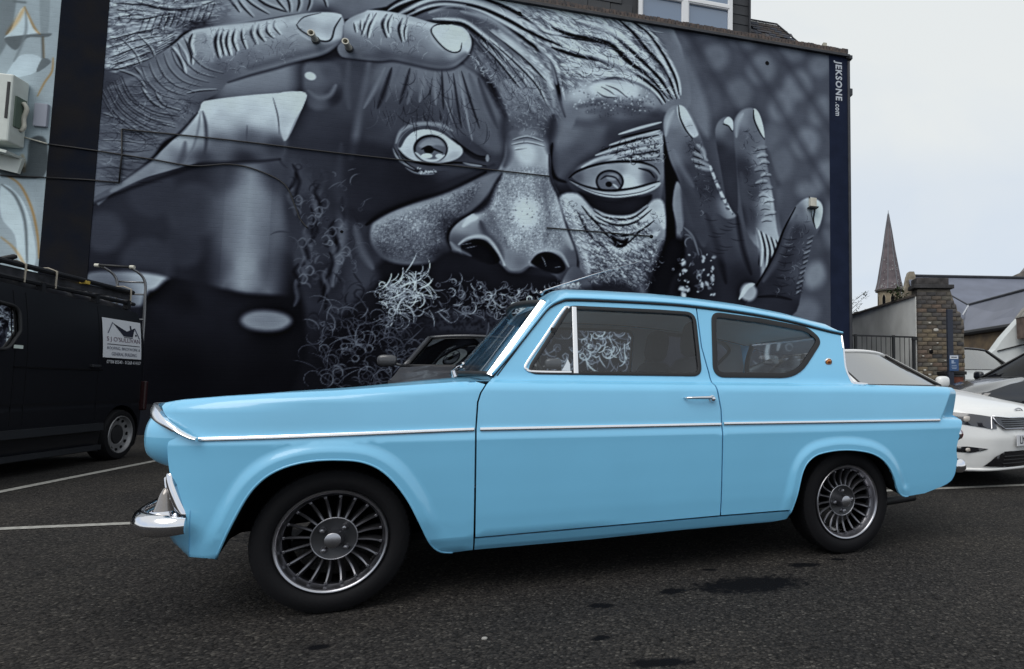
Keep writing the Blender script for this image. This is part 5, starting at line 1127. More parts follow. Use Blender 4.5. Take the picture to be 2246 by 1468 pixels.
 ('S',[(-.951,5.267),(-.689,5.355),(-.422,5.437),(-.211,5.638),(-.079,5.809),(.097,6.03)],.0246,.0123,.1,.6,.8),
 ('F',[(-.948,5.2),(-.713,5.297),(-.423,5.472),(-.078,5.795),(.136,6.05),(.332,6.143),(.676,6.259),(1.028,6.37),(1.387,6.513),(1.631,6.603),(1.911,6.669),(2.102,6.662),(2.177,6.502),(2.159,6.275),(2.056,6.111),(1.896,5.963),(1.566,5.808),(1.266,5.653),(.943,5.496),(.667,5.347),(.563,5.187),(.353,4.988),(.309,4.83),(.093,4.483),(-.072,4.337),(-.214,4.066),(-.398,3.836),(-.553,3.703),(-.855,3.417)],[(.23,5.91,.56),(.51,6.03,.62),(.91,6.21,.6),(1.27,6.33,.64),(1.51,6.42,.6),(1.84,6.05,.46),(1.41,5.93,.44),(.93,5.71,.4),(.59,5.48,.34),(.13,5.61,.46),(-.2,5.43,.4),(-.52,5.22,.34),(-.75,5.06,.24),(-.72,4.82,.26),(-.39,4.86,.36),(.03,5.15,.42),(.32,5.07,.34),(-.11,4.62,.4),(-.65,4.5,.38),(-.37,4.29,.38),(-.73,4.09,.44),(-.56,3.84,.32),(-.79,3.68,.4),(2.08,6.32,.62)],.032,1.0,3.0,1),
 ('W',[(-.078,5.781),(.043,5.603),(.108,5.403)],.0216,.12,.76,.85,1),
 ('W',[(-.008,5.861),(.096,5.68),(.143,5.512)],.018,.12,.76,.85,1),
 ('W',[(.066,5.956),(.166,5.76),(.186,5.552)],.0181,.12,.76,.85,1),
 ('W',[(.177,6.028),(.144,5.862),(.208,5.695)],.0218,.12,.76,.85,1),
 ('W',[(.505,6.162),(.468,5.943),(.524,5.703)],.0258,.12,.76,.85,1),
 ('W',[(.563,6.17),(.535,5.988),(.592,5.748)],.0222,.12,.76,.85,1),
 ('W',[(.632,6.181),(.606,5.963),(.667,5.758)],.0222,.12,.76,.85,1),
 ('W',[(.708,6.192),(.686,6.01),(.752,5.841)],.0208,.12,.76,.85,1),
 ('W',[(.796,6.219),(.802,6.063),(.868,5.893)],.0187,.12,.76,.85,1),
 ('W',[(.941,6.299),(.917,6.151),(.995,5.983)],.0226,.12,.76,.85,1),
 ('W',[(1.018,6.325),(1.006,6.179),(1.101,6.048)],.0227,.12,.76,.85,1),
 ('W',[(1.118,6.384),(1.124,6.218),(1.218,6.123)],.0198,.12,.76,.85,1),
 ('W',[(1.22,6.414),(1.212,6.304),(1.307,6.194)],.0168,.12,.76,.85,1),
 ('W',[(-.407,5.132),(-.288,4.941),(-.117,4.824)],.0153,.1,.6,.8,1),
 ('W',[(-.24,5.083),(-.12,4.892),(.105,4.835)],.0154,.1,.6,.8,1),
 ('W',[(-.389,4.759),(-.219,4.642),(.061,4.569)],.0135,.1,.6,.8,1),
 ('W',[(-.841,4.676),(-.598,4.602),(-.323,4.529)],.0132,.1,.6,.8,1),
 ('W',[(-.688,5.334),(-.468,5.261),(-.351,5.104)],.0152,.1,.6,.8,1),
 ('W',[(-.502,5.406),(-.415,5.301),(-.343,5.174)],.0153,.1,.6,.8,1),
 ('W',[(.15,5.096),(.317,5.164),(.545,5.213)],.0126,.1,.6,.8,1),
 ('W',[(-.821,4.278),(-.583,4.301),(-.366,4.288)],.0108,.1,.6,.8,1),
 ('C',[(-.85,4.88),(-.19,5.16),(.27,4.94),(-.15,4.34),(-.76,3.69)],.243,.05,.22,4,-.35),
 ('S',[(.192,6.058),(.678,6.216),(1.149,6.36),(1.572,6.513)],.0523,.0262,.66,.6,1),
 ('S',[(.083,5.958),(.064,5.745),(.161,5.479)],.0503,.0251,.5,.6,1),
 ('S',[(-.412,5.233),(-.147,5.474),(-.018,5.699)],.0557,.0278,.46,.6,1),
 ('S',[(-.831,4.477),(-.382,4.624),(.051,4.788)],.0729,.0365,.36,.6,1),
 ('S',[(-.811,4.08),(-.469,4.178),(-.205,4.338)],.0602,.0301,.38,.6,1),
 ('S',[(-.781,5.052),(-.572,5.179),(-.362,5.342)],.0364,.0182,.44,.6,1),
 ('S',[(.314,6.027),(.346,5.82),(.439,5.656)],.0573,.0286,.54,.6,1),
 ('S',[(.857,6.178),(.952,6.013),(1.047,5.896)],.0458,.0229,.52,.6,1),
 ('S',[(1.39,6.44),(1.408,6.26),(1.499,6.127)],.0535,.0268,.58,.6,1),
 ('S',[(-.812,5.149),(-.569,5.112),(-.299,5.159)],.0097,.0042,.12,.55,.5),
 ('S',[(-.739,5.064),(-.493,5.005),(-.223,5.072)],.0097,.0043,.12,.55,.5),
 ('S',[(-.665,4.978),(-.417,4.899),(-.147,4.985)],.0097,.0043,.12,.55,.5),
 ('S',[(-.59,4.892),(-.344,4.853),(-.071,4.898)],.0098,.0043,.12,.55,.5),
 ('S',[(-.73,4.782),(-.485,4.722),(-.215,4.785)],.0097,.0042,.12,.55,.5),
 ('S',[(-.656,4.696),(-.409,4.615),(-.139,4.698)],.0097,.0043,.12,.55,.5),
 ('S',[(-.582,4.61),(-.336,4.568),(-.063,4.611)],.0097,.0043,.12,.55,.5),
 ('S',[(-.721,4.501),(-.476,4.439),(-.207,4.5)],.0097,.0042,.12,.55,.5),
 ('S',[(-.647,4.415),(-.401,4.332),(-.131,4.413)],.0097,.0042,.12,.55,.5),
 ('S',[(-.573,4.329),(-.328,4.285),(-.055,4.325)],.0097,.0043,.12,.55,.5),
 ('S',[(-.712,4.222),(-.468,4.158),(-.199,4.216)],.0096,.0042,.12,.55,.5),
 ('S',[(-.639,4.135),(-.393,4.051),(-.123,4.129)],.0097,.0042,.12,.55,.5),
 ('S',[(-.565,4.049),(-.32,4.003),(-.048,4.041)],.0097,.0042,.12,.55,.5),
 ('S',[(-.703,3.943),(-.46,3.877),(-.191,3.934)],.0096,.0042,.12,.55,.5),
 ('S',[(-.63,3.856),(-.384,3.77),(-.116,3.846)],.0096,.0042,.12,.55,.5),
 ('S',[(-.556,3.77),(-.312,3.722),(-.04,3.757)],.0097,.0042,.12,.55,.5),
 ('S',[(2.169,6.56),(2.115,6.254),(1.901,6.016),(1.534,5.833)],.0341,.0136,.5,.4,1),
 ('S',[(2.171,6.486),(2.159,6.275),(2.056,6.111),(1.896,5.963),(1.566,5.808),(1.266,5.653),(.943,5.496),(.667,5.347)],.0268,.0134,.08,.55,1),
 ('S',[(2.116,6.224),(1.868,6.055),(1.532,5.906),(1.232,5.763),(.909,5.606)],.0602,.0334,.3,.6,1),
 ('S',[(.393,6.06),(.796,6.205),(1.211,6.325),(1.543,6.449)],.0525,.0328,.7,.55,1),
 ('F',[(1.514,6.393),(1.608,6.533),(1.842,6.644),(2.095,6.669),(2.116,6.612),(2.039,6.436),(1.995,6.236),(1.876,6.189),(1.718,6.24),(1.566,6.32)],[(1.64,6.4,.6),(1.88,6.55,.72),(1.98,6.38,.58),(1.83,6.25,.66)],.02,1.0,3.0,1),
 ('S',[(1.514,6.393),(1.566,6.32),(1.718,6.24),(1.876,6.189),(1.995,6.236),(2.039,6.436),(2.116,6.612)],.0163,.0095,.05,.9,.5),
 ('S',[(1.498,6.34),(1.581,6.249),(1.72,6.174)],.0202,.0101,.62,.7,.5),
 ('S',[(1.514,6.393),(1.608,6.533),(1.842,6.644)],.0108,.0054,.12,.8,.5),
 ('W',[(-.641,5.266),(-.508,4.97),(-.237,4.783),(.087,4.75)],.0159,.12,.4,.7,1),
 ('W',[(-.667,5.239),(-.528,4.939),(-.258,4.749),(.051,4.708)],.0122,.12,.46,.7,1),
 ('W',[(-.693,5.213),(-.548,4.908),(-.28,4.716),(.015,4.665)],.0085,.12,.4,.7,1),
 ('W',[(-.718,5.187),(-.568,4.877),(-.301,4.682),(-.021,4.623)],.0158,.12,.46,.7,1),
 ('W',[(-.744,5.161),(-.588,4.847),(-.322,4.649),(-.057,4.581)],.0122,.12,.4,.7,1),
 ('W',[(-.769,5.135),(-.608,4.816),(-.344,4.615),(-.093,4.539)],.0085,.12,.46,.7,1),
 ('W',[(-.794,5.108),(-.628,4.785),(-.365,4.582),(-.129,4.497)],.0158,.12,.4,.7,1),
 ('W',[(-.82,5.082),(-.648,4.755),(-.386,4.548),(-.164,4.456)],.0121,.12,.46,.7,1),
 ('W',[(-.845,5.056),(-.668,4.724),(-.408,4.515),(-.2,4.414)],.0085,.12,.4,.7,1),
 ('W',[(-.87,5.031),(-.688,4.694),(-.429,4.482),(-.235,4.373)],.0157,.12,.46,.7,1),
 ('W',[(-.895,5.005),(-.708,4.664),(-.45,4.449),(-.27,4.331)],.012,.12,.4,.7,1),
 ('W',[(-.422,5.437),(-.334,5.216),(-.161,5.045),(.076,4.99)],.0136,.14,.52,.65,1),
 ('W',[(-.338,5.517),(-.25,5.295),(-.076,5.124),(.162,5.069)],.0136,.14,.52,.65,1),
 ('W',[(-.253,5.598),(-.165,5.375),(.01,5.203),(.25,5.149)],.0137,.14,.52,.65,1),
 ('W',[(-.168,5.678),(-.08,5.455),(.096,5.283),(.337,5.23)],.0137,.14,.52,.65,1),
 ('W',[(-.082,5.76),(.006,5.536),(.183,5.364),(.425,5.31)],.0138,.14,.52,.65,1),
 ('W',[(.004,5.842),(.093,5.617),(.271,5.445),(.514,5.392)],.0139,.14,.52,.65,1),
 ('W',[(.09,5.924),(.18,5.698),(.359,5.526),(.603,5.474)],.0139,.14,.52,.65,1),
 ('S',[(-.88,4.498),(-.701,4.537),(-.486,4.532),(-.325,4.57)],.0108,.0048,.5,.55,.5),
 ('S',[(-.873,4.372),(-.695,4.41),(-.48,4.405),(-.319,4.442)],.0108,.0048,.14,.55,.5),
 ('S',[(-.867,4.247),(-.689,4.284),(-.474,4.278),(-.313,4.314)],.0108,.0048,.5,.55,.5),
 ('S',[(-.86,4.121),(-.682,4.158),(-.468,4.151),(-.307,4.186)],.0108,.0048,.14,.55,.5),
 ('S',[(-.854,3.996),(-.676,4.032),(-.461,4.024),(-.301,4.059)],.0108,.0048,.5,.55,.5),
 ('S',[(-.848,3.871),(-.67,3.906),(-.455,3.898),(-.295,3.932)],.0108,.0048,.14,.55,.5),
 ('S',[(-.841,3.747),(-.663,3.781),(-.449,3.772),(-.289,3.805)],.0107,.0048,.5,.55,.5),
 ('S',[(-.835,3.622),(-.657,3.655),(-.443,3.645),(-.282,3.678)],.0107,.0048,.14,.55,.5),
 ('F',[(.353,4.988),(.459,5.049),(.914,5.18),(1.377,5.285),(1.681,5.329),(1.653,5.087),(1.595,4.972),(1.513,4.719),(1.448,4.498),(1.396,4.266),(.954,4.163),(.415,4.088),(.237,4.031),(-.02,3.914),(-.272,3.793),(-.548,3.604),(-.852,3.352),(-.857,3.45),(-.553,3.703),(-.214,4.066),(.093,4.483),(.309,4.83)],[(.41,4.88,.74),(.73,5.02,.78),(1.19,5.15,.8),(1.59,5.19,.84),(.62,4.77,.66),(1.09,4.89,.72),(1.45,4.86,.7),(.58,4.41,.38),(.98,4.49,.34),(1.34,4.42,.24),(.34,4.53,.6),(.18,4.38,.62),(-.08,4.11,.52),(-.35,3.89,.42),(.42,4.16,.22),(.19,4.09,.36),(.94,4.2,.18),(-.71,3.56,.34)],.025,1.0,3.0,1),
 ('S',[(.37,4.864),(.418,4.675),(.441,4.401),(.419,4.123)],.0251,.0126,.26,.75,.8),
 ('S',[(.342,4.861),(.33,4.597),(.286,4.317),(.196,4.069)],.0187,.0125,.4,.6,.8),
 ('S',[(1.253,5.206),(1.336,4.915),(1.37,4.633)],.0131,.0066,.3,.8,.5),
 ('S',[(.944,4.731),(.949,4.45)],.0129,.0064,.3,.6,.5),
 ('S',[(.182,4.375),(.163,4.168),(.114,4.027)],.0371,.0186,.3,.6,.9),
 ('S',[(.309,4.83),(.093,4.483),(-.072,4.337),(-.214,4.066),(-.553,3.703)],.0245,.0123,.07,.65,1),
 ('S',[(-.853,3.365),(-.494,3.588),(-.124,3.791),(.311,4.017),(.421,4.082),(.995,4.16),(1.396,4.252)],.0309,.0186,.09,.55,1),
 ('S',[(-.189,4.001),(-.396,3.796),(-.652,3.563)],.0601,.024,.52,.5,.9),
 ('F',[(1.311,5.255),(1.681,5.329),(1.653,5.087),(1.487,4.588),(1.408,4.594),(1.36,4.917)],[(1.56,5.19,.86),(1.45,4.78,.66)],.026,.7,3.0,1),
 ('F',[(2.162,5.978),(2.087,6.116),(2.159,6.275),(2.182,6.562),(2.441,6.768),(2.518,6.811),(2.747,6.832),(3.062,6.821),(3.444,6.757),(3.707,6.774),(3.904,6.757),(4.019,6.648),(4.056,6.513),(4.024,6.336),(3.915,6.172),(3.785,6.054),(3.613,6.0),(3.4,5.995),(3.082,6.028),(2.875,6.038),(2.665,5.987),(2.38,5.963)],[(2.33,6.51,.58),(2.59,6.7,.66),(2.92,6.68,.62),(3.32,6.62,.58),(3.6,6.55,.64),(3.95,6.52,.78),(3.89,6.24,.56),(3.61,6.08,.4),(3.2,6.11,.36),(2.74,6.08,.3),(2.35,6.03,.34),(2.24,6.2,.42),(2.73,6.38,.5),(3.2,6.33,.48)],.029,1.0,3.0,1),
 ('W',[(2.519,6.751),(2.459,6.567),(2.413,6.372)],.0192,.14,.82,.8,1),
 ('W',[(2.617,6.781),(2.525,6.555),(2.498,6.347)],.0193,.14,.82,.8,1),
 ('W',[(2.769,6.79),(2.707,6.605),(2.779,6.388)],.0273,.14,.82,.8,1),
 ('W',[(2.848,6.802),(2.786,6.64),(2.804,6.468)],.0195,.14,.82,.8,1),
 ('W',[(2.996,6.764),(2.948,6.566),(3.007,6.345)],.0251,.14,.82,.8,1),
 ('W',[(3.064,6.737),(3.029,6.539),(3.046,6.389)],.0158,.14,.82,.8,1),
 ('W',[(2.297,6.565),(2.335,6.398)],.0153,.14,.82,.8,1),
 ('W',[(2.393,6.632),(2.398,6.445)],.0153,.14,.82,.8,1),
 ('F',[(3.427,6.63),(3.514,6.729),(3.707,6.774),(3.876,6.729),(3.991,6.597),(3.937,6.495),(3.876,6.354),(3.779,6.309),(3.647,6.352),(3.498,6.494)],[(3.53,6.63,.74),(3.77,6.61,.9),(3.88,6.51,.86)],.022,1.0,3.0,1),
 ('S',[(3.707,6.774),(3.514,6.736),(3.427,6.63),(3.498,6.494),(3.647,6.352),(3.779,6.309),(3.876,6.354),(3.902,6.49)],.0161,.0103,.05,.9,.5),
 ('S',[(3.393,6.625),(3.465,6.465),(3.62,6.317)],.0218,.0109,.62,.6,.5),
 ('S',[(4.019,6.648),(4.064,6.514),(4.025,6.32),(3.915,6.157),(3.785,6.038),(3.613,5.984),(3.401,5.979),(3.082,6.013),(2.875,6.023),(2.666,5.972),(2.162,5.963)],.0289,.0145,.08,.5,1),
 ('S',[(3.969,6.304),(3.783,6.139),(3.542,6.075),(3.201,6.09),(2.866,6.105),(2.475,6.036)],.0648,.036,.3,.6,1),
 ('S',[(2.33,6.57),(2.717,6.736),(3.119,6.707),(3.529,6.676)],.0571,.0357,.76,.5,1),
 ('K',[(3.95,6.36),(4.31,6.26),(4.53,5.97),(4.32,5.87)],50,.105,.62,.0105,-.7,.7,1.2,.7),
 ('K',[(4.32,5.94),(4.82,5.85),(5.35,5.12),(4.91,4.99)],70,.091,.55,.0106,-1.0,.8,1.0,.6),
 ('P',[(4.53,5.89),(5.2,5.74),(5.35,5.2),(4.69,5.13)],60,.0183,.56,.4),
 ('P',[(4.53,5.89),(5.2,5.74),(5.35,5.12),(4.69,5.05)],40,.0168,.22,.4),
 ('S',[(5.405,7.304),(5.948,7.159),(6.424,7.048),(6.788,6.832)],.073,.0292,.88,.65,1),
 ('S',[(5.526,6.685),(6.029,6.625),(6.465,6.486),(6.869,6.289)],.0647,.0259,.88,.65,1),
 ('S',[(5.529,6.359),(5.953,6.318),(6.386,6.326)],.0639,.0256,.84,.65,1),
 ('S',[(4.808,7.047),(5.258,6.914),(5.64,6.783)],.0469,.0188,.74,.65,1),
 ('S',[(4.877,7.366),(5.329,7.309),(5.791,7.201)],.0552,.0221,.8,.65,1),
 ('S',[(6.91,7.206),(7.199,6.823),(7.406,6.426)],.042,.0168,.72,.65,1),
 ('S',[(3.87,7.027),(4.298,6.984),(4.664,6.784)],.0453,.0181,.58,.65,1),
 ('S',[(3.181,6.932),(3.52,7.096),(3.938,7.148)],.0367,.0147,.6,.65,1),
 ('S',[(5.111,6.609),(5.339,6.318),(5.433,6.007)],.0468,.0187,.66,.65,1),
 ('K',[(5.37,7.05),(6.11,7.08),(7.07,6.89),(7.49,6.05),(6.91,6.28),(6.03,6.18),(5.46,6.01)],150,.244,.16,.0081,-.45,.22,.4,.6),
 ('K',[(5.37,7.05),(6.11,7.08),(7.07,6.89),(7.49,6.05),(6.91,6.28),(6.03,6.18),(5.46,6.01)],170,.211,.86,.0081,-.45,.22,.4,.55),
 ('K',[(4.22,7.27),(5.33,7.33),(6.91,7.21),(7.07,6.98),(5.72,6.98),(4.73,7.08)],90,.239,.8,.008,-.3,.15,.3,.5),
 ('K',[(4.22,7.27),(5.33,7.33),(6.91,7.21),(7.07,6.98),(5.72,6.98),(4.73,7.08)],60,.239,.2,.008,-.3,.15,.3,.5),
 ('S',[(4.091,6.58),(4.418,6.272),(4.75,5.92),(5.088,5.406)],.0756,.0303,.3,.6,1),
 ('S',[(4.231,6.68),(4.597,6.376),(4.969,6.068),(5.309,5.63)],.0534,.0214,.6,.6,1),
 ('S',[(4.373,6.781),(4.777,6.561),(5.152,6.292),(5.381,5.92)],.0615,.0246,.7,.6,1),
 ('S',[(4.13,6.39),(4.422,5.997),(4.682,5.557)],.0526,.021,.46,.6,1),
 ('S',[(4.604,5.941),(4.899,5.741),(5.087,5.485)],.061,.0244,.58,.6,1),
 ('W',[(4.162,6.552),(4.491,6.243),(4.861,5.815)],.0196,.1,.66,.8,1),
 ('W',[(4.319,6.614),(4.708,6.312),(5.081,5.962),(5.256,5.664)],.0199,.1,.66,.8,1),
 ('W',[(4.557,6.609),(4.928,6.342),(5.267,6.026)],.02,.1,.66,.8,1),
 ('K',[(4.16,6.79),(4.74,6.48),(5.34,5.92),(5.2,5.42),(4.68,5.6),(4.31,6.18)],110,.213,.14,.0076,-.95,.2,.4,.55),
 ('K',[(4.16,6.79),(4.74,6.48),(5.34,5.92),(5.2,5.42),(4.68,5.6),(4.31,6.18)],90,.183,.68,.0076,-.95,.2,.4,.5),
 ('K',[(3.05,6.85),(3.87,7.06),(4.59,6.77),(4.3,6.65),(3.87,6.82),(3.19,6.72)],60,.207,.55,.0074,-.2,.3,.5,.45),
 ('K',[(5.63,4.03),(6.12,3.75),(6.91,3.82),(7.28,3.99),(7.31,3.18),(7.07,2.6),(6.05,2.64),(5.84,3.26)],220,.103,.14,.0079,-.6,.5,1,.6),
 ('K',[(5.63,4.03),(6.12,3.75),(6.91,3.82),(7.28,3.99),(7.31,3.18),(7.07,2.6),(6.05,2.64),(5.84,3.26)],200,.095,.84,.0079,-.6,.5,1,.55),
 ('K',[(6.12,4.87),(7.24,5.39),(7.28,4.82),(6.51,4.81)],60,.146,.12,.0089,.35,.25,.6,.7),
 ('K',[(6.12,4.87),(7.24,5.39),(7.28,4.82),(6.51,4.81)],60,.13,.82,.0081,.35,.25,.6,.6),
 ('K',[(4.56,4.26),(5.32,4.4),(5.63,3.56),(5.23,3.07),(4.57,3.19),(4.35,3.71)],130,.052,.28,.0075,0,2,1.5,.45),
 ('K',[(4.56,4.26),(5.32,4.4),(5.63,3.56),(5.23,3.07),(4.57,3.19),(4.35,3.71)],110,.052,.92,.0067,0,2,1.5,.4),
 ('K',[(2.81,3.38),(3.66,3.85),(4.28,4.16),(3.84,3.45),(3.61,2.92),(2.95,2.88)],130,.064,.16,.0071,.5,.8,1,.5),
 ('K',[(2.81,3.38),(3.66,3.85),(4.28,4.16),(3.84,3.45),(3.61,2.92),(2.95,2.88)],140,.064,.7,.0064,.5,.8,1,.5),
 ('K',[(-.86,5.04),(-.42,5.34),(.26,5.18),(.16,4.89),(-.26,4.33),(-.79,3.68)],150,.207,.12,.0067,-.25,.35,.4,.5),
 ('K',[(-.86,5.04),(-.42,5.34),(.26,5.18),(.16,4.89),(-.26,4.33),(-.79,3.68)],120,.171,.62,.0061,-.25,.35,.4,.45),
 ('K',[(-.88,6.47),(.2,6.61),(.55,6.53),(-.0,5.95),(-.48,5.43),(-.82,5.32)],130,.162,.14,.0068,.3,.4,.6,.6),
 ('K',[(-.88,6.47),(.2,6.61),(.55,6.53),(-.0,5.95),(-.48,5.43),(-.82,5.32)],150,.137,.78,.0062,.3,.4,.6,.55),
 ('K',[(.11,6.0),(1.51,6.46),(1.53,5.88),(.82,5.49),(.26,5.28)],110,.143,.18,.0065,1.45,.25,.5,.4),
 ('K',[(.11,6.0),(1.51,6.46),(1.53,5.88),(.82,5.49),(.26,5.28)],90,.13,.72,.0065,1.45,.25,.5,.35),
 ('K',[(2.46,6.72),(3.39,6.7),(3.34,6.12),(2.41,6.11)],60,.156,.22,.0071,1.5,.25,.5,.4),
 ('K',[(2.46,6.72),(3.39,6.7),(3.34,6.12),(2.41,6.11)],50,.142,.8,.0071,1.5,.25,.5,.35),
 ('K',[(2.74,5.89),(3.89,6.01),(4.47,5.03),(3.91,5.04),(3.09,5.11),(2.57,5.12)],80,.287,.1,.0093,-1.35,.18,.3,.5),
 ('K',[(2.74,5.89),(3.89,6.01),(4.47,5.03),(3.91,5.04),(3.09,5.11),(2.57,5.12)],70,.259,.46,.0079,-1.35,.18,.3,.45),
 ('K',[(1.66,3.88),(2.34,4.22),(2.61,3.52),(2.51,2.51),(2.02,2.35),(1.76,2.9)],70,.173,.42,.0107,1.4,.7,1.2,.55),
 ('K',[(7.57,5.77),(7.99,5.13),(8.24,4.23),(7.98,3.96)],50,.135,.1,.0085,-.3,.6,.6,.45),
 ('K',[(7.57,5.77),(7.99,5.13),(8.24,4.23),(7.98,3.96)],40,.119,.62,.0076,-.3,.6,.6,.4),
 ('K',[(8.71,5.81),(9.14,5.51),(9.38,3.97),(8.94,3.94)],50,.141,.1,.0088,-.3,.6,.6,.45),
 ('K',[(8.71,5.81),(9.14,5.51),(9.38,3.97),(8.94,3.94)],40,.123,.62,.0079,-.3,.6,.6,.4),
 ('K',[(9.65,3.81),(10.12,4.1),(9.91,2.62),(9.36,2.6)],50,.142,.1,.0089,-.3,.6,.6,.45),
 ('K',[(9.65,3.81),(10.12,4.1),(9.91,2.62),(9.36,2.6)],40,.125,.62,.008,-.3,.6,.6,.4),
 ('F',[(2.83,2.45),(3.28,2.68),(3.96,2.67),(4.73,2.63),(5.6,2.47),(6.91,2.51),(7.07,.47),(2.08,.55),(2.29,1.79)],[(3.29,2.32,.1),(3.96,2.34,.08),(4.66,2.21,.09),(3.31,1.81,.1),(3.97,1.83,.12),(2.67,1.52,.06),(5.38,2.0,.1),(6.14,1.56,.14),(3.99,.88,.06)],.157,.85,3.0,1),
 ('F',[(3.17,1.95),(3.7,2.04),(4.38,2.06),(4.84,1.99),(4.81,1.69),(3.98,1.72),(3.24,1.7)],[(3.97,1.86,.18),(3.31,1.81,.12)],.099,.9,3.0,1),
 ('P',[(3.24,1.96),(4.73,2.03),(4.74,1.73),(3.31,1.71)],160,.0354,.09,.6),
 ('K',[(2.84,2.38),(3.22,2.64),(3.48,2.63),(3.3,1.96),(2.91,1.88)],105,.302,.76,.011,.25,.4,.8,.9),
 ('K',[(2.87,2.3),(3.16,2.39),(3.17,1.81),(2.95,1.81)],50,.246,.62,.0109,1.3,.5,1.1,.85),
 ('K',[(3.29,2.39),(3.96,2.56),(4.8,2.52),(5.38,2.39),(5.24,2.0),(4.66,1.99),(3.43,1.96)],150,.231,.5,.0108,-.5,.6,1.2,.85),
 ('K',[(4.31,2.35),(5.6,2.55),(5.83,2.32),(5.16,2.07),(4.52,2.06)],100,.193,.54,.0104,-1.3,.45,.9,.85),
 ('K',[(4.8,2.22),(5.31,2.31),(5.17,1.92),(4.88,1.99)],26,.222,.86,.0148,-1.0,.6,1.4,.95),
 ('K',[(1.97,1.93),(2.46,2.08),(3.05,1.81),(3.32,1.38),(3.14,.81),(2.07,.76)],200,.334,.33,.0113,1.3,.8,1.5,.8),
 ('K',[(2.85,1.95),(3.3,1.89),(3.45,1.46),(3.0,1.24)],40,.273,.28,.0116,1.5,.8,1.8,.75),
 ('K',[(5.24,1.85),(7.07,1.88),(7.07,.86),(5.4,.87)],160,.291,.46,.0138,-1.3,.7,1.4,.85),
 ('K',[(5.83,1.82),(6.83,1.84),(6.83,1.33),(5.91,1.32)],70,.263,.72,.0147,-1.4,.6,1.4,.9),
 ('K',[(3.31,1.53),(5.24,1.77),(5.25,.87),(3.33,.88)],60,.284,.28,.0142,1.3,.8,2,.7),
 ('K',[(8.91,1.83),(9.98,1.85),(9.97,1.0),(8.9,1.01)],10,.346,.5,.0216,-1.4,.5,1,.8),
 ('S',[(9.348,1.755),(9.273,1.504),(9.304,1.254),(9.229,1.005)],.0516,.0344,.7,.8,.5),
 ('S',[(9.546,1.8),(9.487,1.547)],.0435,.0261,.6,.8,.5),
]
MURAL_L = ([('F',[(-2.348,6.52),(-1.954,6.59),(-1.902,6.132),(-1.947,5.597),(-2.075,5.252),(-2.266,5.162)],[(-1.8,7,.52)],.03),('F',[(-1.647,6.374),(-1.545,6.391),(-1.52,5.758),(-1.601,5.746)],[(-1.55,6.5,.6)],.02),('F',[(-1.824,6.078),(-1.696,5.799),(-1.627,5.742),(-1.751,5.691),(-1.898,5.617),(-1.996,5.59),(-1.929,5.731)],[(-1.7,6.3,.86)],.012),('F',[(-1.996,5.59),(-1.85,5.657),(-1.59,5.728),(-1.478,5.751),(-1.507,5.7),(-1.597,5.674),(-1.748,5.639),(-1.863,5.444)],[(-1.6,6.2,.42)],.02),('F',[(-1.794,5.388),(-1.581,5.384),(-1.62,5.167),(-1.815,5.057),(-1.96,4.974),(-1.92,5.142)],[(-1.7,5.6,.82)],.012),('F',[(-1.456,5.334),(-1.609,5.162),(-1.555,5.374)],[(-1.5,5.6,.45)],.01),('F',[(-1.876,3.536),(-1.67,3.392),(-1.526,3.05),(-1.432,2.546),(-1.455,2.229),(-1.617,2.475),(-1.688,2.85),(-1.85,3.094)],[(-1.7,3.3,.86)],.02),('F',[(-1.429,3.57),(-1.375,2.232),(-1.455,2.229),(-1.423,2.737),(-1.487,3.244),(-1.53,3.562)],[(-1.45,3,.66)],.02),('F',[(-1.616,4.2),(-1.44,4.218),(-1.426,3.699),(-1.883,3.662),(-1.894,3.853),(-1.644,3.81)],[(-1.5,4,.34)],.03),('S',[(-1.792,6.05),(-1.765,5.755),(-1.81,5.485),(-1.868,5.28)],.02,.01,.5,.8,.8),('S',[(-1.876,3.536),(-1.719,3.388),(-1.59,3.046),(-1.528,2.479)],.022,.012,.4,.9,.5),('S',[(-1.579,5.716),(-1.551,5.388)],.02,.02,.4,.9,.5),('S',[(-1.918,6.143),(-1.802,6.148)],.02,.02,.45,.9,.5)],
 [('S',[(-1.803,6.081),(-1.676,5.802),(-1.6,5.713)],.018,.008,.9,.9,.6),('S',[(-1.803,6.081),(-1.872,5.872),(-1.975,5.659)],.03,.015,.7,.9,.7),('S',[(-1.439,5.403),(-1.438,5.204),(-1.51,5.03),(-1.575,4.824)],.016,.01,.9,.9,.5),('S',[(-1.572,5.684),(-1.541,5.389)],.016,.014,.5,.9,.5),('S',[(-1.834,3.666),(-1.679,3.551),(-1.532,3.241),(-1.44,2.864),(-1.402,2.547)],.018,.012,.95,.95,.5),('S',[(-1.833,2.811),(-1.677,2.661),(-1.54,2.415),(-1.494,2.228)],.02,.012,.7,.9,.5),('S',[(-1.683,3.968),(-1.65,3.745)],.03,.02,.6,.8,.8)])
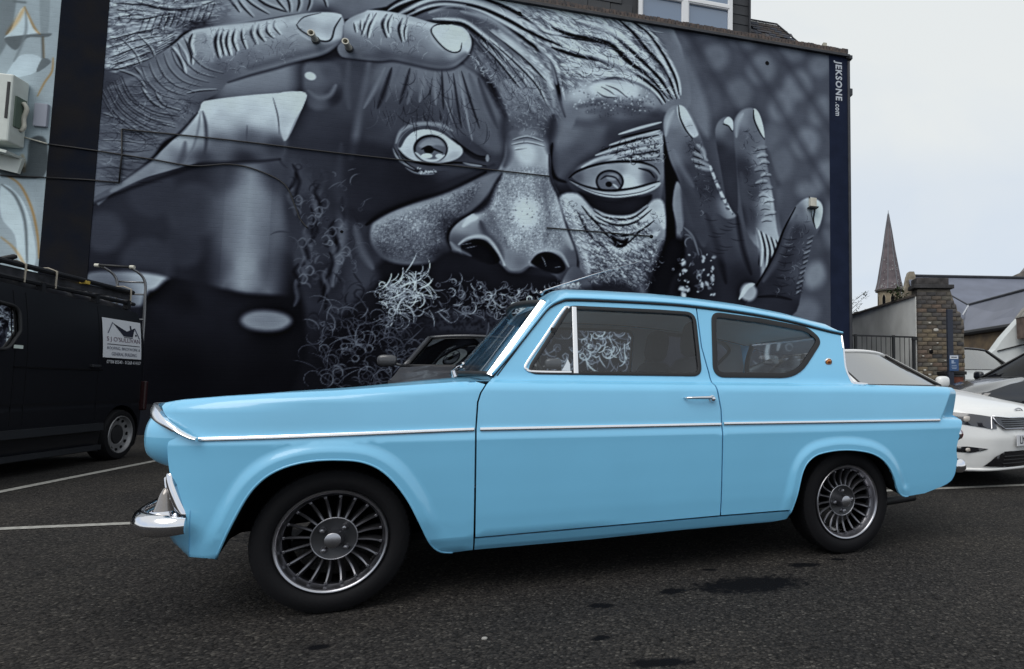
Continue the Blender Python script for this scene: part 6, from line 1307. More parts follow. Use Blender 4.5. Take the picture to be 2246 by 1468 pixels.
# ================================================================== the mural building
BS = 1.16                                     # metres per drawing unit of the facade survey
bld = thing("mural_building", "large flat sided building painted with a monochrome mural of a wild eyed bearded man", "building", (-7.8417 * BS, 8.7342 * BS, -.1354), ph)
bld.scale = (BS, BS, BS)
pt_ = Painter(-.85, 10.56, .55, 7.33, .0125)
for o_ in MURAL:
    {'F': pt_.fill, 'S': pt_.stroke, 'W': pt_.wrinkle, 'C': pt_.crackle, 'K': pt_.curls, 'P': pt_.speck}[o_[0]](*o_[1:])
def box_blur(a, r, n=3):
    for _ in range(n):
        for ax in (0, 1):
            c = np.cumsum(np.pad(a, [(r + 1, r) if k == ax else (0, 0) for k in (0, 1)], mode='edge'), axis=ax, dtype=np.float64)
            i = [slice(None)] * 2; j = [slice(None)] * 2; i[ax] = slice(2 * r + 1, None); j[ax] = slice(0, -2 * r - 1)
            a = (c[tuple(i)] - c[tuple(j)]) / (2 * r + 1)
    return a
mur = pt_.a + .45 * (pt_.a - box_blur(pt_.a, 7)) + .25 * (pt_.a - box_blur(pt_.a, 2, 2))
mur = np.clip(mur, .012, .97)
mur = np.clip(mur + .05 * pt_.noise(mur.shape, 40, 4) * (.3 + mur), .01, 1)

def wall_mat(name, attr):
    m = bpy.data.materials.new(name); m.use_nodes = True
    nt = m.node_tree; b = nt.nodes["Principled BSDF"]; N = nt.nodes.new; K = nt.links.new
    at = N("ShaderNodeAttribute"); at.attribute_name = attr
    tc = N("ShaderNodeTexCoord")
    n = N("ShaderNodeTexNoise"); n.inputs["Scale"].default_value = 2.2; n.inputs["Detail"].default_value = 8; n.inputs["Roughness"].default_value = .65
    K(tc.outputs["Object"], n.inputs["Vector"])
    mr = N("ShaderNodeMapRange"); mr.inputs["From Min"].default_value = .3; mr.inputs["From Max"].default_value = .7; mr.inputs["To Min"].default_value = .86; mr.inputs["To Max"].default_value = 1.1
    K(n.outputs["Fac"], mr.inputs["Value"])
    mx = N("ShaderNodeMixRGB"); mx.blend_type = 'MULTIPLY'; mx.inputs["Fac"].default_value = 1
    K(at.outputs["Color"], mx.inputs["Color1"]); K(mr.outputs["Result"], mx.inputs["Color2"]); K(mx.outputs["Color"], b.inputs["Base Color"])
    b.inputs["Roughness"].default_value = .9; b.inputs["Specular IOR Level"].default_value = .06
    # courses of painted brick telegraph through the paint
    mp = N("ShaderNodeMapping"); mp.inputs["Rotation"].default_value = (R(90), 0, 0); K(tc.outputs["Object"], mp.inputs["Vector"])
    br = N("ShaderNodeTexBrick"); br.inputs["Scale"].default_value = 1; br.inputs["Brick Width"].default_value = .20; br.inputs["Row Height"].default_value = .068; br.inputs["Mortar Size"].default_value = .006; br.inputs["Mortar Smooth"].default_value = .6
    K(mp.outputs["Vector"], br.inputs["Vector"])
    n3 = N("ShaderNodeTexNoise"); n3.inputs["Scale"].default_value = 45; n3.inputs["Detail"].default_value = 5; K(tc.outputs["Object"], n3.inputs["Vector"])
    b1 = N("ShaderNodeBump"); b1.inputs["Strength"].default_value = .30; b1.inputs["Distance"].default_value = .006; b1.invert = True; K(br.outputs["Fac"], b1.inputs["Height"])
    b2 = N("ShaderNodeBump"); b2.inputs["Strength"].default_value = .35; b2.inputs["Distance"].default_value = .006; K(n3.outputs["Fac"], b2.inputs["Height"]); K(b1.outputs["Normal"], b2.inputs["Normal"])
    K(b2.outputs["Normal"], b.inputs["Normal"])
    return m

def lin(c): c = np.clip(c, 0, 1); return np.where(c <= .04045, c / 12.92, ((c + .055) / 1.055) ** 2.4)
def painted_sheet(name, P, rgb, m, parent, y):
    H, W = P.H, P.W
    X, Z = np.meshgrid(P.u0 + np.arange(W) * P.s, P.z0 + np.arange(H) * P.s)
    me = bpy.data.meshes.new(name)
    co = np.stack([X.ravel(), np.full(X.size, y), Z.ravel()], 1).astype(np.float32)
    i = np.arange(H * W).reshape(H, W)
    q = np.stack([i[:-1, :-1], i[:-1, 1:], i[1:, 1:], i[1:, :-1]], -1).reshape(-1, 4).astype(np.int32)
    me.vertices.add(len(co)); me.vertices.foreach_set("co", co.ravel())
    me.loops.add(q.size); me.loops.foreach_set("vertex_index", q.ravel())
    me.polygons.add(len(q)); me.polygons.foreach_set("loop_start", np.arange(0, q.size, 4, dtype=np.int32))
    me.update(calc_edges=True)
    at = me.color_attributes.new("artwork", 'FLOAT_COLOR', 'POINT')
    c = np.ones((H * W, 4), np.float32); c[:, :3] = rgb.reshape(-1, 3)
    at.data.foreach_set("color", c.ravel())
    return new_obj(name, me, parent, m)

MURAL_GAIN = 1.9
v_ = mur ** 1.20
rgb = np.stack([lin(v_ * .91), lin(v_ * .985), lin(v_ * .99 + .105 * np.sqrt(v_) * (1 - v_))], -1) * MURAL_GAIN
painted_sheet("mural", pt_, np.clip(rgb, .0015, 2) * np.minimum(1, .86 / np.maximum(rgb.max(-1, keepdims=True), 1e-3)), wall_mat("mural_paint", "artwork"), bld, -.004)
del pt_, rgb
navy = mat("navy_masonry_paint", (.013, .019, .042), .85, spec=.1, var=.2, var_scale=3, bump=.3, bump_scale=60)
blackp = mat("black_masonry_paint", (.008, .0105, .018), .9, spec=.06, var=.4, var_scale=2.5, bump=.35, bump_scale=50, col2=(.015, .0145, .016))
stone_grey = mat("weathered_coping", (.10, .085, .075), .85, var=.5, var_scale=9, bump=.5, bump_scale=40)
lead = mat("lead_flashing", (.030, .033, .042), .6, var=.3, var_scale=6)
MB().box((4.85, 4.5, 3.4), (12.18, 8.98, 7.84)).build("wall", navy, bld)
MB().box((4.85, -.0005, .27), (11.41, .012, .56)).build("plinth", blackp, bld)
MB().box((10.7575, -.0035, 3.65), (.395, .014, 7.36)).build("navy_border", navy, bld)
MB().box((-1.125, -.0035, 3.65), (.55, .018, 7.36)).build("black_border", blackp, bld)
MB().box((4.78, -.02, 7.350), (12.40, .10, .045)).build("ledge", lead, bld)
MB().box((4.78, .11, 7.395), (12.30, .26, .045)).build("bedding_course", stone_grey, bld)
# brick-on-edge coping: too many and too small to part, uneven tops
cb_ = MB(); x = -1.35
while x < 10.93:
    wq = .062 + random.random() * .010; hh = .072 + random.random() * .016
    cb_.box((x + wq / 2, .10 + random.uniform(-.006, .006), 7.418 + hh / 2), (wq - .008, .225, hh)); x += wq
cb_.build("coping_bricks", mat("coping_brick", (.13, .095, .08), .9, var=.6, var_scale=14, bump=.4, bump_scale=50, col2=(.045, .045, .05)), bld, kind="stuff")
MB().cbox((10.515, .10, 7.545), (.075, .075, .13), .006).build("vent_pot", mat("pale_clay", (.42, .40, .33), .85, var=.3), bld)
MB().box((11.0, .02, 6.64), (.10, .10, .13)).build("wall_bracket", lead, bld)
MB().box((10.985, .03, 7.34), (.13, .14, .07)).build("gutter_end", lead, bld)
MB().cyl((10.975, -.01, .0), (10.975, -.01, 7.25), .03, n=10).build("downpipe", lead, bld, smooth=True, angle=50)
# dark boarded dormer with a white window, slate slope beside it
DY = .40
board = mat("charcoal_board", (.020, .023, .030), .55, var=.35, var_scale=5, bump=.15, bump_scale=30)
slate = [mat("slate_%s" % n, c, .9, spec=.15, var=.35, var_scale=7, bump=.3, bump_scale=35) for n, c in (("grey", (.085, .085, .095)), ("brown", (.075, .066, .064)), ("blue", (.062, .068, .085)))]
MB().box((7.0, DY + 1.6, 8.40), (4.06, 3.1, 2.0)).build("dormer", board, bld)
fw = mat("white_window_frame", (.80, .81, .83), .4)
wx0, wx1, wz0, wz1 = 6.865, 8.672, 7.55, 9.0
fr = MB()
for xx, ww in ((wx0 + .03, .06), (wx1 - .03, .06), ((wx0 + wx1) / 2 - .02, .10)):
    fr.box((xx, DY - .09, (wz0 + wz1) / 2), (ww, .10, wz1 - wz0))
for zz_, hh in ((wz0 + .03, .06), (8.13, .06), (wz1 - .03, .06)):
    fr.box(((wx0 + wx1) / 2, DY - .085, zz_), (wx1 - wx0 - .02, .085, hh))
win = fr.build("window", fw, bld)
wglass = mat("sky_lit_glass", (.14, .20, .30), .08, spec=.9, coat=1.0)
xm = (wx0 + wx1) / 2 - .02
for x0, x1 in ((wx0 + .06, xm - .05), (xm + .05, wx1 - .06)):
    for z0, z1 in ((wz0 + .06, 8.10), (8.16, wz1 - .06)):
        MB().box(((x0 + x1) / 2, DY - .06, (z0 + z1) / 2), (x1 - x0, .02, z1 - z0)).build("pane", wglass, win)
        s_ = MB(); t_ = .022
        for xx in (x0 + t_ / 2, x1 - t_ / 2): s_.box((xx, DY - .085, (z0 + z1) / 2), (t_, .06, z1 - z0))
        for zz_ in (z0 + t_ / 2, z1 - t_ / 2): s_.box(((x0 + x1) / 2, DY - .0845, zz_), (x1 - x0 - 2 * t_, .058, t_))
        s_.build("sash", fw, win)
# cladding boards, each its own piece
def shared(name, me, parent, loc, m=None, rot=None):
    o = bpy.data.objects.new(name, me); COL.objects.link(o); o.parent = parent; o.location = loc
    if rot: o.rotation_euler = rot
    return o
bm1 = MB().cbox((0, 0, 0), (.40, .022, .20), .004); bme = bm1.build("cladding_board", board, bld); bme.location = (5.14, DY + .035, 7.62); bmesh_shared = bme.data
for r_ in range(7):
    for c_ in range(5):
        if r_ == 0 and c_ == 0: continue
        xx = 5.14 + c_ * .41 + (.2 if r_ % 2 else 0)
        if xx > 6.70: continue
        shared("cladding_board", bmesh_shared, bld, (xx, DY + .035 + random.uniform(-.004, .004), 7.62 + r_ * .195), rot=(R(-3), 0, 0))
    shared("cladding_board", bmesh_shared, bld, (8.865, DY + .033, 7.62 + r_ * .195), rot=(R(-3), 0, 0))
MB().box((9.055, DY + .0, 8.3), (.03, .12, 1.6)).build("dormer_corner", lead, bld)
# slate slope: backing plus individual slates in overlapping courses
SL0, SL1 = Vector((9.06, DY, 7.60)), Vector((9.06, DY + .42, 8.28))
up = (SL1 - SL0); n_up = up.normalized(); ang = math.atan2(up.y, up.z)
MB().add([(9.06, DY + .02, 7.55), (10.33, DY + .02, 7.55), (9.80, DY + .44, 8.28), (9.06, DY + .44, 8.28)], [(0, 1, 2, 3)]).build("roof_slope", slate[2], bld)
sm = []
for k_, mm in enumerate(slate):
    q = MB().add([(-.075, -.006, 0), (.075, -.006, 0), (.075, -.001, .15), (-.075, -.001, .15), (-.075, .004, 0), (.075, .004, 0), (.075, .006, .15), (-.075, .006, .15)], [(0, 1, 2, 3), (7, 6, 5, 4), (0, 4, 5, 1), (1, 5, 6, 2), (3, 2, 6, 7), (0, 3, 7, 4)]).build("slate", mm, bld)
    sm.append(q)
first = [True] * 3
for r_ in range(9):
    z = r_ * .083
    xr = 10.28 - (10.28 - 9.80) * min(1, (z + .05) / .72)
    for c_ in range(9):
        xx = 9.15 + c_ * .155 + (.077 if r_ % 2 else 0)
        if xx - .05 > xr: continue
        if random.random() < .03: continue
        k_ = random.choice([0, 0, 1, 2])
        p = SL0 + n_up * z + Vector((xx - 9.06, -.008 + random.uniform(-.004, .002), 0))
        if first[k_]: o_ = sm[k_]; first[k_] = False; o_.location = p
        else: o_ = shared("slate", sm[k_].data, bld, p)
        o_.rotation_euler = (-ang + R(-4), R(random.uniform(-1.5, 1.5)), 0)
MB().tube([(9.06, DY + .40, 8.295), (9.80, DY + .40, 8.295)], .018, 6).tube([(9.80, DY + .40, 8.295), (10.30, DY, 7.60)], .016, 6).build("ridge_flashing", lead, bld)
# things fixed to the wall
cream = mat("aged_white_plastic", (.60, .58, .50), .5, var=.15)
for (x, z) in ((1.789, 6.184), (2.259, 6.125)):
    p_ = MB().lathe([(.030, -.02), (.045, -.02), (.045, -.19), (.050, -.20), (.050, -.235), (.034, -.235), (.034, -.10), (.0005, -.10)], 20, 'y', (x, -.0, z)).build("overflow_pipe", cream, bld, smooth=True, angle=40)
    MB().lathe([(.0005, -.13), (.0335, -.13)], 20, 'y', (x, 0, z)).build("pipe_bore", M['void'], p_)
    MB().lathe([(.06, -.006), (.06, -.03), (.046, -.04)], 16, 'y', (x, 0, z)).build("pipe_collar", lead, p_)
for (x, z, r) in ((4.791, 7.149, .035), (9.276, 6.965, .035), (2.28, 3.20, .02), (7.112, 3.482, .03)):
    MB().lathe([(.0005, -.008), (r * .8, -.008), (r, -.012), (r * 1.15, -.006)], 16, 'y', (x, 0, z)).build("vent_hole", M['void'], bld)
lb = MB().cbox((10.165, -.075, 4.335), (.125, .10, .17), .008).build("floodlight", cream, bld)
MB().box((10.165, -.085, 4.238), (.17, .14, .025)).tube([(10.15, -.03, 4.22), (10.165, -.03, 4.10), (10.20, -.02, 3.98)], .008, 6).tube([(10.125, -.02, 4.24), (10.125, -.02, 4.47)], .012, 6).build("floodlight_hood", M['black'], lb)
cable = mat("black_cable", (.010, .010, .012), .6)
for path in ([(-.58, 4.469), (.749, 4.465), (2.204, 4.427), (3.922, 4.404), (5.36, 4.381)], [(-.58, 4.469), (-.555, 4.1), (-.563, 3.689)],
             [(-1.40, 4.154), (-.892, 4.125), (-.192, 4.068), (.31, 4.024), (.764, 4.098), (1.118, 4.045), (1.483, 3.864), (1.646, 3.523), (1.713, 3.351), (1.821, 3.217)],
             [(5.332, 3.495), (5.819, 3.493), (7.112, 3.482)], [(-1.40, 3.679), (-.922, 3.694), (-.563, 3.689)]):
    pp = catmull([(a, -.022, b) for a, b in path], 5) if len(path) > 3 else [(a, -.022, b) for a, b in path]
    MB().tube(pp, .0105, 6).build("cable", cable, bld, smooth=True)
# lettering down the border
lett = mat("pale_sign_paint", (.50, .54, .60), .7)
z = 7.215
tm = text_mesh("JEKSONE", .185, .002, 'LEFT', bold=.03, spacing=1.14); xs_ = [v.co.x for v in tm.vertices]; l1 = max(xs_) - min(xs_)
o_ = new_obj("lettering", tm, bld, lett)
o_.matrix_local = Matrix.Translation((10.755, -.013, z)) @ Matrix.Rotation(R(90), 4, 'X') @ Matrix.Rotation(R(-90), 4, 'Z') @ Matrix.Diagonal((.80 / l1, .98, 1, 1))
tm = text_mesh(".com", .15, .002, 'LEFT', bold=.025, spacing=1.14); xs_ = [v.co.x for v in tm.vertices]; l2 = max(xs_) - min(xs_)
o_ = new_obj("lettering", tm, bld, lett)
o_.matrix_local = Matrix.Translation((10.735, -.013, z - .82)) @ Matrix.Rotation(R(90), 4, 'X') @ Matrix.Rotation(R(-90), 4, 'Z') @ Matrix.Diagonal((.27 / l2, 1, 1, 1))

# ================================================================== pale painted building at the far left
lbd = thing("pale_painted_building", "pale building with white and ochre abstract mural beside the black wall strip", "building", (-7.8417 * BS, 8.7342 * BS, -.1354), ph)
lbd.scale = (BS, BS, BS)
q1 = Painter(-2.9, -1.405, 1.2, 7.9, .012); q2 = Painter(-2.9, -1.405, 1.2, 7.9, .012)
q1.a[:] = .68; q2.a[:] = .0
B1, B2 = MURAL_L
for o_ in B1: {'F': q1.fill, 'S': q1.stroke}[o_[0]](*o_[1:])
for o_ in B2: {'F': q2.fill, 'S': q2.stroke}[o_[0]](*o_[1:])
v_ = np.clip(q1.a, 0, 1)[..., None]; t_ = np.clip(q2.a, 0, 1)[..., None]
c_ = v_ * (np.array([.90, .985, 1.03]) * (1 - t_) + np.array([.92, .72, .42]) * t_)
painted_sheet("mural", q1, np.clip(lin(c_) * 1.15, .01, .85), wall_mat("abstract_mural_paint", "artwork"), lbd, -.010)
MB().box((-5.0, 4.5, 3.9), (7.18, 8.98, 9.4)).build("wall", mat("pale_render", (.55, .57, .58), .8, var=.1), lbd)
MB().box((-2.0, -.008, .4), (1.18, .014, 1.6)).build("plinth", blackp, lbd)
unit = mat("unit_white", (.62, .66, .62), .45, var=.06)
bx_ = MB().cbox((-2.0, -.16, 4.52), (.68, .28, .93), .02).build("air_conditioner", unit, lbd)
MB().box((-1.70, -.303, 4.62), (.03, .008, .5)).box((-1.84, -.304, 4.75), (.02, .008, .3)).build("casing_seam", M['black'], bx_)
MB().box((-1.652, -.16, 4.50), (.02, .17, .42)).build("side_recess", mat("recess_green", (.10, .14, .11), .7), bx_)
MB().tube(catmull([(-1.63, -.15, 4.66), (-1.60, -.13, 4.58), (-1.63, -.12, 4.45), (-1.62, -.12, 4.33), (-1.655, -.12, 4.27)], 5), .026, 8).build("insulated_pipe", cream, bx_, smooth=True)
MB().box((-1.98, -.16, 3.98), (.66, .30, .035), ry=R(12)).box((-1.98, -.05, 3.86), (.66, .05, .2), ry=R(12)).build("bracket", unit, bx_)
MB().cbox((-1.50, -.03, 4.55), (.15, .05, .33), .008).build("cover_plate", mat("cover_grey", (.33, .35, .42), .6), lbd)
MB().tube([(-1.69, -.03, 4.225), (-1.55, -.03, 4.19), (-1.41, -.026, 4.157)], .010, 6).build("cable", cream, lbd, smooth=True)
MB().tube([(-1.9, -.03, 3.66), (-1.41, -.026, 3.679)], .010, 6).build("cable", cable, lbd, smooth=True)
def superq(mb, c, r, e=.6, n=20, m=12, tilt=0):
    V = []; F = []
    for i in range(m + 1):
        v = -math.pi / 2 + math.pi * i / m
        for k in range(n):
            u_ = 2 * math.pi * k / n
            f = lambda w: math.copysign(abs(w) ** e, w)
            x, y_, z = r[0] * f(math.cos(v)) * f(math.cos(u_)), r[1] * f(math.cos(v)) * f(math.sin(u_)), r[2] * f(math.sin(v))
            V.append((c[0] + x * math.cos(tilt) + z * math.sin(tilt), c[1] + y_, c[2] - x * math.sin(tilt) + z * math.cos(tilt)))
    for i in range(m):
        for k in range(n): F.append((i * n + k, i * n + (k + 1) % n, (i + 1) * n + (k + 1) % n, (i + 1) * n + k))
    return mb.add(V, F)
# ================================================================== yard entrance on the right: gate, stub pillar, rendered wall, sign
iron = mat("black_iron", (.010, .011, .013), .5)
GA, GB = Vector((3.22, 13.62, 0)), Vector((4.76, 14.0, 0))
gd = (GB - GA).normalized(); gang = math.atan2(gd.y, gd.x)
gate = thing("railing_gate", "black iron railing gate with square posts closing the alley", "gate", GA, gang)
GL = (GB - GA).length
for x in (.10, GL * .655, GL - .04): MB().cbox((x, 0, 1.03), (.055, .055, 2.06 if x < 1.5 else 2.02), .004).build("post", iron, gate)
for z in (2.03, .25): MB().box((GL / 2, 0, z), (GL, .03, .035)).build("rail", iron, gate)
bar = MB().cyl((0, 0, .26), (0, 0, 2.02), .0085, n=8).build("bar", iron, gate, smooth=True, angle=40)
k = 0; x = .02
while x < GL - .05:
    if min(abs(x - q) for q in (.10, GL * .655)) > .045:
        b_ = bar if k == 0 else shared("bar", bar.data, gate, (0, 0, 0)); b_.location = (x, 0, 0); k += 1
    x += .118
MB().cbox((GL - .03, -.02, 2.0), (.12, .06, .08), .008).build("latch_box", iron, gate)
# rendered boundary wall running back from the pillar
rend = mat("grey_render", (.72, .73, .71), .85, var=.18, var_scale=1.6, bump=.25, bump_scale=25)
rw_ = MB()
A_, B_ = Vector((4.80, 14.05)), Vector((3.9, 20.2))
nrm = Vector((-(B_ - A_).y, (B_ - A_).x)).normalized() * -.22
zt0, zt1 = 2.98, 2.98
P = [(*A_, -.1), (*B_, -.1), (*B_, zt1), (*A_, zt0)]; P2 = [(p[0] + nrm.x, p[1] + nrm.y, p[2]) for p in P]
rw_.add(P + P2, [(0, 1, 2, 3), (7, 6, 5, 4), (0, 4, 5, 1), (3, 2, 6, 7), (1, 5, 6, 2), (0, 3, 7, 4)])
rwo = rw_.build("rendered_wall", rend); tag(rwo, "pale grey rendered wall running back behind the iron railings", "wall")
cp_ = MB(); c0, c1 = A_ + nrm / 2, B_ + nrm / 2; mid = (c0 + c1) / 2
cp_.box((mid.x, mid.y, 3.0), ((B_ - A_).length, .30, .05), rz=math.atan2((B_ - A_).y, (B_ - A_).x)).build("coping", stone_grey, rwo)
# brick stub pillar, brick by brick
pil = thing("brick_pillar", "weathered brick wall stub with stepped side and dark stone cap", "wall", (4.82, 14.0, 0))
mort = mat("sooty_mortar", (.16, .14, .115), .95, var=.4, var_scale=6)
bcols = [(.135, .108, .078), (.165, .132, .088), (.105, .085, .068), (.080, .073, .070), (.21, .178, .13), (.135, .098, .076), (.052, .050, .052), (.115, .105, .088)]
bmats = [mat("stock_brick_%s" % n, c, .9, var=.45, var_scale=11, bump=.5, bump_scale=40) for n, c in zip("ochre sand umber grey buff red soot drab".split(), bcols)]
pale = mat("spalled_face", (.48, .46, .42), .9)
prof = [(0, 0), (1.06, 0), (1.06, 2.45), (1.0, 2.47), (.98, 2.62), (.92, 2.64), (.90, 2.78), (.86, 2.82), (.76, 3.14), (0, 3.14)]
MB().prism(prof, lambda u, v, w: (u + .006, .012 + w, v), .36).build("core", mort, pil)
brick_me = []
for mm in bmats:
    b_ = MB().cbox((0, 0, 0), (.215, .11, .085), .006); bo = b_.build("brick", mm, pil, smooth=True, angle=40); brick_me.append(bo)
used_b = [0] * len(bmats); nb = 0
row = 0; z = .50 + .0475
def wid(z): return float(np.interp(z, [0, 2.45, 2.47, 2.62, 2.64, 2.78, 2.82, 3.14], [1.06, 1.06, 1.0, .98, .92, .90, .86, .76]))
while z < 3.10:
    x = 0 if row % 2 == 0 else -.1125; W_ = wid(z)
    while x < W_ - .03:
        x0, x1 = max(x, 0), min(x + .215, W_ + random.uniform(-.02, .02))
        if x1 - x0 > .05:
            up_ = z > 2.2 or random.random() < .25
            k = random.choice([2, 3, 6, 7, 5, 3]) if up_ else random.choice([0, 1, 4, 5, 2, 0, 7])
            if used_b[k] == 0: b_ = brick_me[k]; used_b[k] = 1
            else: b_ = shared("brick", brick_me[k].data, pil, (0, 0, 0))
            b_.location = ((x0 + x1) / 2, .045 + random.uniform(-.008, .010), z); b_.scale = ((x1 - x0) / .215, 1, 1); b_.rotation_euler = (R(random.uniform(-1.5, 1.5)), R(random.uniform(-.8, .8)), R(random.uniform(-2, 2))); nb += 1
        x += .225
    z += .0955; row += 1
for (x, z_, s_) in ((.42, 2.20, .05), (.28, 2.36, .025), (.30, 1.42, .02), (.15, 1.28, .028), (.26, 1.18, .03), (.28, 1.75, .018), (.70, 2.05, .02), (.12, 1.60, .022), (.45, 1.9, .02), (.62, 1.5, .018)):
    superq(MB(), (x, -.012, z_), (s_ * 1.2, .010, s_ * .7), .7, 12, 6).build("spalled_patch", pale, pil, smooth=True)
superq(MB(), (.30, -.006, 1.70), (.055, .02, .05), .8, 12, 6).build("putlog_hole", M['void'], pil, smooth=True)
MB().cbox((.38, .16, 3.20), (.92, .46, .09), .012).build("cap", mat("dark_cap_stone", (.05, .048, .05), .9, var=.5, var_scale=8, bump=.4, bump_scale=30), pil)
MB().cbox((.36, .17, 3.325), (.74, .40, .16), .015).build("cap_block", mat("dark_cap_block", (.06, .055, .055), .9, var=.5, var_scale=8, bump=.4, bump_scale=30), pil)
# plant rooted on top of the rendered wall
leafm = [mat("leaf_%s" % n, c, .6) for n, c in (("dark", (.035, .06, .018)), ("mid", (.06, .09, .03)))]
twigm = mat("twig_bark", (.06, .05, .042), .9)
def spray(name, label, cat, base, stems, nleaf, ls, lm, leaf_from=.35):
    t = thing(name, label, cat, base)
    tr = MB(); lf = MB()
    for st in stems:
        P = catmull(st, 5); n = len(P)
        tr.tube(P, list(np.linspace(.014, .004, n)), 5)
        for k in range(nleaf):
            q = random.uniform(leaf_from, 1); i = min(n - 1, int(q * n)); p = P[i] + np.array([random.gauss(0, .04) for _ in range(3)])
            a, b = random.uniform(0, 6.28), random.uniform(-.8, .8); L_ = ls * random.uniform(.6, 1.3)
            d = np.array([math.cos(a) * math.cos(b), math.sin(a) * math.cos(b), math.sin(b)]); s_ = np.cross(d, [0, 0, 1.]); s_ /= np.linalg.norm(s_) + 1e-6
            lf.add([p, p + d * L_ * .5 + s_ * L_ * .22, p + d * L_, p + d * L_ * .5 - s_ * L_ * .22], [(0, 1, 2, 3)])
    tr.build("stem", twigm, t, smooth=True, fix=False)
    lf.build("foliage", lm, t, fix=False)
    return t
spray("wall_plant", "green self sown plant growing on top of the rendered wall by the pillar", "plant", (4.66, 15.0, 3.0), [[(0, 0, 0), (.02, 0, .2), (.10, 0, .38)], [(0, 0, 0), (-.08, 0, .15), (-.16, 0, .25)], [(0, 0, 0), (.06, .05, .18), (.02, .05, .42)], [(0, 0, 0), (.10, 0, .1), (.2, 0, .16)]], 26, .13, leafm[1], .2)
spray("bare_tree", "thin bare branches with few leaves rising behind the rendered wall", "tree", (4.62, 20.5, 0), [[(0, 0, 0), (.02, 0, 2.0), (.05, 0, 3.0), (.15, 0, 3.5), (.45, 0, 3.95)], [(.03, 0, 2.6), (.12, 0, 3.2), (.38, 0, 3.5), (.62, 0, 3.72)], [(.05, 0, 3.0), (0, 0, 3.3), (-.04, 0, 3.55)], [(.14, 0, 3.4), (.36, .1, 3.62), (.75, .1, 3.98)], [(.3, 0, 3.4), (.6, 0, 3.42), (.9, 0, 3.3)], [(.40, 0, 3.85), (.62, 0, 4.02), (.80, 0, 4.08)]], 20, .10, leafm[0], .55)
# sign on its post, low brick pier under it
sp_ = thing("parking_sign", "blue and white parking notice on a tall dark square post", "sign", (5.16, 13.0, 0))
MB().cbox((0, 0, 1.27), (.115, .09, 2.55), .006).build("post", mat("navy_post", (.018, .024, .042), .5), sp_)
MB().cbox((.055, -.056, 1.40), (.195, .012, .33), .003).build("plate", mat("sign_blue", (.035, .085, .20), .4), sp_)
wl = mat("sign_white_panel", (.62, .65, .70), .5)
MB().box((.055, -.0635, 1.525), (.175, .004, .07)).build("heading_panel", wl, sp_)
MB().box((.055, -.066, 1.525), (.12, .003, .022)).build("heading_print", mat("sign_print", (.06, .07, .1), .6), sp_)
MB().box((.025, -.0635, 1.425), (.05, .004, .07)).box((.07, -.0635, 1.405), (.03, .004, .02)).box((.055, -.0635, 1.35), (.10, .004, .012)).box((.055, -.0635, 1.315), (.12, .004, .012)).box((.055, -.0635, 1.285), (.09, .004, .012)).build("print", mat("sign_pale_print", (.30, .38, .52), .6), sp_)
pr = thing("brick_pier", "low reddish brick pier with black cap beneath the parking notice", "wall", (5.32, 13.35, 0))
MB().box((0, .0, .56), (.36, .36, 1.12)).build("core", mat("red_brick_core", (.20, .07, .045), .9, var=.5, var_scale=14, bump=.5, bump_scale=40), pr)
MB().cbox((0, 0, 1.20), (.48, .46, .07), .01).build("cap", M['black'], pr)
MB().cbox((0, 0, 1.145), (.42, .40, .05), .01).build("cap_bed", mat("grey_bed", (.12, .12, .12), .9), pr)

# ================================================================== chapel buildings and church spire beyond
slater = mat("grey_slate_roof", (.135, .150, .200), .6, var=.14, var_scale=1.2, bump=.15, bump_scale=20)
slater2 = mat("grey_slate_lower", (.175, .188, .235), .6, var=.12, var_scale=1.0, bump=.15, bump_scale=20)
stockb = mat("brown_stock_brick", (.19, .135, .08), .9, var=.4, var_scale=3, bump=.4, bump_scale=12, col2=(.10, .075, .055))
ch = thing("chapel", "brown brick chapel with long grey slate roofs behind the stub pillar", "building", (0, 0, 0))
def quad(name, pts, m, parent, th=.12):
    P = [Vector(p) for p in pts]; n = (P[1] - P[0]).cross(P[2] - P[0]).normalized() * th
    V = P + [p + n for p in P]; k = len(P)
    return MB().add(V, [tuple(range(k)), tuple(range(2 * k - 1, k - 1, -1))] + [(i, (i + 1) % k, k + (i + 1) % k, k + i) for i in range(k)]).build(name, m, parent)
quad("roof", [(9.95, 30.2, 6.40), (24, 30.2, 6.25), (24, 25.6, 3.6), (9.3, 25.6, 3.6)], slater, ch)
MB().tube([(9.9, 30.2, 6.47), (24, 30.2, 6.32)], .07, 6).build("ridge_tile", lead, ch)
quad("roof", [(11.12, 26.0, 4.41), (11.55, 20.2, 4.40), (10.75, 20.2, 3.08), (10.10, 24.2, 3.08)], slater2, ch)
quad("roof", [(11.12, 26.0, 4.41), (11.55, 20.2, 4.40), (13.5, 20.2, 3.08), (13.5, 26, 3.08)], slater2, ch)
MB().tube([(11.12, 26.0, 4.45), (11.55, 20.2, 4.45)], .05, 6).tube([(10.62, 28.3, 5.6), (11.12, 26.0, 4.45)], .035, 6).build("ridge_tile", lead, ch)
MB().tube([(10.86, 25.9, 4.0), (11.12, 25.9, 4.43)], .04, 6).build("valley_flashing", wl, ch)
MB().tube([(10.06, 24.2, 3.04), (10.70, 20.2, 3.04)], .11, 8).build("gutter", M['black'], ch)
quad("wall", [(10.12, 24.2, -.1), (10.78, 20.2, -.1), (10.78, 20.2, 3.0), (10.12, 24.2, 3.0)], stockb, ch, -.3)
quad("wall", [(9.6, 25.8, -.1), (24, 25.8, -.1), (24, 25.8, 3.6), (9.6, 25.8, 3.6)], stockb, ch, -.3)
